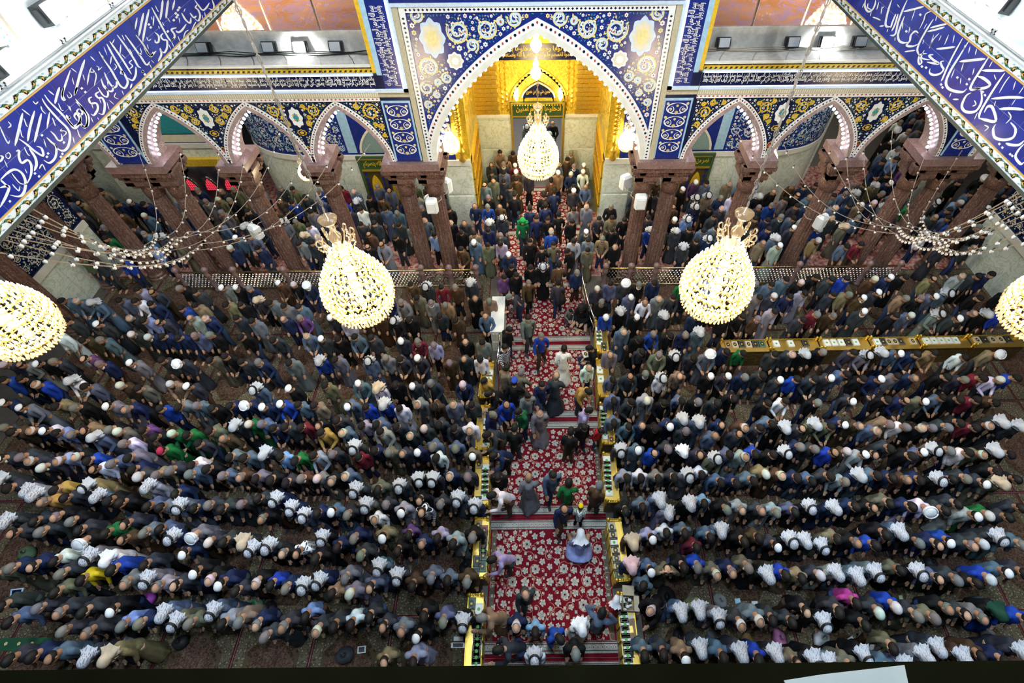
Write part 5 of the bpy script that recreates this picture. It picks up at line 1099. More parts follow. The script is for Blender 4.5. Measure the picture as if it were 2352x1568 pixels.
# people in and beside the carpeted aisle: px, py, code, head, pose, facing (0 = towards the camera), shirt, label tail
AISLE = [(1133, 1045, 'jn', 'k', 'reach', -.9, 'u', 'leaning on the left gold counter'), (1143, 1094, 'jk', 'k', 'stand', 0, 'b', 'with blue shirt beside the left gold counter'), (1129, 1136, 'sw', 'k', 'reach', -1.2, None, 'bent over the left gold counter'),
 (1214, 1094, 'rg', 'b', 'walk', 3.1, None, 'walking away up the aisle'), (1270, 1090, 'ju', 'k', 'walk', .2, 'n', 'walking down the middle of the aisle'), (1310, 1108, 'se', 'k', 'walk', 3.0, None, 'walking away past the right counter'), (1369, 1115, 'ji', 'g', 'stand', 2.6, None, 'in leather facing the right gold counter'),
 (1336, 1158, 've', 'Y', 'stand', 2.9, None, 'small child in the aisle'), (1300, 1169, 'jn', 'b', 'walk', .1, 'v', 'stepping over the carpet border'), (1334, 1225, 'rl', 'H', 'sit', 3.1, None, 'kneeling on the red carpet'), (1130, 1284, 'sf', 'k', 'reach', -1.2, None, 'resting against the left gold counter'),
 (1207, 1365, 'jd', 'b', 'walk', .25, 'o', 'striding down the near carpet'), (1113, 1418, 'rt', 'g', 'reach', -1.4, None, 'leaning over the near left counter'), (1193, 1440, 'jn', 'b', 'bow1', 0, 'b', 'with blue shirt near the ledge'), (1226, 1450, 'sl', 'k', 'bow1', 0, None, 'standing on the near carpet'),
 (1291, 1467, 'jb', 'k', 'bow1', .6, 'u', 'near the middle of the ledge'), (1373, 1408, 'ju', 'k', 'ears', 2.7, None, 'holding both arms up'), (1394, 1383, 'rr', 'H', 'stand', 2.8, None, 'small figure by the near right counter'), (1354, 1446, 'rw', 'H', 'stand', .2, None, 'draped, near the right counter'),
 (1326, 1492, 'jk', 'g', 'bow1', 0, 'd', 'at the ledge on the red carpet'), (1163, 1497, 'jd', 'k', 'reach', -1.3, 'k', 'stretching an arm to the left counter'), (1209, 1510, 'rw', 'K', 'stand', 0, None, 'at the ledge beside the left counter'),
 (1213, 729, 'jg', 'k', 'walk', .2, 'k', 'walking down the far aisle carpet'), (1243, 770, 'sb', 'g', 'walk', 0, None, 'walking in the middle of the aisle'), (1296, 797, 'rw', 'k', 'walk', 3.0, None, 'all in white walking away'), (1354, 798, 'jk', 'k', 'sit', -1.4, None, 'seated reading against the right counter'),
 (1353, 843, 'sw', 'b', 'stand', .3, None, 'beside the right counter with green shawl'), (1351, 897, 'jc', 'k', 'bow2', .8, None, 'bending beside the right counter'), (1189, 853, 'ro', 'g', 'walk', 2.6, None, 'in the left of the aisle'), (1174, 876, 'jk', 'C', 'walk', 2.9, None, 'in leather walking up the aisle'),
 (1152, 845, 'jt', 'k', 'stand', 2.5, None, 'by the far end of the left counter'), (1136, 870, 'jc', 'k', 'stand', -.6, 'w', 'by the left gold counter'), (1137, 898, 'jk', 'k', 'reach', -1.1, None, 'reaching for books on the left counter'), (1160, 796, 'xk', 'k', 'walk', .7, None, 'below the left handrail'), (1170, 755, 'jk', 'k', 'stand', 1.0, 'w', 'with white shirt beside the left handrail'),
 (1256, 865, 'rd', 'b', 'walk', 2.9, None, 'walking up behind two men'), (1244, 882, 'jn', 'k', 'walk', .2, 'h', 'walking down with a companion'), (1225, 904, 'jg', 'k', 'walk', .2, 'w', 'with white shirt walking down'), (1240, 949, 'rg', 'b', 'walk', .1, None, 'with white neck scarf carrying a coat'),
 (1160, 928, 'jb', 'b', 'clasp', .3, 'u', 'talking beside the left counter'), (1136, 951, 'jn', 'g', 'clasp', .9, 'l', 'with light blue shirt talking in a group'), (1190, 944, 'je', 'k', 'stand', -.9, None, 'long coat, talking in a group'), (1167, 977, 'jk', 'k', 'stand', 3.0, None, 'back turned, talking in a group'),
 (1364, 945, 'sf', 'k', 'stand', 1.5, None, 'facing the right gold counter'), (1342, 981, 'jk', 'k', 'stand', .3, 'w', 'with white shirt near the right counter'), (1317, 985, 'jk', 'k', 'stand', 2.9, None, 'and blue jeans seen from behind'), (1372, 985, 'sr', 'k', 'stand', .5, None, 'small boy against the right counter'),
 (1214, 648, 'ji', 'g', 'walk', .2, 'n', 'walking through the colonnade gap'), (1245, 611, 'rk', 'K', 'stand', 0, None, 'in a black cloak'), (1284, 604, 'ri', 'k', 'walk', 3.1, None, 'x'), (1284, 645, 'jd', 'k', 'walk', 3.1, None, 'x'), (1326, 624, 'jn', 'g', 'stand', .2, None, 'x'), (1312, 711, 'sg', 'k', 'sit', .2, None, 'small boy seated by the right handrail'), (1334, 707, 'rk', 'Z', 'sit', -.4, None, 'seated by the right handrail'),
 (1169, 679, 'jd', 'g', 'reach', -1.0, None, 'x'), (1179, 631, 'jk', 'k', 'stand', .3, None, 'x'), (1164, 634, 'sp', 'k', 'stand', .4, None, 'x'), (1174, 611, 'jk', 'k', 'stand', .2, None, 'x'), (1226, 554, 'jk', 'k', 'walk', 0, 'w', 'x'), (1244, 568, 'sk', 'k', 'walk', 0, None, 'x'), (1263, 561, 'so', 'k', 'walk', 0, None, 'x'), (1303, 575, 'jk', 'k', 'bow1', -.9, None, 'x'), (1221, 613, 'sk', 'k', 'stand', 0, None, 'x'),
 (1214, 402, 'jd', 'g', 'stand', 0, None, 'x'), (1266, 411, 'ji', 'k', 'walk', 3.1, None, 'x'), (1182, 443, 'jk', 'k', 'stand', 3.0, None, 'x'), (1253, 443, 'jk', 'k', 'walk', 3.1, None, 'x'), (1269, 437, 'jn', 'k', 'walk', 3.1, None, 'x'), (1217, 475, 'jn', 'k', 'walk', 3.1, None, 'x'), (1253, 468, 'jn', 'k', 'walk', 3.1, None, 'x'), (1200, 505, 'se', 'E', 'walk', 0, None, 'x'), (1232, 500, 'jn', 'k', 'walk', 0, None, 'x'), (1262, 503, 'jk', 'k', 'walk', 0, None, 'x'), (1287, 489, 'sk', 'k', 'walk', 3.1, None, 'x'), (1307, 507, 'jk', 'k', 'stand', .4, None, 'x'), (1266, 528, 'jb', 'b', 'walk', 3.1, None, 'x'),
 (1485, 1347, 'ju', 'k', 'bow1', -.5, None, 'behind the near right gold counter'), (1488, 1394, 'rk', 'b', 'reach', -.8, None, 'with tissues at the near right counter'), (1543, 1302, 'ro', 'b', 'ears', 0, None, 'raising both hands to the ears'), (1133, 1000, 'jd', 'k', 'reach', -1.0, None, 'x')]
for px, py, code, head, pose, rz, sh, tail in AISLE:
    small = 'small' in tail
    d = add(px, py, code, head, pose, rz, .72 if small else None, tail, sh); d['side'] = 'aisle'

# --- remaining rows: same row lines as the photograph, outfits drawn at random
CODES = ['jk']*9+['jd']*10+['jn']*9+['rd']*8+['rk']*6+['rg']*6+['ro']*4+['ri']*4+['ru']*6+['ju']*5+['ji']*4+['jt']*3+['rt']*3+['jg']*3+['sw']*2+['sl']+['su']*3+['sb']*2+['sm', 'sm', 'se', 'sk', 'sk', 'rh', 'rh', 'rh', 'rw', 'xn', 'vl', 'sf', 'jb', 'jd', 'jk', 'sd', 'sd', 'so', 'sp', 'jd', 'jk', 'jn', 'rd', 'rd']
HEADS = ['k']*44+['g']*15+['b']*13+['w']*5+['W']*13+['K']*4+['S']*5+['T', 'B', 'B', 'N', 'g', 'b']
COLXY = [(x, CY) for x in COLS_L+COLS_R]+[(-16.1, 11.1), (16.4, 11.1)]
def free(root, x, y):
    for cx, cy in COLXY:
        if math.hypot(root[0]-cx, root[1]-cy) < .56: return False
    if abs(root[0]) > 16.0 and 11.2 < root[1] < 14.9: return False
    if abs(abs(root[0])-16.25) < 1.1 and 17.0 < root[1] < 19.2: return False
    if 12.75 < root[1] < 13.35 and abs(root[0]) < 14.2 and not (-1.5 < root[0] < 1.8): return False
    for q in PEOPLE:
        if abs(q['root'][0]-root[0]) < .44 and abs(q['root'][1]-root[1]) < .40: return False
    return True
def fill(side, line, x0, x1, pose_mix, pitch=.47, jit=5, wallY=None):
    x = x0
    while x < x1:
        y = np.interp(x, [p[0] for p in line], [p[1] for p in line])+random.gauss(0, jit)
        pose = random.choice(pose_mix); root = world_root(x, y, pose, 1.0, 0)
        dpx = pitch*FPX/depth((root[0], root[1], 1.5))
        ok = free(root, x, y) and (wallY is None or root[1] < wallY)
        if ok: d = add(x, y, random.choice(CODES), random.choice(HEADS), pose, random.gauss(0, .12)); d['side'] = side
        x += dpx*random.uniform(.93, 1.12)
ST = ['stand', 'stand', 'clasp', 'bow1']; SB = ['stand', 'bow1', 'bow1', 'clasp']
for line, xa, mix in (([(0, 926), (300, 936), (600, 931), (1090, 930)], 1095, B1), ([(0, 872), (300, 884), (520, 887), (1100, 877)], 1098, SB), ([(0, 835), (450, 822), (1110, 826)], 1108, SB), ([(120, 776), (735, 775), (1120, 779)], 1120, SB),
                      ([(150, 736), (476, 731), (1130, 727)], 1125, SB), ([(140, 694), (1140, 692)], 1140, SB), ([(185, 668), (714, 655), (1150, 651)], 1150, ST)):
    fill('left', line, 5 if line[0][0] == 0 else line[0][0], xa, mix)
for line, xa, xb, mix in (([(1410, 917), (2352, 918)], 1412, 2350, B1), ([(1405, 863), (2352, 868)], 1408, 2350, SB), ([(1402, 813), (2352, 814)], 1402, 2350, SB), ([(1398, 767), (1645, 766)], 1398, 1645, SB),
                          ([(1392, 724), (2352, 724)], 1392, 2340, SB), ([(1380, 686), (2352, 676)], 1382, 2320, SB), ([(1372, 652), (2352, 630)], 1372, 2290, ST)):
    fill('right', line, xa, xb, mix)
for yl, yr in ((592, 578), (566, 556), (541, 534), (514, 508), (487, 482), (460, 456), (434, 430)):
    fill('left', [(150, yl+4), (1180, yl-8)], 150, 1176, ST, wallY=17.25 if False else None)
    fill('right', [(1318, yr-4), (2352, yr-12)], 1318, 2330, ST)
def inside_wall(r):
    x, y = abs(r[0]), r[1]
    if x < 2.3: return y > 19.4 and not x < .85
    if x < 3.6: return y > 16.15
    if x < 9.0: return y > 17.3
    if x < 11.95: return ((x-9.0)/2.95)**2+((y-19.6)/2.3)**2 < 1 or y > 19.6
    return r[0] < 0 and y > 17.55
for yi in (414, 396, 380, 366, 351, 337):
    fill('porch', [(1100, yi), (1380, yi-2)], 1100, 1192, ST, .5, 3); fill('porch', [(1100, yi), (1380, yi-4)], 1282, 1385, ST, .5, 3)
for yi in (318, 306, 295, 284): fill('porch', [(1180, yi), (1290, yi)], 1184, 1288, ST, .5, 3)
for y0, xa in ((408, 2010), (388, 2020), (366, 2030), (345, 2035), (322, 2050), (300, 2060), (278, 2070), (256, 2085), (236, 2092)): fill('corridor', [(2000, y0), (2200, y0-6)], xa, 2180, ST, .55, 3)
for y0, xb in ((408, 430), (392, 350), (412, 320)): fill('left', [(150, y0), (500, y0)], 200, 545, ST, .55, 3)
PEOPLE = [q for q in PEOPLE if not inside_wall(q['root']) or q['side'] in ('aisle',)]

# ease neighbours apart so that shoulders only just touch
for _ in range(12):
    PEOPLE.sort(key=lambda q: q['root'][0])
    for i, a in enumerate(PEOPLE):
        for b in PEOPLE[i+1:]:
            dx = b['root'][0]-a['root'][0]
            if dx > .42: break
            dy = b['root'][1]-a['root'][1]
            if abs(dy) < .36:
                k = (.42-dx)*.25; a['root'][0] -= k; b['root'][0] += k
                if dx < .3: s_ = .02 if dy > 0 else -.02; a['root'][1] -= s_; b['root'][1] += s_
# --- decide who is an individual: the ones that show largest
def in_frame(q): return -20 < q['px'] < 2375 and q['py'] < 1545
PEOPLE = [q for q in PEOPLE if in_frame(q)]
for q in PEOPLE: q['d'] = depth((q['root'][0], q['root'][1], 1.3))+(0 if q['where'] != 'x' else 50)-(6 if q['side'] == 'aisle' and q['where'] != 'x' else 0)
order = sorted(range(len(PEOPLE)), key=lambda i: PEOPLE[i]['d'])
IND = set(i for i in order if PEOPLE[i]['where'] != 'x' and (PEOPLE[i]['row'] is not None or PEOPLE[i]['side'] == 'aisle')); IND = set(sorted(IND, key=lambda i: PEOPLE[i]['d'])[:318])

def outfit(q):
    """list of (part, mesh, colour, matrix or None, parent part)"""
    P = POSES[q['pose']]; t, c = q['code'][0], q['code'][1]; col = PAL[c]; hd = q['head']; out = []
    rs = random.Random(int(q['px']*7+q['py']*13))
    j = lambda k: tuple(max(0, v*rs.uniform(.85, 1.15)) for v in k)
    skin = rs.choice(SKIN)
    if t == 'r': out.append(('robe', P['robe'], j(col)))
    else:
        out.append(('jacket' if t == 'j' else 'shirt', P['jacket'] if t == 'j' else P['shirt'], j(col)))
        out.append(('trousers', P['trousers'], j(rs.choice([PAL['k'], PAL['d'], PAL['n'], PAL['i'], (.03, .05, .11)]))))
        if t == 'j':
            sh = q['shirt'] or rs.choice('wwlhgukdtk'); sh = 'u' if sh == 'v' else sh
            out.append(('shirt_front', P['front'], PAL[sh]))
    hc = HAIRC.get(hd, HAIRC['k'])
    if hd in 'kgw': out.append(('hair', HG['hair'], j(hc)))
    elif hd == 'b': out.append(('hair', HG['fringe'], j(rs.choice([HAIRC['g'], HAIRC['w'], HAIRC['k']]))))
    elif hd == 'K': out += [('headscarf', HG['scarf'], (1, 1, 1)), ('headscarf_cord', HG['agal'], (.01, .01, .01))]
    elif hd == 'S': out.append(('headscarf', HG['scarf'], (1, 1, 1)))
    elif hd == 'T': out.append(('turban', HG['turban'], (.78, .8, .82)))
    elif hd in 'WYBCm': out += [('hair', HG['hair'], HAIRC['k']), ('cap', HG['cap'], dict(W=(.80, .82, .84), Y=(.9, .62, .02), B=(.012, .012, .014), C=(.03, .08, .5), m=(.4, .02, .06))[hd])]
    elif hd in 'HEDZPN': out.append(('headscarf', HG['plainscarf'], dict(H=(.80, .82, .86), E=(.01, .30, .07), D=(.008, .05, .03), Z=(.01, .01, .012), P=(.62, .42, .46), N=(.52, .42, .30))[hd]))
    if hd in 'gwWKST' and rs.random() < .45: out.append(('beard', HG['beard'], j(HAIRC[rs.choice('kgw')])))
    return skin, out
HEADPARTS = ('hair', 'headscarf', 'headscarf_cord', 'turban', 'cap', 'beard')
# labels: places counted within each row
rows = {}
for i in IND:
    q = PEOPLE[i]
    if q['row'] is not None and q['side'] in ('left', 'right'): rows.setdefault((q['side'], q['row']), []).append(i)
NUM = ['first', 'second', 'third', 'fourth', 'fifth', 'sixth', 'seventh', 'eighth', 'ninth', 'tenth', 'eleventh', 'twelfth', 'thirteenth', 'fourteenth', 'fifteenth', 'sixteenth', 'seventeenth', 'eighteenth', 'nineteenth', 'twentieth']+['twenty-'+w for w in ('first', 'second', 'third', 'fourth', 'fifth', 'sixth', 'seventh', 'eighth', 'ninth')]+['thirtieth']+['thirty-'+w for w in ('first', 'second', 'third', 'fourth', 'fifth', 'sixth', 'seventh', 'eighth', 'ninth')]+['fortieth']+['forty-'+w for w in ('first', 'second', 'third')]
for (side, row), ids in rows.items():
    ids.sort(key=lambda i: PEOPLE[i]['px'], reverse=(side == 'left'))
    for n, i in enumerate(ids):
        q = PEOPLE[i]; q['label'] = 'person in %s %s, %s, %s %s of aisle, %s row up' % (CNAME[q['code'][1]], GNAME[q['code'][0]], HNAME.get(q['head'], 'dark cap').replace('checked headscarf and black cord', 'corded headscarf'), NUM[n], side, NUM[row-1])
SPLIT = {'x': 'striped', 'v': 'checked'}
variants = {}
def cloth_variant(me, kind):
    if (me.name, kind) not in variants:
        m2 = me.copy(); m2.materials.clear(); m2.materials.append(M[SPLIT[kind]]); variants[(me.name, kind)] = m2
    return variants[(me.name, kind)]
crowd = []
for i, q in enumerate(PEOPLE):
    skin, parts = outfit(q); P = POSES[q['pose']]
    if i in IND:
        o = instance('person', P['body'], q['root'], (0, 0, q['rz']), (q['sc'],)*3); o.color = (*skin, 1)
        lab = q.get('label') or 'person in %s %s with %s, %s' % (CNAME[q['code'][1]], GNAME[q['code'][0]], HNAME.get(q['head'], 'cap').split(' and')[0], q['where'])
        tag(o, lab, 'person', 'worshippers bowing in rows' if q['row'] else 'people in the carpeted aisle')
        last = None
        for nme, me, col in parts:
            if nme in ('shirt', 'robe', 'jacket') and q['code'][0] in SPLIT: me = cloth_variant(me, q['code'][0])
            par = last if nme == 'headscarf_cord' else o
            c = bpy.data.objects.new(nme, me); c.color = (*col, 1); link(c, par)
            if nme in HEADPARTS and nme != 'headscarf_cord': c.matrix_local = P['Hm']
            if nme == 'headscarf': last = c
    else: crowd.append((q, skin, parts))
# --- the far crowd: too many to set out one by one, joined into one object
lod = {}
def lowpoly(me, faces):
    if me.name in lod: return lod[me.name]
    n = len(me.polygons); o = bpy.data.objects.new('t', me); COL.objects.link(o)
    if n > faces: d = o.modifiers.new('d', 'DECIMATE'); d.ratio = faces/n
    dg = bpy.context.evaluated_depsgraph_get(); m = o.evaluated_get(dg).to_mesh(); m.calc_loop_triangles()
    v = np.zeros(len(m.vertices)*3); m.vertices.foreach_get('co', v); t = np.zeros(len(m.loop_triangles)*3, dtype=np.int32); m.loop_triangles.foreach_get('vertices', t)
    lod[me.name] = (v.reshape(-1, 3), t.reshape(-1, 3)); o.to_mesh_clear(); bpy.data.objects.remove(o); return lod[me.name]
VV, TT, CC = [], [], []; base = 0
for q, skin, parts in crowd:
    P = POSES[q['pose']]; ca, sa = math.cos(q['rz']), math.sin(q['rz']); Rz = np.array([[ca, -sa, 0], [sa, ca, 0], [0, 0, 1]])*q['sc']
    for nme, me, col in [('body', P['body'], skin)]+parts:
        v, t = lowpoly(me, 520 if nme == 'body' else 330 if nme in ('robe', 'jacket', 'shirt') else 170)
        if nme in HEADPARTS: hm = np.array(P['Hm']); v = v @ hm[:3, :3].T+hm[:3, 3]
        col = (.46, .48, .51) if nme == 'headscarf' and col == (1, 1, 1) else col
        VV.append(v @ Rz.T+q['root']); TT.append(t+base); base += len(v); CC.append(np.repeat(np.array([[*col, 1.0]]), len(v), 0))
VV = np.concatenate(VV); TT = np.concatenate(TT); CC = np.concatenate(CC)
me = bpy.data.meshes.new('crowd'); me.vertices.add(len(VV)); me.vertices.foreach_set('co', VV.ravel()); me.loops.add(len(TT)*3); me.loops.foreach_set('vertex_index', TT.ravel())
me.polygons.add(len(TT)); me.polygons.foreach_set('loop_start', np.arange(0, len(TT)*3, 3, dtype=np.int32)); me.polygons.foreach_set('loop_total', np.full(len(TT), 3, dtype=np.int32))
me.update(calc_edges=True); at_ = me.attributes.new('cloth_colour', 'FLOAT_COLOR', 'POINT'); at_.data.foreach_set('color', CC.ravel()); me.polygons.foreach_set('use_smooth', np.ones(len(TT), dtype=bool))
cmm = pbr('crowd_cloth', (1, 1, 1), .8); nt = cmm.node_tree; an = node(nt, 'ShaderNodeAttribute', attribute_name='cloth_colour'); nt.links.new(an.outputs['Color'], nt.nodes['Principled BSDF'].inputs['Base Color']); nt.nodes['Principled BSDF'].inputs['Specular IOR Level'].default_value = .25
me.materials.append(cmm)
cr = bpy.data.objects.new('crowd', me); link(cr); tag(cr, 'dense crowd of standing worshippers filling the far rows up to the arcade', 'crowd', kind='stuff')
print('PEOPLE', len(PEOPLE), 'individuals', len(IND), 'crowd', len(crowd), 'tris', len(TT))
# ================================================================ carpets
carpet_red = pbr('crimson_carpet', (.19, .008, .018), .95, var=.3, scale=5, spec=.1)
carpet_cream = pbr('cream_carpet_wool', (.60, .56, .47), .95, var=.25, scale=30, spec=.1)
carpet_grey = pbr('grey_border_wool', (.46, .48, .43), .95, var=.4, scale=45, spec=.1)
carpet_vine = pbr('rose_vine_wool', (.50, .26, .20), .95, var=.2, spec=.1)
carpet_dark = pbr('dark_red_wool', (.10, .012, .016), .95, var=.3, spec=.1)
CX0, CX1 = -1.33, 1.74; cw = (CX1-CX0); ch = 2.92
def aisle_pattern(cw, chh, seed):
    rg = random.Random(seed); fl, pts, vines = MB(), [], []
    hw, hh = cw/2-.02, chh/2-.30; T = lambda x, y, e=0.0: (x, y, .014+e)
    base = [(0, 0, .10), (.28, 0, .085), (0, .32, .08), (.36, .27, .125), (.62, 0, .115), (.93, 0, .13), (.10, .15, .042), (.80, .48, .14), (1.22, .22, .10), (.22, .68, .11), (.58, .82, .13), (1.25, .70, .125), (.98, .95, .09), (0, .55, .06), (0, .88, .08), (.5, .52, .07), (1.3, 1.0, .09)]
    pts = [p for p in base if p[0] < hw and p[1] < hh]
    for r in (.085, .062, .045, .03):
        for _ in range(900):
            x, y = rg.uniform(r, hw-r), rg.uniform(r, hh-r)
            if all(math.hypot(x-a, y-b) > r+c+.018 for a, b, c in pts): pts.append((x, y, r))
    for sx in (-1, 1):
        for sy in (-1, 1):
            for k, (x, y, r) in enumerate(pts):
                X, Y = sx*x, sy*y
                if (x == 0 and sx < 0) or (y == 0 and sy < 0): continue
                if r > .12:
                    for j in range(7): flower(fl, X+r*.62*math.cos(j*.9), Y+r*.62*math.sin(j*.9), r*.33, T, 0, None, 8)
                    flower(fl, X, Y, r*.62, lambda u, v, e=0.0: T(u, v, e+.002), 1, 2, 14)
                    ribbon(fl, spiral(X, Y, r*1.35, 1.0, sx*1.2, sx*sy, 22), .018, lambda u, v: T(u, v, .001), 3)
                else:
                    if r > .05: [flower(fl, X+r*.6*math.cos(j*1.26+k), Y+r*.6*math.sin(j*1.26+k), r*.42, T, 0, None, 6) for j in range(5)]; flower(fl, X, Y, r*.5, lambda u, v, e=0.0: T(u, v, e+.002), 1, None, 8)
                    else: flower(fl, X, Y, r, T, 0 if k % 3 else 1, None, 8)
                    if k % 2: ribbon(fl, spiral(X, Y, r*2.1, .8, k*1.1*sx, sx*sy, 16), .016, lambda u, v: T(u, v, .0005), 3)
    return fl.mesh('carpet_flowers', [carpet_cream, carpet_grey, carpet_dark, carpet_vine])
pat_me = aisle_pattern(cw, ch, 4)
fb_ = MB(); fb_.box((-cw/2, -ch/2, 0), (cw/2, ch/2, .012)); field_me = fb_.mesh('carpet_field', [carpet_red])
bd = MB()
for s in (-1, 1):
    bd.box((-cw/2, s*(ch/2-.18)-.115, .012), (cw/2, s*(ch/2-.18)+.115, .0145), 0)
    for dy in (-.125, .095, -.07, .055): bd.box((-cw/2, s*(ch/2-.18)+dy, .012), (cw/2, s*(ch/2-.18)+dy+.014, .0152), 1)
    for i in range(30): flower(bd, -cw/2+.06+i*cw/30, s*(ch/2-.18), .038, lambda u, v, e=0.0: (u, v, .0152+e), 2, 1, 8)
    bd.box((s*(cw/2-.10)-.06, -ch/2+.2, .012), (s*(cw/2-.10)+.06, ch/2-.2, .0142), 3)
border_me = bd.mesh('carpet_border', [carpet_grey, carpet_dark, carpet_cream, pbr('olive_edge_wool', (.13, .11, .07), .95, var=.4, scale=30)])
YS = [1.24, 4.45, 7.39, 10.31, 13.25, 16.2, 19.1]
for k in range(-1, 6):
    y0 = YS[k] if k >= 0 else -1.7; y1 = YS[k+1]; e = empty('carpet', ((CX0+CX1)/2, (y0+y1)/2, .001)); sc = (y1-y0-.01)/ch
    tag(e, ['crimson flowered aisle carpet', 'crimson flowered carpet'][0]+', '+['nearest piece, mostly under the ledge', 'second piece from the ledge', 'third piece from the ledge', 'fourth piece from the ledge', 'fifth piece, in the colonnade gap', 'sixth piece, towards the porch', 'farthest piece, inside the golden porch'][k+1], 'carpet', 'aisle carpets')
    for nme, me in (('carpet_field', field_me), ('carpet_border', border_me), ('flower_pattern', pat_me)):
        o = instance(nme, me, parent=e); o.scale = (1, sc, 1)
        if nme == 'flower_pattern': o['kind'] = 'stuff'
    e.location.z = .001
hall_field = bpy.data.materials.new('dark_patterned_carpet'); hall_field.use_nodes = True; nt = hall_field.node_tree; b = nt.nodes['Principled BSDF']; b.inputs['Roughness'].default_value = .95; b.inputs['Specular IOR Level'].default_value = .1
tc = node(nt, 'ShaderNodeTexCoord'); vo = node(nt, 'ShaderNodeTexVoronoi'); vo.inputs['Scale'].default_value = 11; nt.links.new(tc.outputs['Object'], vo.inputs['Vector'])
rp = ramp(nt, [(.0, (.17, .135, .085)), (.22, (.070, .026, .018)), (.42, (.030, .018, .011)), (.55, (.075, .052, .028))]); nt.links.new(vo.outputs['Distance'], rp.inputs[0]); nt.links.new(rp.outputs[0], b.inputs['Base Color'])
hall_border = bpy.data.materials.new('carpet_border_wool'); hall_border.use_nodes = True; nt = hall_border.node_tree; b = nt.nodes['Principled BSDF']; b.inputs['Roughness'].default_value = .95; b.inputs['Specular IOR Level'].default_value = .1
tc = node(nt, 'ShaderNodeTexCoord'); vo = node(nt, 'ShaderNodeTexVoronoi'); vo.inputs['Scale'].default_value = 14; nt.links.new(tc.outputs['Object'], vo.inputs['Vector'])
rp = ramp(nt, [(.0, (.27, .235, .16)), (.3, (.165, .14, .09)), (.45, (.040, .030, .018)), (.6, (.12, .095, .058))]); nt.links.new(vo.outputs['Distance'], rp.inputs[0]); nt.links.new(rp.outputs[0], b.inputs['Base Color'])
hall_med = pbr('deep_red_medallion', (.050, .014, .011), .95, col2=(.12, .085, .055), scale=30, spec=.1)
HW, HL = 1.78, 2.9
hm = MB(); hm.box((-HW/2+.012, -HL/2+.012, 0), (HW/2-.012, HL/2-.012, .010), 3)
for x0, y0, x1, y1, z, m in ((-.85, -1.41, .85, 1.41, .0115, 1), (-.62, -1.18, .62, 1.18, .013, 0)): hm.box((x0, y0, .01), (x1, y1, z), m)
hm.poly([(.56*math.cos(t)*(1+.12*math.cos(12*t)), 1.0*math.sin(t)*(1+.12*math.cos(12*t)), .0142) for t in np.linspace(0, 2*math.pi, 61)[:-1]], 2)
for sx in (-1, 1):
    for sy in (-1, 1): hm.poly([(sx*.61, sy*1.17, .0142), (sx*.25, sy*1.17, .0142), (sx*.40, sy*.95, .0142), (sx*.61, sy*.75, .0142)][::sx*sy], 1)
hall_me = hm.mesh('prayer_carpet', [hall_field, hall_border, hall_med, carpet_dark])
for side, xs in (('left', -1.78-HW/2), ('right', 2.36+HW/2)):
    s = -1 if side == 'left' else 1
    for i in range(8):
        for j in range(5):
            o = instance('carpet', hall_me, (xs+s*i*HW, -.8+HL/2+j*HL, .0)); tag(o, 'dark patterned prayer carpet, %s %s of the aisle, %s row up' % (ordw[i], side, ordw[j]), 'carpet', 'prayer carpets')
arc = pbr('red_arcade_carpet', (.22, .02, .025), .95, var=.55, scale=7, col2=(.42, .30, .24), spec=.1)
for i, (x0, x1) in enumerate(((-16, -9), (-8.98, -1.36), (1.78, 9), (9.02, 16))):
    mb = MB(); mb.box((x0, 13.5, 0), (x1, 17.3 if abs(x0+x1) < 14 else 20.5, .01)); mb.build('carpet', arc, label='red flowered carpet behind the columns, %s from the left' % ordw[i], cat='carpet', group='carpets behind the columns')

# ================================================================ gilt bookcases and books
def book(loc, rz, cover, label, dec='green', grp='books on the gilt bookcases', sz=(.19, .25, .035), par=None):
    e = empty('book', loc, rz); tag(e, label, 'book', grp)
    q = MB(); q.box((-sz[0]/2, -sz[1]/2, 0), (sz[0]/2, sz[1]/2, .005)); q.box((-sz[0]/2, -sz[1]/2, sz[2]-.005), (sz[0]/2, sz[1]/2, sz[2])); q.box((-sz[0]/2-.002, -sz[1]/2, 0), (-sz[0]/2+.006, sz[1]/2, sz[2])); q.build('cover', cover, e)
    q = MB(); q.box((-sz[0]/2+.006, -sz[1]/2+.006, .005), (sz[0]/2-.006, sz[1]/2-.006, sz[2]-.005)); q.build('pages', M['paper'], e)
    q = MB(); z = sz[2]+.0015
    if dec == 'green': flower(q, 0, 0, .042, lambda x, y, ee=0.0: (x, y, z+ee), 0, None, 16)
    else: q.poly([(.055*math.cos(t), .075*math.sin(t), z) for t in np.linspace(0, 2*math.pi, 17)[:-1]], 1); flower(q, 0, 0, .03, lambda x, y, ee=0.0: (x, y, z+.001+ee), 2, None, 12)
    for x0, y0, x1, y1 in ((-.075, -.1, .075, -.096), (-.075, .096, .075, .1), (-.075, -.1, -.071, .1), (.071, -.1, .075, .1)): q.poly([(x0, y0, z), (x1, y0, z), (x1, y1, z), (x0, y1, z)], 3)
    q.build('cover_emblem', [M['greenprint'], M['black'], M['goldpaint'], M['khaki']], e)
    return e
cov_w = pbr('white_book_cover', (.78, .78, .72), .5, var=.05); cov_g = pbr('green_book_cover', (.02, .10, .06), .5); cov_k = pbr('black_book_cover', (.015, .015, .018), .5); cov_b = pbr('brown_book_cover', (.36, .19, .06), .5); cov_c = pbr('cream_book_cover', (.55, .45, .3), .5); cov_r = pbr('red_book_cover', (.25, .03, .03), .5)
goldtop = pbr('brushed_gold_top', (.88, .60, .14), .34, .9, var=.12, scale=4)
darkgold = pbr('dark_gilt_carving', (.20, .13, .04), .45, .5, var=.6, scale=18, bump=.8)
ZT = .82
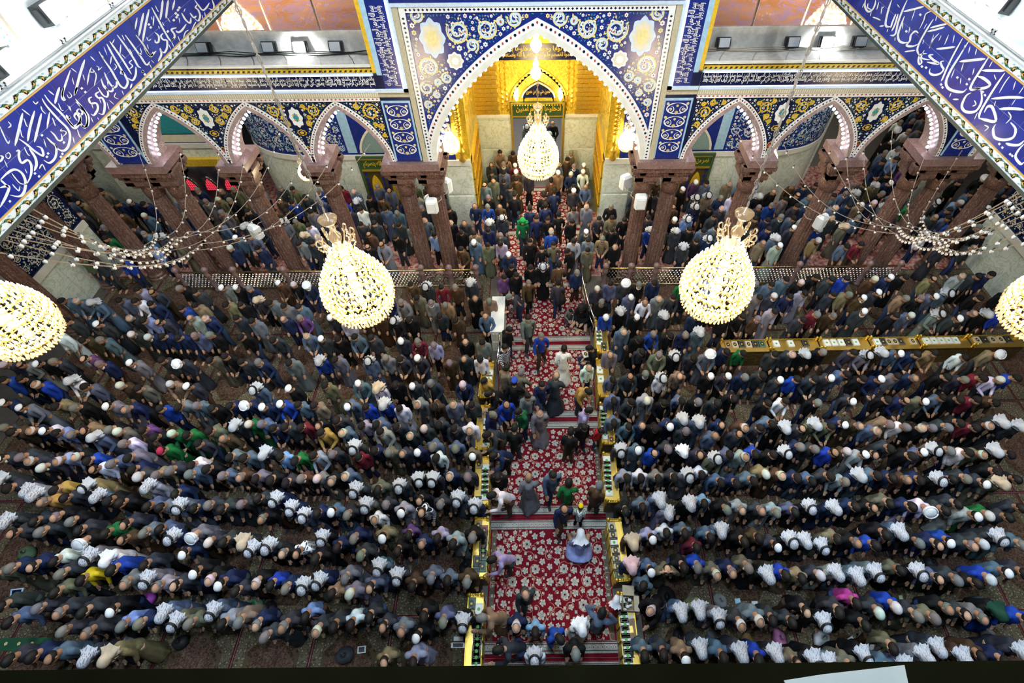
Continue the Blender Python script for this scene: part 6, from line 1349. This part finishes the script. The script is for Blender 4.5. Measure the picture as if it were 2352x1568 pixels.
def bookcase(po0, pi0, po1, pi1, side, idx, bookspec):
    """outer/inner top corners (pixels) at the far end, then at the near end"""
    A, B, C_, D_ = [onz(*p, ZT) for p in (po0, pi0, po1, pi1)]
    far, near = (A+B)/2, (C_+D_)/2; L = float(np.linalg.norm(far-near)); w = float((np.linalg.norm(A-B)+np.linalg.norm(C_-D_))/2); w = min(max(w, .34), .46)
    ctr = (far+near)/2; ang = math.atan2(far[1]-near[1], far[0]-near[0])-math.pi/2
    e = empty('gilt_bookcase', (ctr[0], ctr[1], 0), ang); tag(e, 'low gilt bookcase, %s from the far end, %s of aisle' % (ordw[idx], side), 'bookcase', 'gilt bookcases along the aisle')
    s = 1 if side == 'left' else -1                     # direction of the aisle
    q = MB(); q.box((-w/2+.02, -L/2+.03, .0), (w/2-.02, L/2-.03, ZT-.03)); q.build('cabinet', darkgold, e)
    q = MB(); q.box((-w/2, -L/2, ZT-.03), (w/2, L/2, ZT)); q.build('top', goldtop, e)
    q = MB(); q.box((-s*w/2-.012, -L/2, ZT), (-s*w/2+.012, L/2, ZT+.05)); q.build('raised_edge', M['gold'], e)
    for yy, n_ in ((L/2-.03, 'far'), (-L/2+.03, 'near')):
        q = MB(); q.box((-w/2, yy-.03, ZT-.02), (w/2, yy+.03, ZT+.06))
        for i in range(5): q.ball((-w/2+.06+i*(w-.12)/4, yy, ZT+.07), (.035, .03, .03+.015*(i == 2)), 6, 3)
        q.build('end_crest', M['gold'], e)
        for xx in (-w/2+.02, w/2-.02):
            q = MB(); q.lathe([(.03, ZT-.2), (.03, ZT+.05), (.022, ZT+.06), (.045, ZT+.09), (.05, ZT+.12), (.035, ZT+.15), (.012, ZT+.165)], (xx, yy, 0), 8); q.build('finial', M['gold'], e, smooth=True)
    for i in range(int(L/.28)):
        q = MB(); y = -L/2+.16+i*.28; a, b = sorted((s*w/2-s*.02, s*w/2)); q.box((a, y-.11, .12), (b, y+.11, ZT-.12)); q.build('carved_panel', M['goldsheet'], e)
    # books stand along the aisle edge
    n = len(bookspec); ca, sa = math.cos(ang), math.sin(ang)
    for i, c in enumerate(bookspec):
        if c == ' ': continue
        x, y = s*(w/2-.10)+random.uniform(-.008, .008), L/2-.2-i*(L-.36)/max(1, n-1)
        if c in 'kGBo': x = -s*.08+random.uniform(-.03, .03)
        p = (ctr[0]+x*ca-y*sa, ctr[1]+x*sa+y*ca, ZT+.001)
        cov, dec, nm = dict(w=(cov_w, 'green', 'white'), g=(cov_g, 'dark', 'green'), k=(cov_k, 'dark', 'black'), b=(cov_c, 'dark', 'cream'), r=(cov_r, 'dark', 'red'), G=(cov_g, 'dark', 'green'), B=(cov_b, 'dark', 'brown'), o=(cov_b, 'dark', 'brown'))[c]
        book(p, ang+random.uniform(-.05, .05)+(.5 if c == 'B' else 0), cov, '%s book with a printed emblem, %s along the %s %s aisle bookcase' % (nm, NUM[i], ordw[idx], side), dec)
for i, (a, b, c, d, bk) in enumerate((((1111, 832), (1134, 836), (1098, 916), (1125, 916), 'owwgww'), ((1098, 932), (1128, 932), (1093, 1034), (1124, 1034), 'bowwbbw'), ((1094.5, 1050), (1124, 1050), (1090, 1165), (1122, 1165), 'owwwwwwk'), ((1092, 1189), (1124, 1189), (1084, 1330), (1115, 1330), 'orrbbwgkgG'), ((1077, 1364), (1111, 1364), (1066, 1545), (1104, 1545), 'GwBwwgwwwww'))):
    bookcase(a, b, c, d, 'left', i, bk)
for i, (a, b, c, d, bk) in enumerate((((1391, 740), (1366, 740), (1397, 813), (1372, 813), 'kwwwwGo'), ((1395, 828), (1369, 828), (1402, 914), (1375, 914), ' w w B '), ((1404, 928), (1376, 928), (1411, 1022), (1383, 1022), 'wwwwwgwo'), ((1413, 1042), (1383, 1042), (1422, 1155), (1392, 1155), 'wwwwwww '), ((1424, 1192), (1394, 1192), (1447, 1336), (1415, 1336), 'bbwbbbg'), ((1450, 1360), (1417, 1360), (1472, 1545), (1436, 1545), 'wwwwwwwww'))):
    bookcase(a, b, c, d, 'right', i, bk)
# bookcases across the right hall
xs = [1655, 1766, 1882, 1998, 2112, 2228, 2350]
for i in range(6):
    p0, p1 = onz(xs[i], 796-i*2.2, ZT), onz(xs[i+1], 796-(i+1)*2.2, ZT); ctr = (p0+p1)/2; L = float(p1[0]-p0[0])-.05; ang = math.atan2(p1[1]-p0[1], p1[0]-p0[0])
    e = empty('gilt_bookcase', (ctr[0], ctr[1], 0), ang); tag(e, 'gilt bookcase standing across the right hall, %s from the aisle' % ordw[i], 'bookcase', 'gilt bookcases across the right hall')
    q = MB(); q.box((-L/2, -.2, 0), (L/2, .2, ZT-.03)); q.build('cabinet', darkgold, e)
    q = MB(); q.box((-L/2, -.22, ZT-.03), (L/2, .22, ZT)); q.build('top', goldtop, e)
    q = MB(); q.tube([(-L/2+j*L/24, .2, ZT+.05+.02*(j % 2)) for j in range(25)], .02, 5); q.build('rope_edge', M['gold'], e)
    for xx in (-L/2+.03, L/2-.03):
        for yy in (-.19, .19): q = MB(); q.lathe([(.03, ZT-.1), (.03, ZT+.05), (.05, ZT+.11), (.035, ZT+.16), (.012, ZT+.18)], (xx, yy, 0), 8); q.build('finial', M['gold'], e, smooth=True)
    bk = ['obkbkg', 'w w k ', 'wwwkw ', 'wkbbk b', 'wwwww ', 'bkbbk '][i]
    for j, c in enumerate(bk):
        if c == ' ': continue
        x = -L/2+.22+j*(L-.4)/max(1, len(bk)-1); p = (ctr[0]+x*math.cos(ang)-.08*math.sin(ang), ctr[1]+x*math.sin(ang)+.06, ZT+.001)
        cov, dec, nm = dict(w=(cov_w, 'green', 'white'), g=(cov_g, 'dark', 'green'), k=(cov_k, 'dark', 'black'), b=(cov_c, 'dark', 'cream'), o=(cov_b, 'dark', 'brown'))[c]
        book(p, ang, cov, '%s book, %s along the %s bookcase across the right hall' % (nm, ordw[j], ordw[i]), dec, 'books on the right hall bookcases')

# ================================================================ balustrade, rails
def balustrade(x0, x1, posts, label):
    e = empty('balustrade', ((x0+x1)/2, 12.95, 0)); ox = (x0+x1)/2; tag(e, label, 'balustrade', 'low balustrades before the columns')
    q = MB(); q.tube([(x0-ox, 0, .92), (x1-ox, 0, .92)], .035, 8); q.build('top_rail', M['brass'], e, smooth=True)
    q = MB(); q.tube([(x0-ox, 0, .12), (x1-ox, 0, .12)], .03, 8); q.build('bottom_rail', M['brass'], e, smooth=True)
    q = MB(); x = x0+.08
    while x < x1-.05:
        for k in range(7):
            z = .2+k*.1; c = (x-ox+(.06 if k % 2 else 0), 0, z); r = .032
            b = q.n(); q.v += [(c[0]-r, 0, z), (c[0], -r, z), (c[0]+r, 0, z), (c[0], r, z), (c[0], 0, z+r), (c[0], 0, z-r)]
            for f in ((0, 1, 4), (1, 2, 4), (2, 3, 4), (3, 0, 4), (1, 0, 5), (2, 1, 5), (3, 2, 5), (0, 3, 5)): q.face([b+t for t in f])
        x += .12
    q.build('bead_lattice', M['silver'], e, kind='stuff')
    q = MB()
    for k in range(0, 8, 3): q.box((x0-ox, -.006, .15+k*.1), (x1-ox, .006, .158+k*.1))
    q.build('lattice_wires', M['silver'], e)
    for px in posts:
        q = MB(); q.lathe([(.12, 0), (.12, .1), (.07, .16), (.10, .4), (.06, .66), (.10, .74), (.10, .86), (.07, .92), (.11, 1.02), (.12, 1.08), (.07, 1.14), (.03, 1.17)], (px-ox, 0, 0), 12); q.build('stone_post', M['brownlight'], e, smooth=True)
balustrade(-13.0, -2.2, [-12.95, -11.9, -10.9, -9.1, -6.6, -4.2, -3.2, -2.25], 'silver beaded balustrade with brass rail left of the aisle')
balustrade(2.35, 13.1, [2.4, 3.3, 4.2, 6.68, 9.3, 11.8, 12.9], 'silver beaded balustrade with brass rail right of the aisle')
def handrail(pxs, label, z=.95):
    P = [onz(*p, z) for p in pxs]; e = empty('handrail', (P[0][0], P[0][1], 0)); o_ = np.array([P[0][0], P[0][1], 0]); tag(e, label, 'handrail', 'steel handrails of the aisle')
    q = MB(); q.tube([p-o_ for p in P], .03, 8); q.build('rail', M['steel'], e, smooth=True)
    q = MB(); q.tube([p-o_-np.array([0, 0, .4]) for p in P], .018, 6); q.build('mid_rail', M['steel'], e, smooth=True)
    for p in P: q = MB(); q.tube([p-o_, (p-o_)*np.array([1, 1, 0])], .024, 8); q.build('upright', M['steel'], e)
handrail(((1151, 735), (1147, 775), (1142, 830)), 'brushed steel handrail left of the aisle')
handrail(((1334, 590), (1338, 640), (1350, 690), (1366, 733)), 'brushed steel handrail right of the aisle')
p = onz(1150, 745, .9); mb = MB(); e = empty('book_rack', (p[0]-.1, p[1]+.35, 0)); tag(e, 'white fretwork rack against the left handrail', 'rack')
q = MB(); q.box((-.2, -.75, 0), (.2, .75, 1.0)); q.build('body', M['clere'], e); q = MB(); q.box((-.22, -.77, 1.0), (.22, .77, 1.04)); q.build('top', M['white'], e)
for i in range(6):
    q = MB(); q.box((-.16+(i % 3)*.11, -.77, .15+(i//3)*.42), (-.08+(i % 3)*.11, -.745, .5+(i//3)*.42)); q.build('fretwork_panel', M['cream'], e)

# ================================================================ loudspeakers on the columns
def speaker(px, py, Y, rz, label):
    p = ony(px, py, Y); e = empty('loudspeaker', p-np.array([0, 0, .27]), rz); tag(e, label, 'loudspeaker', 'white loudspeakers strapped to columns')
    q = MB(); q.rings([[(x*k, y*k2-.16, z) for x, y in ((-.17, .14), (.17, .14), (.19, 0), (.15, -.12), (-.15, -.12), (-.19, 0))] for z, k, k2 in ((0, .8, .6), (.05, 1, 1), (.45, 1, 1), (.53, .7, .55))]); q.build('cabinet', M['clere'], e)
    q = MB(); q.box((-.11, -.30, .08), (.11, -.275, .42)); q.build('grille', M['white'], e)
    q = MB(); q.tube([(-.18, .05, .25), (-.27, .2, .25), (-.18, .42, .25)], .012, 5); q.tube([(.18, .05, .25), (.27, .2, .25), (.18, .42, .25)], .012, 5); q.build('strap', M['cable'], e)
speaker(595, 525, 13.2, -.5, 'white loudspeaker on the fluted column under the second left arch'); speaker(993, 465, 13.2, 0, 'white loudspeaker on the column left of the tall arch, front'); speaker(1019, 430, 14.3, 2.6, 'white loudspeaker behind the column left of the tall arch')
speaker(1470, 456, 13.2, 0, 'white loudspeaker on the column right of the tall arch, front'); speaker(1443, 422, 14.3, -2.6, 'white loudspeaker behind the column right of the tall arch'); speaker(1878, 502, 13.2, .5, 'white loudspeaker on the fluted column under the right arches')

# ================================================================ chandeliers
cryst = bpy.data.materials.new('cut_crystal'); cryst.use_nodes = True; nt = cryst.node_tree; nt.nodes.clear(); out = node(nt, 'ShaderNodeOutputMaterial')
m1 = node(nt, 'ShaderNodeMixShader'); m2 = node(nt, 'ShaderNodeMixShader'); tl = node(nt, 'ShaderNodeBsdfTranslucent'); tp = node(nt, 'ShaderNodeBsdfTransparent'); gl = node(nt, 'ShaderNodeBsdfGlossy'); gl.inputs['Roughness'].default_value = .08
tl.inputs['Color'].default_value = (1, .84, .60, 1); m1.inputs[0].default_value = .42; m2.inputs[0].default_value = .3
nt.links.new(tp.outputs[0], m1.inputs[1]); nt.links.new(tl.outputs[0], m1.inputs[2]); nt.links.new(m1.outputs[0], m2.inputs[1]); nt.links.new(gl.outputs[0], m2.inputs[2]); nt.links.new(m2.outputs[0], out.inputs[0])
M['crystal'] = cryst
def chandelier_meshes():
    # unit chandelier, bottom at z=0, total height 3.0, radius .80
    prof = [(.10, 0.02), (.36, .10), (.55, .22), (.68, .36), (.76, .52), (.80, .69), (.80, .86), (.76, 1.02), (.69, 1.18), (.60, 1.34), (.50, 1.50), (.40, 1.66), (.31, 1.82), (.23, 1.96)]
    bulbs, cups, drops = MB(), MB(), MB()
    for i, (r, z) in enumerate(prof[1:]):
        n = max(8, int(r*46))
        cups.tube([((r-.05)*math.cos(t), (r-.05)*math.sin(t), z-.02) for t in np.linspace(0, 2*math.pi, 25)], .014, 5)
        for j in range(n):
            t = 2*math.pi*(j+.5*(i % 2))/n; x, y = r*math.cos(t), r*math.sin(t)
            if True:
                bulbs.lathe([(.012, .02), (.022, .05), (.020, .075), (.004, .115)], (x, y, z), 5)
                cups.lathe([(.006, -.05), (.035, .005), (.03, .012), (.012, .025)], (x, y, z), 6)
            for q in range(2):
                tt = t+q*.08; rr = r+.03-q*.06; zz = z-.10-q*.05
                b = drops.n(); k = .020
                c = (rr*math.cos(tt), rr*math.sin(tt), zz)
                drops.v += [(c[0]-k, c[1], c[2]), (c[0], c[1]-k, c[2]), (c[0]+k, c[1], c[2]), (c[0], c[1]+k, c[2]), (c[0], c[1], c[2]+.05), (c[0], c[1], c[2]-.06)]
                for f in ((0, 1, 4), (1, 2, 4), (2, 3, 4), (3, 0, 4), (1, 0, 5), (2, 1, 5), (3, 2, 5), (0, 3, 5)): drops.face([b+v for v in f])
    for r, n, z in ((.70, 46, .28), (.55, 38, .14), (.36, 26, .04), (.16, 12, -.03), (.76, 50, .50)):
        for j in range(n):
            t = 2*math.pi*j/n; drops.ball((r*math.cos(t), r*math.sin(t), z-.10), (.028, .028, .045), 6, 3)
    stem = MB(); stem.lathe([(.04, 0.1), (.10, .3), (.05, .5), (.14, .8), (.06, 1.1), (.12, 1.4), (.05, 1.7), (.10, 1.95), (.16, 2.05), (.05, 2.15), (.13, 2.32), (.14, 2.42), (.05, 2.55), (.05, 2.66), (.17, 2.78), (.20, 2.86), (.06, 2.9), (.02, 3.0)], n=12)
    arms = MB()
    for j in range(10):
        t = 2*math.pi*j/10
        arms.tube([((.08+.27*math.sin(u*1.45))*math.cos(t), (.08+.27*math.sin(u*1.45))*math.sin(t), 1.92+.52*u) for u in np.linspace(0, 1.0, 7)]+[((.35+.07*math.sin(v))*math.cos(t), (.35+.07*math.sin(v))*math.sin(t), 2.36+.09*math.cos(v)) for v in np.linspace(.3, 5.0, 9)], .017, 5)
        for v in (.0, .5, 1.0): drops.ball(((.40-.06*v)*math.cos(t), (.40-.06*v)*math.sin(t), 2.24-.1*v), (.022, .022, .035), 5, 3)
    return dict(bulbs=bulbs.mesh('candle_bulbs', [M['warmglow']], True), bulb_cups=cups.mesh('bulb_cups', [M['gold']]), crystal_drops=drops.mesh('crystal_drops', [cryst]), crystal_stem=stem.mesh('crystal_stem', [cryst], True), scroll_arms=arms.mesh('scroll_arms', [cryst], True))
CH = chandelier_meshes()
def chandelier(x, y, z, sc, label, power, top=16.8, chain=True):
    e = empty('chandelier', (x, y, z)); tag(e, label, 'chandelier', 'crystal chandeliers')
    for nme, me in CH.items():
        o = instance(nme, me, parent=e, scale=(sc, sc, sc))
        if nme in ('bulbs', 'crystal_drops', 'bulb_cups'): o['kind'] = 'stuff'
    if chain:
        q = MB(); zz = 3.0*sc; H_ = top-z
        q.tube([(0, 0, zz), (0, 0, H_)], .012, 6)
        k = 0
        while zz+.1 < H_ and k < 60: q.tube([(.034*math.cos(t)*(k % 2), .034*math.cos(t)*(1-k % 2), zz+.07+.07*math.sin(t)) for t in np.linspace(0, 2*math.pi, 9)], .009, 4); zz += .16; k += 1
        q.build('chain', M['cable'], e)
    for dz, w in ((.45, .6), (1.25, .4)):
        l = bpy.data.lights.new('chandelier_lamp', 'POINT'); l.energy = power*w; l.color = (1.0, .86, .62); l.shadow_soft_size = .45*sc; o = bpy.data.objects.new('lamp', l); o.location = (0, 0, dz*sc); link(o, e)
chandelier(-4.1, 7.84, 4.58, .95, 'large glowing crystal chandelier hanging left of the aisle', CHAND)
chandelier(4.0, 7.84, 4.62, .95, 'large glowing crystal chandelier hanging right of the aisle', CHAND)
pL = onz(30, 742, 5.2); chandelier(pL[0], pL[1], 4.55, .95, 'large glowing crystal chandelier cut by the left edge', CHAND*.8)
pR = onz(2405, 705, 5.2); chandelier(pR[0], pR[1], 4.55, .95, 'large glowing crystal chandelier cut by the right edge', CHAND*.6)
chandelier(.02, 15.7, 3.0, .86, 'glowing crystal chandelier hanging before the golden porch', CHAND*.9, top=9.4)
for px, py, lab in ((1033, 322, 'left'), (1441, 316, 'right')):
    p = ony(px, py, 16.2); chandelier(p[0], p[1], p[2]-.45, .36, 'small crystal lamp on the %s jamb of the golden porch' % lab, 22, chain=False)
for py, lab in ((160, 'lower'), (95, 'upper')):
    p = ony(1231, py, 15.7); mb = MB(); mb.lathe([(.02, -.3), (.12, -.22), (.17, -.1), (.14, .0), (.06, .08), (.10, .16), (.05, .26), (.02, .36)], (0, 0, 0), 12)
    e = empty('hanging_lamp', p); tag(e, 'small glowing glass lamp on the porch chandelier chain, %s one' % lab, 'lamp', 'small lamps above the porch chandelier'); mb.build('globe', M['warmglow'], e, smooth=True)
for px, py, s in ((700, 392, 'left'), (1770, 360, 'right')):
    p = ony(px, py, 14.5); chandelier(p[0], p[1], p[2]-.3, .28, 'tiny crystal wall lamp behind the %s arches' % s, 25, top=8.02)

# ================================================================ strings of bulbs
gb = MB(); gb.ball((0, 0, -.04), (.028, .028, .036), 8, 5, 0); gb.lathe([(.013, -.008), (.015, .025), (.006, .04)], (0, 0, 0), 6, 1); garl_me = gb.mesh('garland_bulb', [M['dullbulb'], M['black']], True)
def sagged(a, b, sag, n):
    return [np.array(a)*(1-t)+np.array(b)*t-np.array([0, 0, sag*4*t*(1-t)]) for t in np.linspace(0, 1, n)]
def garland(P, label, grp):
    e = empty('bulb_string', P[0]); tag(e, label, 'string lights', grp); o_ = np.array(P[0])
    q = MB(); q.tube([p-o_ for p in P], .009, 4); q.build('cable', M['cable'], e)
    acc = .25
    for i in range(1, len(P)):
        acc += float(np.linalg.norm(P[i]-P[i-1]))
        if acc > .42: acc = 0; instance('bulb', garl_me, P[i]-o_, parent=e)
for side, XB, hubpx, hd, starts, ends_ in (('left', -6.39, (405, 548), 13.0, [(72, 478), (60, 490), (48, 502), (34, 515), (22, 527), (8, 540), (0, 548), (-30, 575)], [(310, 330), (413, 352), (500, 352), (560, 362), (640, 305), (690, 372), (760, 362), (850, 330)]),
                                            ('right', 6.17, (2115, 522), 13.0, [(2345, 440), (2352, 447), (2362, 458), (2372, 468), (2384, 480), (2396, 492), (2410, 506), (2440, 530)], [(1690, 300), (1800, 330), (1945, 345), (1985, 330), (2130, 345), (2210, 345), (2050, 300), (1900, 330)])):
    hub = np.array([0, 0, H])+ray(*hubpx)*hd
    for k, (st_, en) in enumerate(zip(starts, ends_)):
        a = onx(*st_, XB); a[2] = max(a[2], 9.3); en3 = ony(*en, 13.15); h = hub+np.array([(k-4)*.18, (k % 3-1)*.25, (k % 2)*.12-.1*(k % 4)])
        P = sagged(a, h, .5, 30)+sagged(h, en3, .75, 22)[1:]
        garland(P, 'sagging string of pale bulbs, %s strand from the %s band to the arches' % (ordw[k], side), 'strings of bulbs on the %s' % side)

# ================================================================ near ledge and small belongings
zL = 12.55; yL = float(onz(1239, 1527, zL)[1])
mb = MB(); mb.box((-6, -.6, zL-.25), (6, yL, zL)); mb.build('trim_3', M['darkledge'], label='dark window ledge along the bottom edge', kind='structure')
pp = [onz(x, y, zL+.004) for x, y in ((1800, 1562), (1890, 1548), (2075, 1527), (2090, 1600), (1820, 1640))]
mb = MB(); mb.poly([tuple(q) for q in pp][::-1]); mb.poly([tuple(q+np.array([0, 0, .003])) for q in pp]); mb.build('paper_sheet', pbr('grey_paper', (.16, .16, .14), .8), label='blurred pale paper lying on the dark ledge', cat='paper')
def bag(px, py, col, label, sz=.22, cat='bag', h=.2):
    p = onz(px, py, .02); e = MB(); n = 12; rr = []
    rg = random.Random(int(px)); rx, ry = sz*rg.uniform(.8, 1.2), sz*rg.uniform(.7, 1.0)
    for z, k in ((0, .85), (h*.3, 1.0), (h*.65, .85), (h*.85, .45), (h, .16), (h*1.12, .26)):
        rr.append([(rx*k*math.cos(t)*(1+.14*rg.uniform(-1, 1)), ry*k*math.sin(t)*(1+.14*rg.uniform(-1, 1)), z) for t in np.linspace(0, 2*math.pi, n+1)[:-1]])
    e.rings(rr); root = empty(cat if cat != 'bag' else 'bag', (p[0], p[1], .015), rg.uniform(0, 3)); tag(root, label, 'bag', 'belongings on the carpets')
    e.build('sack', pbr('bag_cloth_%d' % px, col, .6, var=.3), root, smooth=True)
    q = MB(); q.tube([(-rx*.2, 0, h*.9), (-rx*.1, .02, h*1.25), (rx*.1, .02, h*1.25), (rx*.2, 0, h*.9)], .012, 5); q.build('handle', M['black'], root)
Z7 = lambda x, y: (x/2.94, 1040+y/2.94); Z8 = lambda x, y: (780+x/2.868, 1040+y/2.868); Z3 = lambda x, y: (1440+x/2.922, 1240+y/2.922); Z4 = lambda x, y: (1892+x/2.733, 1240+y/2.733)
for f, x, y, col, lab in ((Z7, 200, 680, (.12, .2, .1), 'pale green plastic bag left of the yellow shirt row'), (Z7, 590, 930, (.06, .08, .12), 'slate cloth bag beside the white cane'), (Z7, 490, 960, (.012, .012, .012), 'black bundle left of the white cane'), (Z7, 1010, 990, (.35, .05, .35), 'magenta bag on the carpet below row three, left'),
        (Z7, 1430, 1000, (.10, .10, .11), 'grey and black bag on the left carpets'), (Z7, 1730, 1040, (.12, .30, .16), 'green plastic bag on the left carpets'), (Z7, 1825, 1050, (.012, .012, .014), 'black bag beside the green plastic bag'), (Z7, 2110, 1055, (.10, .05, .02), 'brown jacket bundle on the left carpets'), (Z7, 890, 1300, (.6, .6, .6), 'white plastic bag near the lower left row'),
        (Z7, 1180, 1010, (.08, .07, .03), 'olive bundle between rows on the left'), (Z7, 1510, 1060, (.03, .03, .04), 'dark bag left of the green plastic bag'), (Z7, 650, 1275, (.02, .02, .03), 'dark pouch near the bottom left row'), (Z7, 1230, 1280, (.02, .02, .02), 'black round bag near the ledge on the left'),
        (Z8, 110, 545, (.10, .10, .10), 'grey bag left of the purple shirt'), (Z8, 840, 750, (.012, .012, .012), 'black bag against the left bookcase'), (Z8, 40, 1335, (.04, .045, .05), 'charcoal bundle by the framed tablet'), (Z3, 1018, 660, (.55, .18, .36), 'pink plastic bag on the right carpets'), (Z3, 1300, 660, (.66, .66, .66), 'white carrier bag on the right carpets'),
        (Z3, 620, 410, (.25, .25, .24), 'clear plastic bag below the grey robe, right'), (Z3, 260, 390, (.012, .012, .012), 'large black bundle behind the near right bookcase'), (Z3, 800, 690, (.30, .18, .06), 'tan and black pouch near the ledge, right'), (Z3, 590, 665, (.12, .12, .12), 'grey cloth bundle near the ledge, right'), (Z3, 345, 660, (.01, .01, .012), 'black bag near the ledge, right'),
        (Z4, 390, 375, (.012, .013, .014), 'black bundle on the far right carpets'), (Z4, 255, 640, (.5, .48, .45), 'crumpled white bag near the lower right row'), (Z4, 1020, 600, (.20, .20, .20), 'grey jacket on the far right carpets'), (Z4, 145, 160, (.01, .01, .012), 'black bag between rows at right'), (Z4, 660, 145, (.02, .02, .025), 'dark bag between rows at far right'), (Z4, 970, 395, (.10, .12, .14), 'blue grey bag at the far right edge row')):
    bag(*f(x, y), col, lab, .2 if 'large' not in lab else .3)
def slab(f, pts, z, mat, nm, lab, cat, extra=None):
    P = [onz(*f(*q), .02) for q in pts]; c = sum(P)/len(P); e = empty(nm, (c[0], c[1], .016)); tag(e, lab, cat, None)
    q = MB(); lo = [(p[0]-c[0], p[1]-c[1], 0) for p in P]; hi = [(x, y, z) for x, y, _ in lo]; q.rings([lo, hi]); q.build('body', mat, e)
    if extra: q = MB(); q.poly([(x*.72, y*.72, z+.002) for x, y, _ in lo]); q.poly([(x*.72, y*.72, z+.0015) for x, y, _ in lo][::-1]); q.build('face', extra, e)
slab(Z8, [(120, 1275), (175, 1268), (172, 1315), (118, 1322)], .02, M['clere'], 'framed_tablet', 'white framed tablet lying on a black bag, lower left', 'tablet', M['black'])
slab(Z8, [(745, 1205), (828, 1205), (825, 1245), (742, 1245)], .06, M['black'], 'equipment_case', 'black equipment case with silver trim beside the left bookcase', 'case', M['silver'])
slab(Z8, [(738, 1250), (830, 1250), (826, 1285), (735, 1285)], .06, M['silver'], 'equipment_case', 'silver edged case nearer the ledge, left bookcase', 'case', M['black'])
slab(Z7, [(75, 920), (165, 910), (140, 975), (65, 985)], .015, M['paleblue'], 'magazine', 'blue magazine on the carpet at lower left', 'magazine', M['navy'])
slab(Z7, [(935, 730), (955, 728), (940, 775), (905, 772)], .01, M['paper'], 'leaflet', 'white leaflet between the fourth rows, left', 'leaflet')
slab(Z4, [(145, 620), (175, 602), (207, 650), (178, 668)], .02, M['clere'], 'picture_frame', 'white framed picture on the lower right carpet', 'frame', M['silver'])
slab(Z4, [(462, 345), (490, 340), (502, 380), (475, 388)], .02, M['green'], 'prayer_case', 'green case between rows at far right', 'case', M['khaki'])
slab(Z3, [(826, 405), (882, 405), (882, 445), (828, 445)], .03, M['black'], 'phone_case', 'black case with white label on the right carpets', 'case', M['paper'])
slab(Z3, [(515, 415), (550, 418), (548, 428), (515, 425)], .02, M['paper'], 'tissue_packet', 'small white packet on the right carpets', 'packet')
slab(Z3, [(720, 395), (755, 390), (762, 420), (728, 428)], .03, M['skyblue'], 'tissue_packet', 'blue packet beside the black case, right', 'packet')
for f, a, b_, lab in ((Z7, (680, 1025), (757, 890), 'white cane lying on the left carpet'), (Z8, (770, 1045), (838, 1043), 'white rod beside the near left bookcase'), (Z8, (1890, 533), (1957, 531), 'white rod beside the right bookcase row')):
    p, q_ = onz(*f(*a), .03), onz(*f(*b_), .03); mb = MB(); mb.tube([(0, 0, .03), tuple(q_-p+np.array([0, 0, .03]))], .014, 6, 0); mb.tube([(0, 0, .03), tuple((q_-p)*.12+np.array([0, 0, .03]))], .02, 6, 1)
    mb.build('walking_cane', [M['white'], M['black']], None, loc=(p[0], p[1], .0), label=lab, cat='cane')
mb = MB(); p0, p1 = onz(*Z7(0, 1270), .02), onz(*Z7(340, 1285), .02)
mb.box((min(p0[0], p1[0]), p1[1]-.14, .012), (max(p0[0], p1[0]), p1[1]+.12, .03), 0)
for i in range(4): flower(mb, p0[0]+(p1[0]-p0[0])*(.15+.25*i), p1[1], .045, lambda x, y, e=0.0: (x, y, .032+e), 1, None, 10)
mb.build('prayer_cloth', [pbr('green_flag_cloth', (.01, .08, .03), .8), M['palegold']], label='green cloth with yellow emblems on the lower left carpet', cat='cloth')
# open carton and wooden stand on the near right bookcase
p = onz(1441, 1388, ZT); e = empty('carton', (p[0], p[1], ZT+.001), -.08); tag(e, 'open cardboard carton of white packets on the near right bookcase', 'carton')
q = MB(); q.box((-.13, -.16, 0), (.13, .16, .01)); 
for a, b in (((-.13, -.16), (.13, -.15)), ((-.13, .15), (.13, .16)), ((-.13, -.16), (-.12, .16)), ((.12, -.16), (.13, .16))): q.box((*a, 0), (*b, .2))
q.build('box', pbr('cardboard', (.42, .34, .22), .8), e); q = MB(); q.box((-.13, .16, .19), (.13, .36, .2)); q.box((.13, -.16, .19), (.24, .16, .2)); q.build('flap', pbr('cardboard_flap', (.48, .40, .28), .8), e)
q = MB()
for i in range(7): q.ball((random.uniform(-.09, .09), random.uniform(-.12, .12), .14), (.05, .04, .04), 6, 4, i % 2)
q.build('packets', [M['paper'], M['black']], e, kind='stuff')
p = onz(1448, 1445, ZT); e = empty('book_stand', (p[0], p[1], ZT+.001), .12); tag(e, 'brown fretted wooden book stand on the near right bookcase', 'stand')
q = MB(); q.box((-.13, -.2, 0), (.13, -.07, .03)); q.box((-.13, .07, 0), (.13, .2, .03)); q.box((-.13, -.07, 0), (-.06, .07, .03)); q.box((.06, -.07, 0), (.13, .07, .03)); q.build('panel', M['wood'], e)
q = MB(); q.box((-.12, .2, 0), (.12, .28, .03)); q.build('hinge_panel', M['cream'], e)
# seated reader's open book
p = onz(1345, 812, .55); book((p[0], p[1], .5), .3, cov_w, 'open white book held by the seated reader at the right bookcase', 'dark', 'book in use')
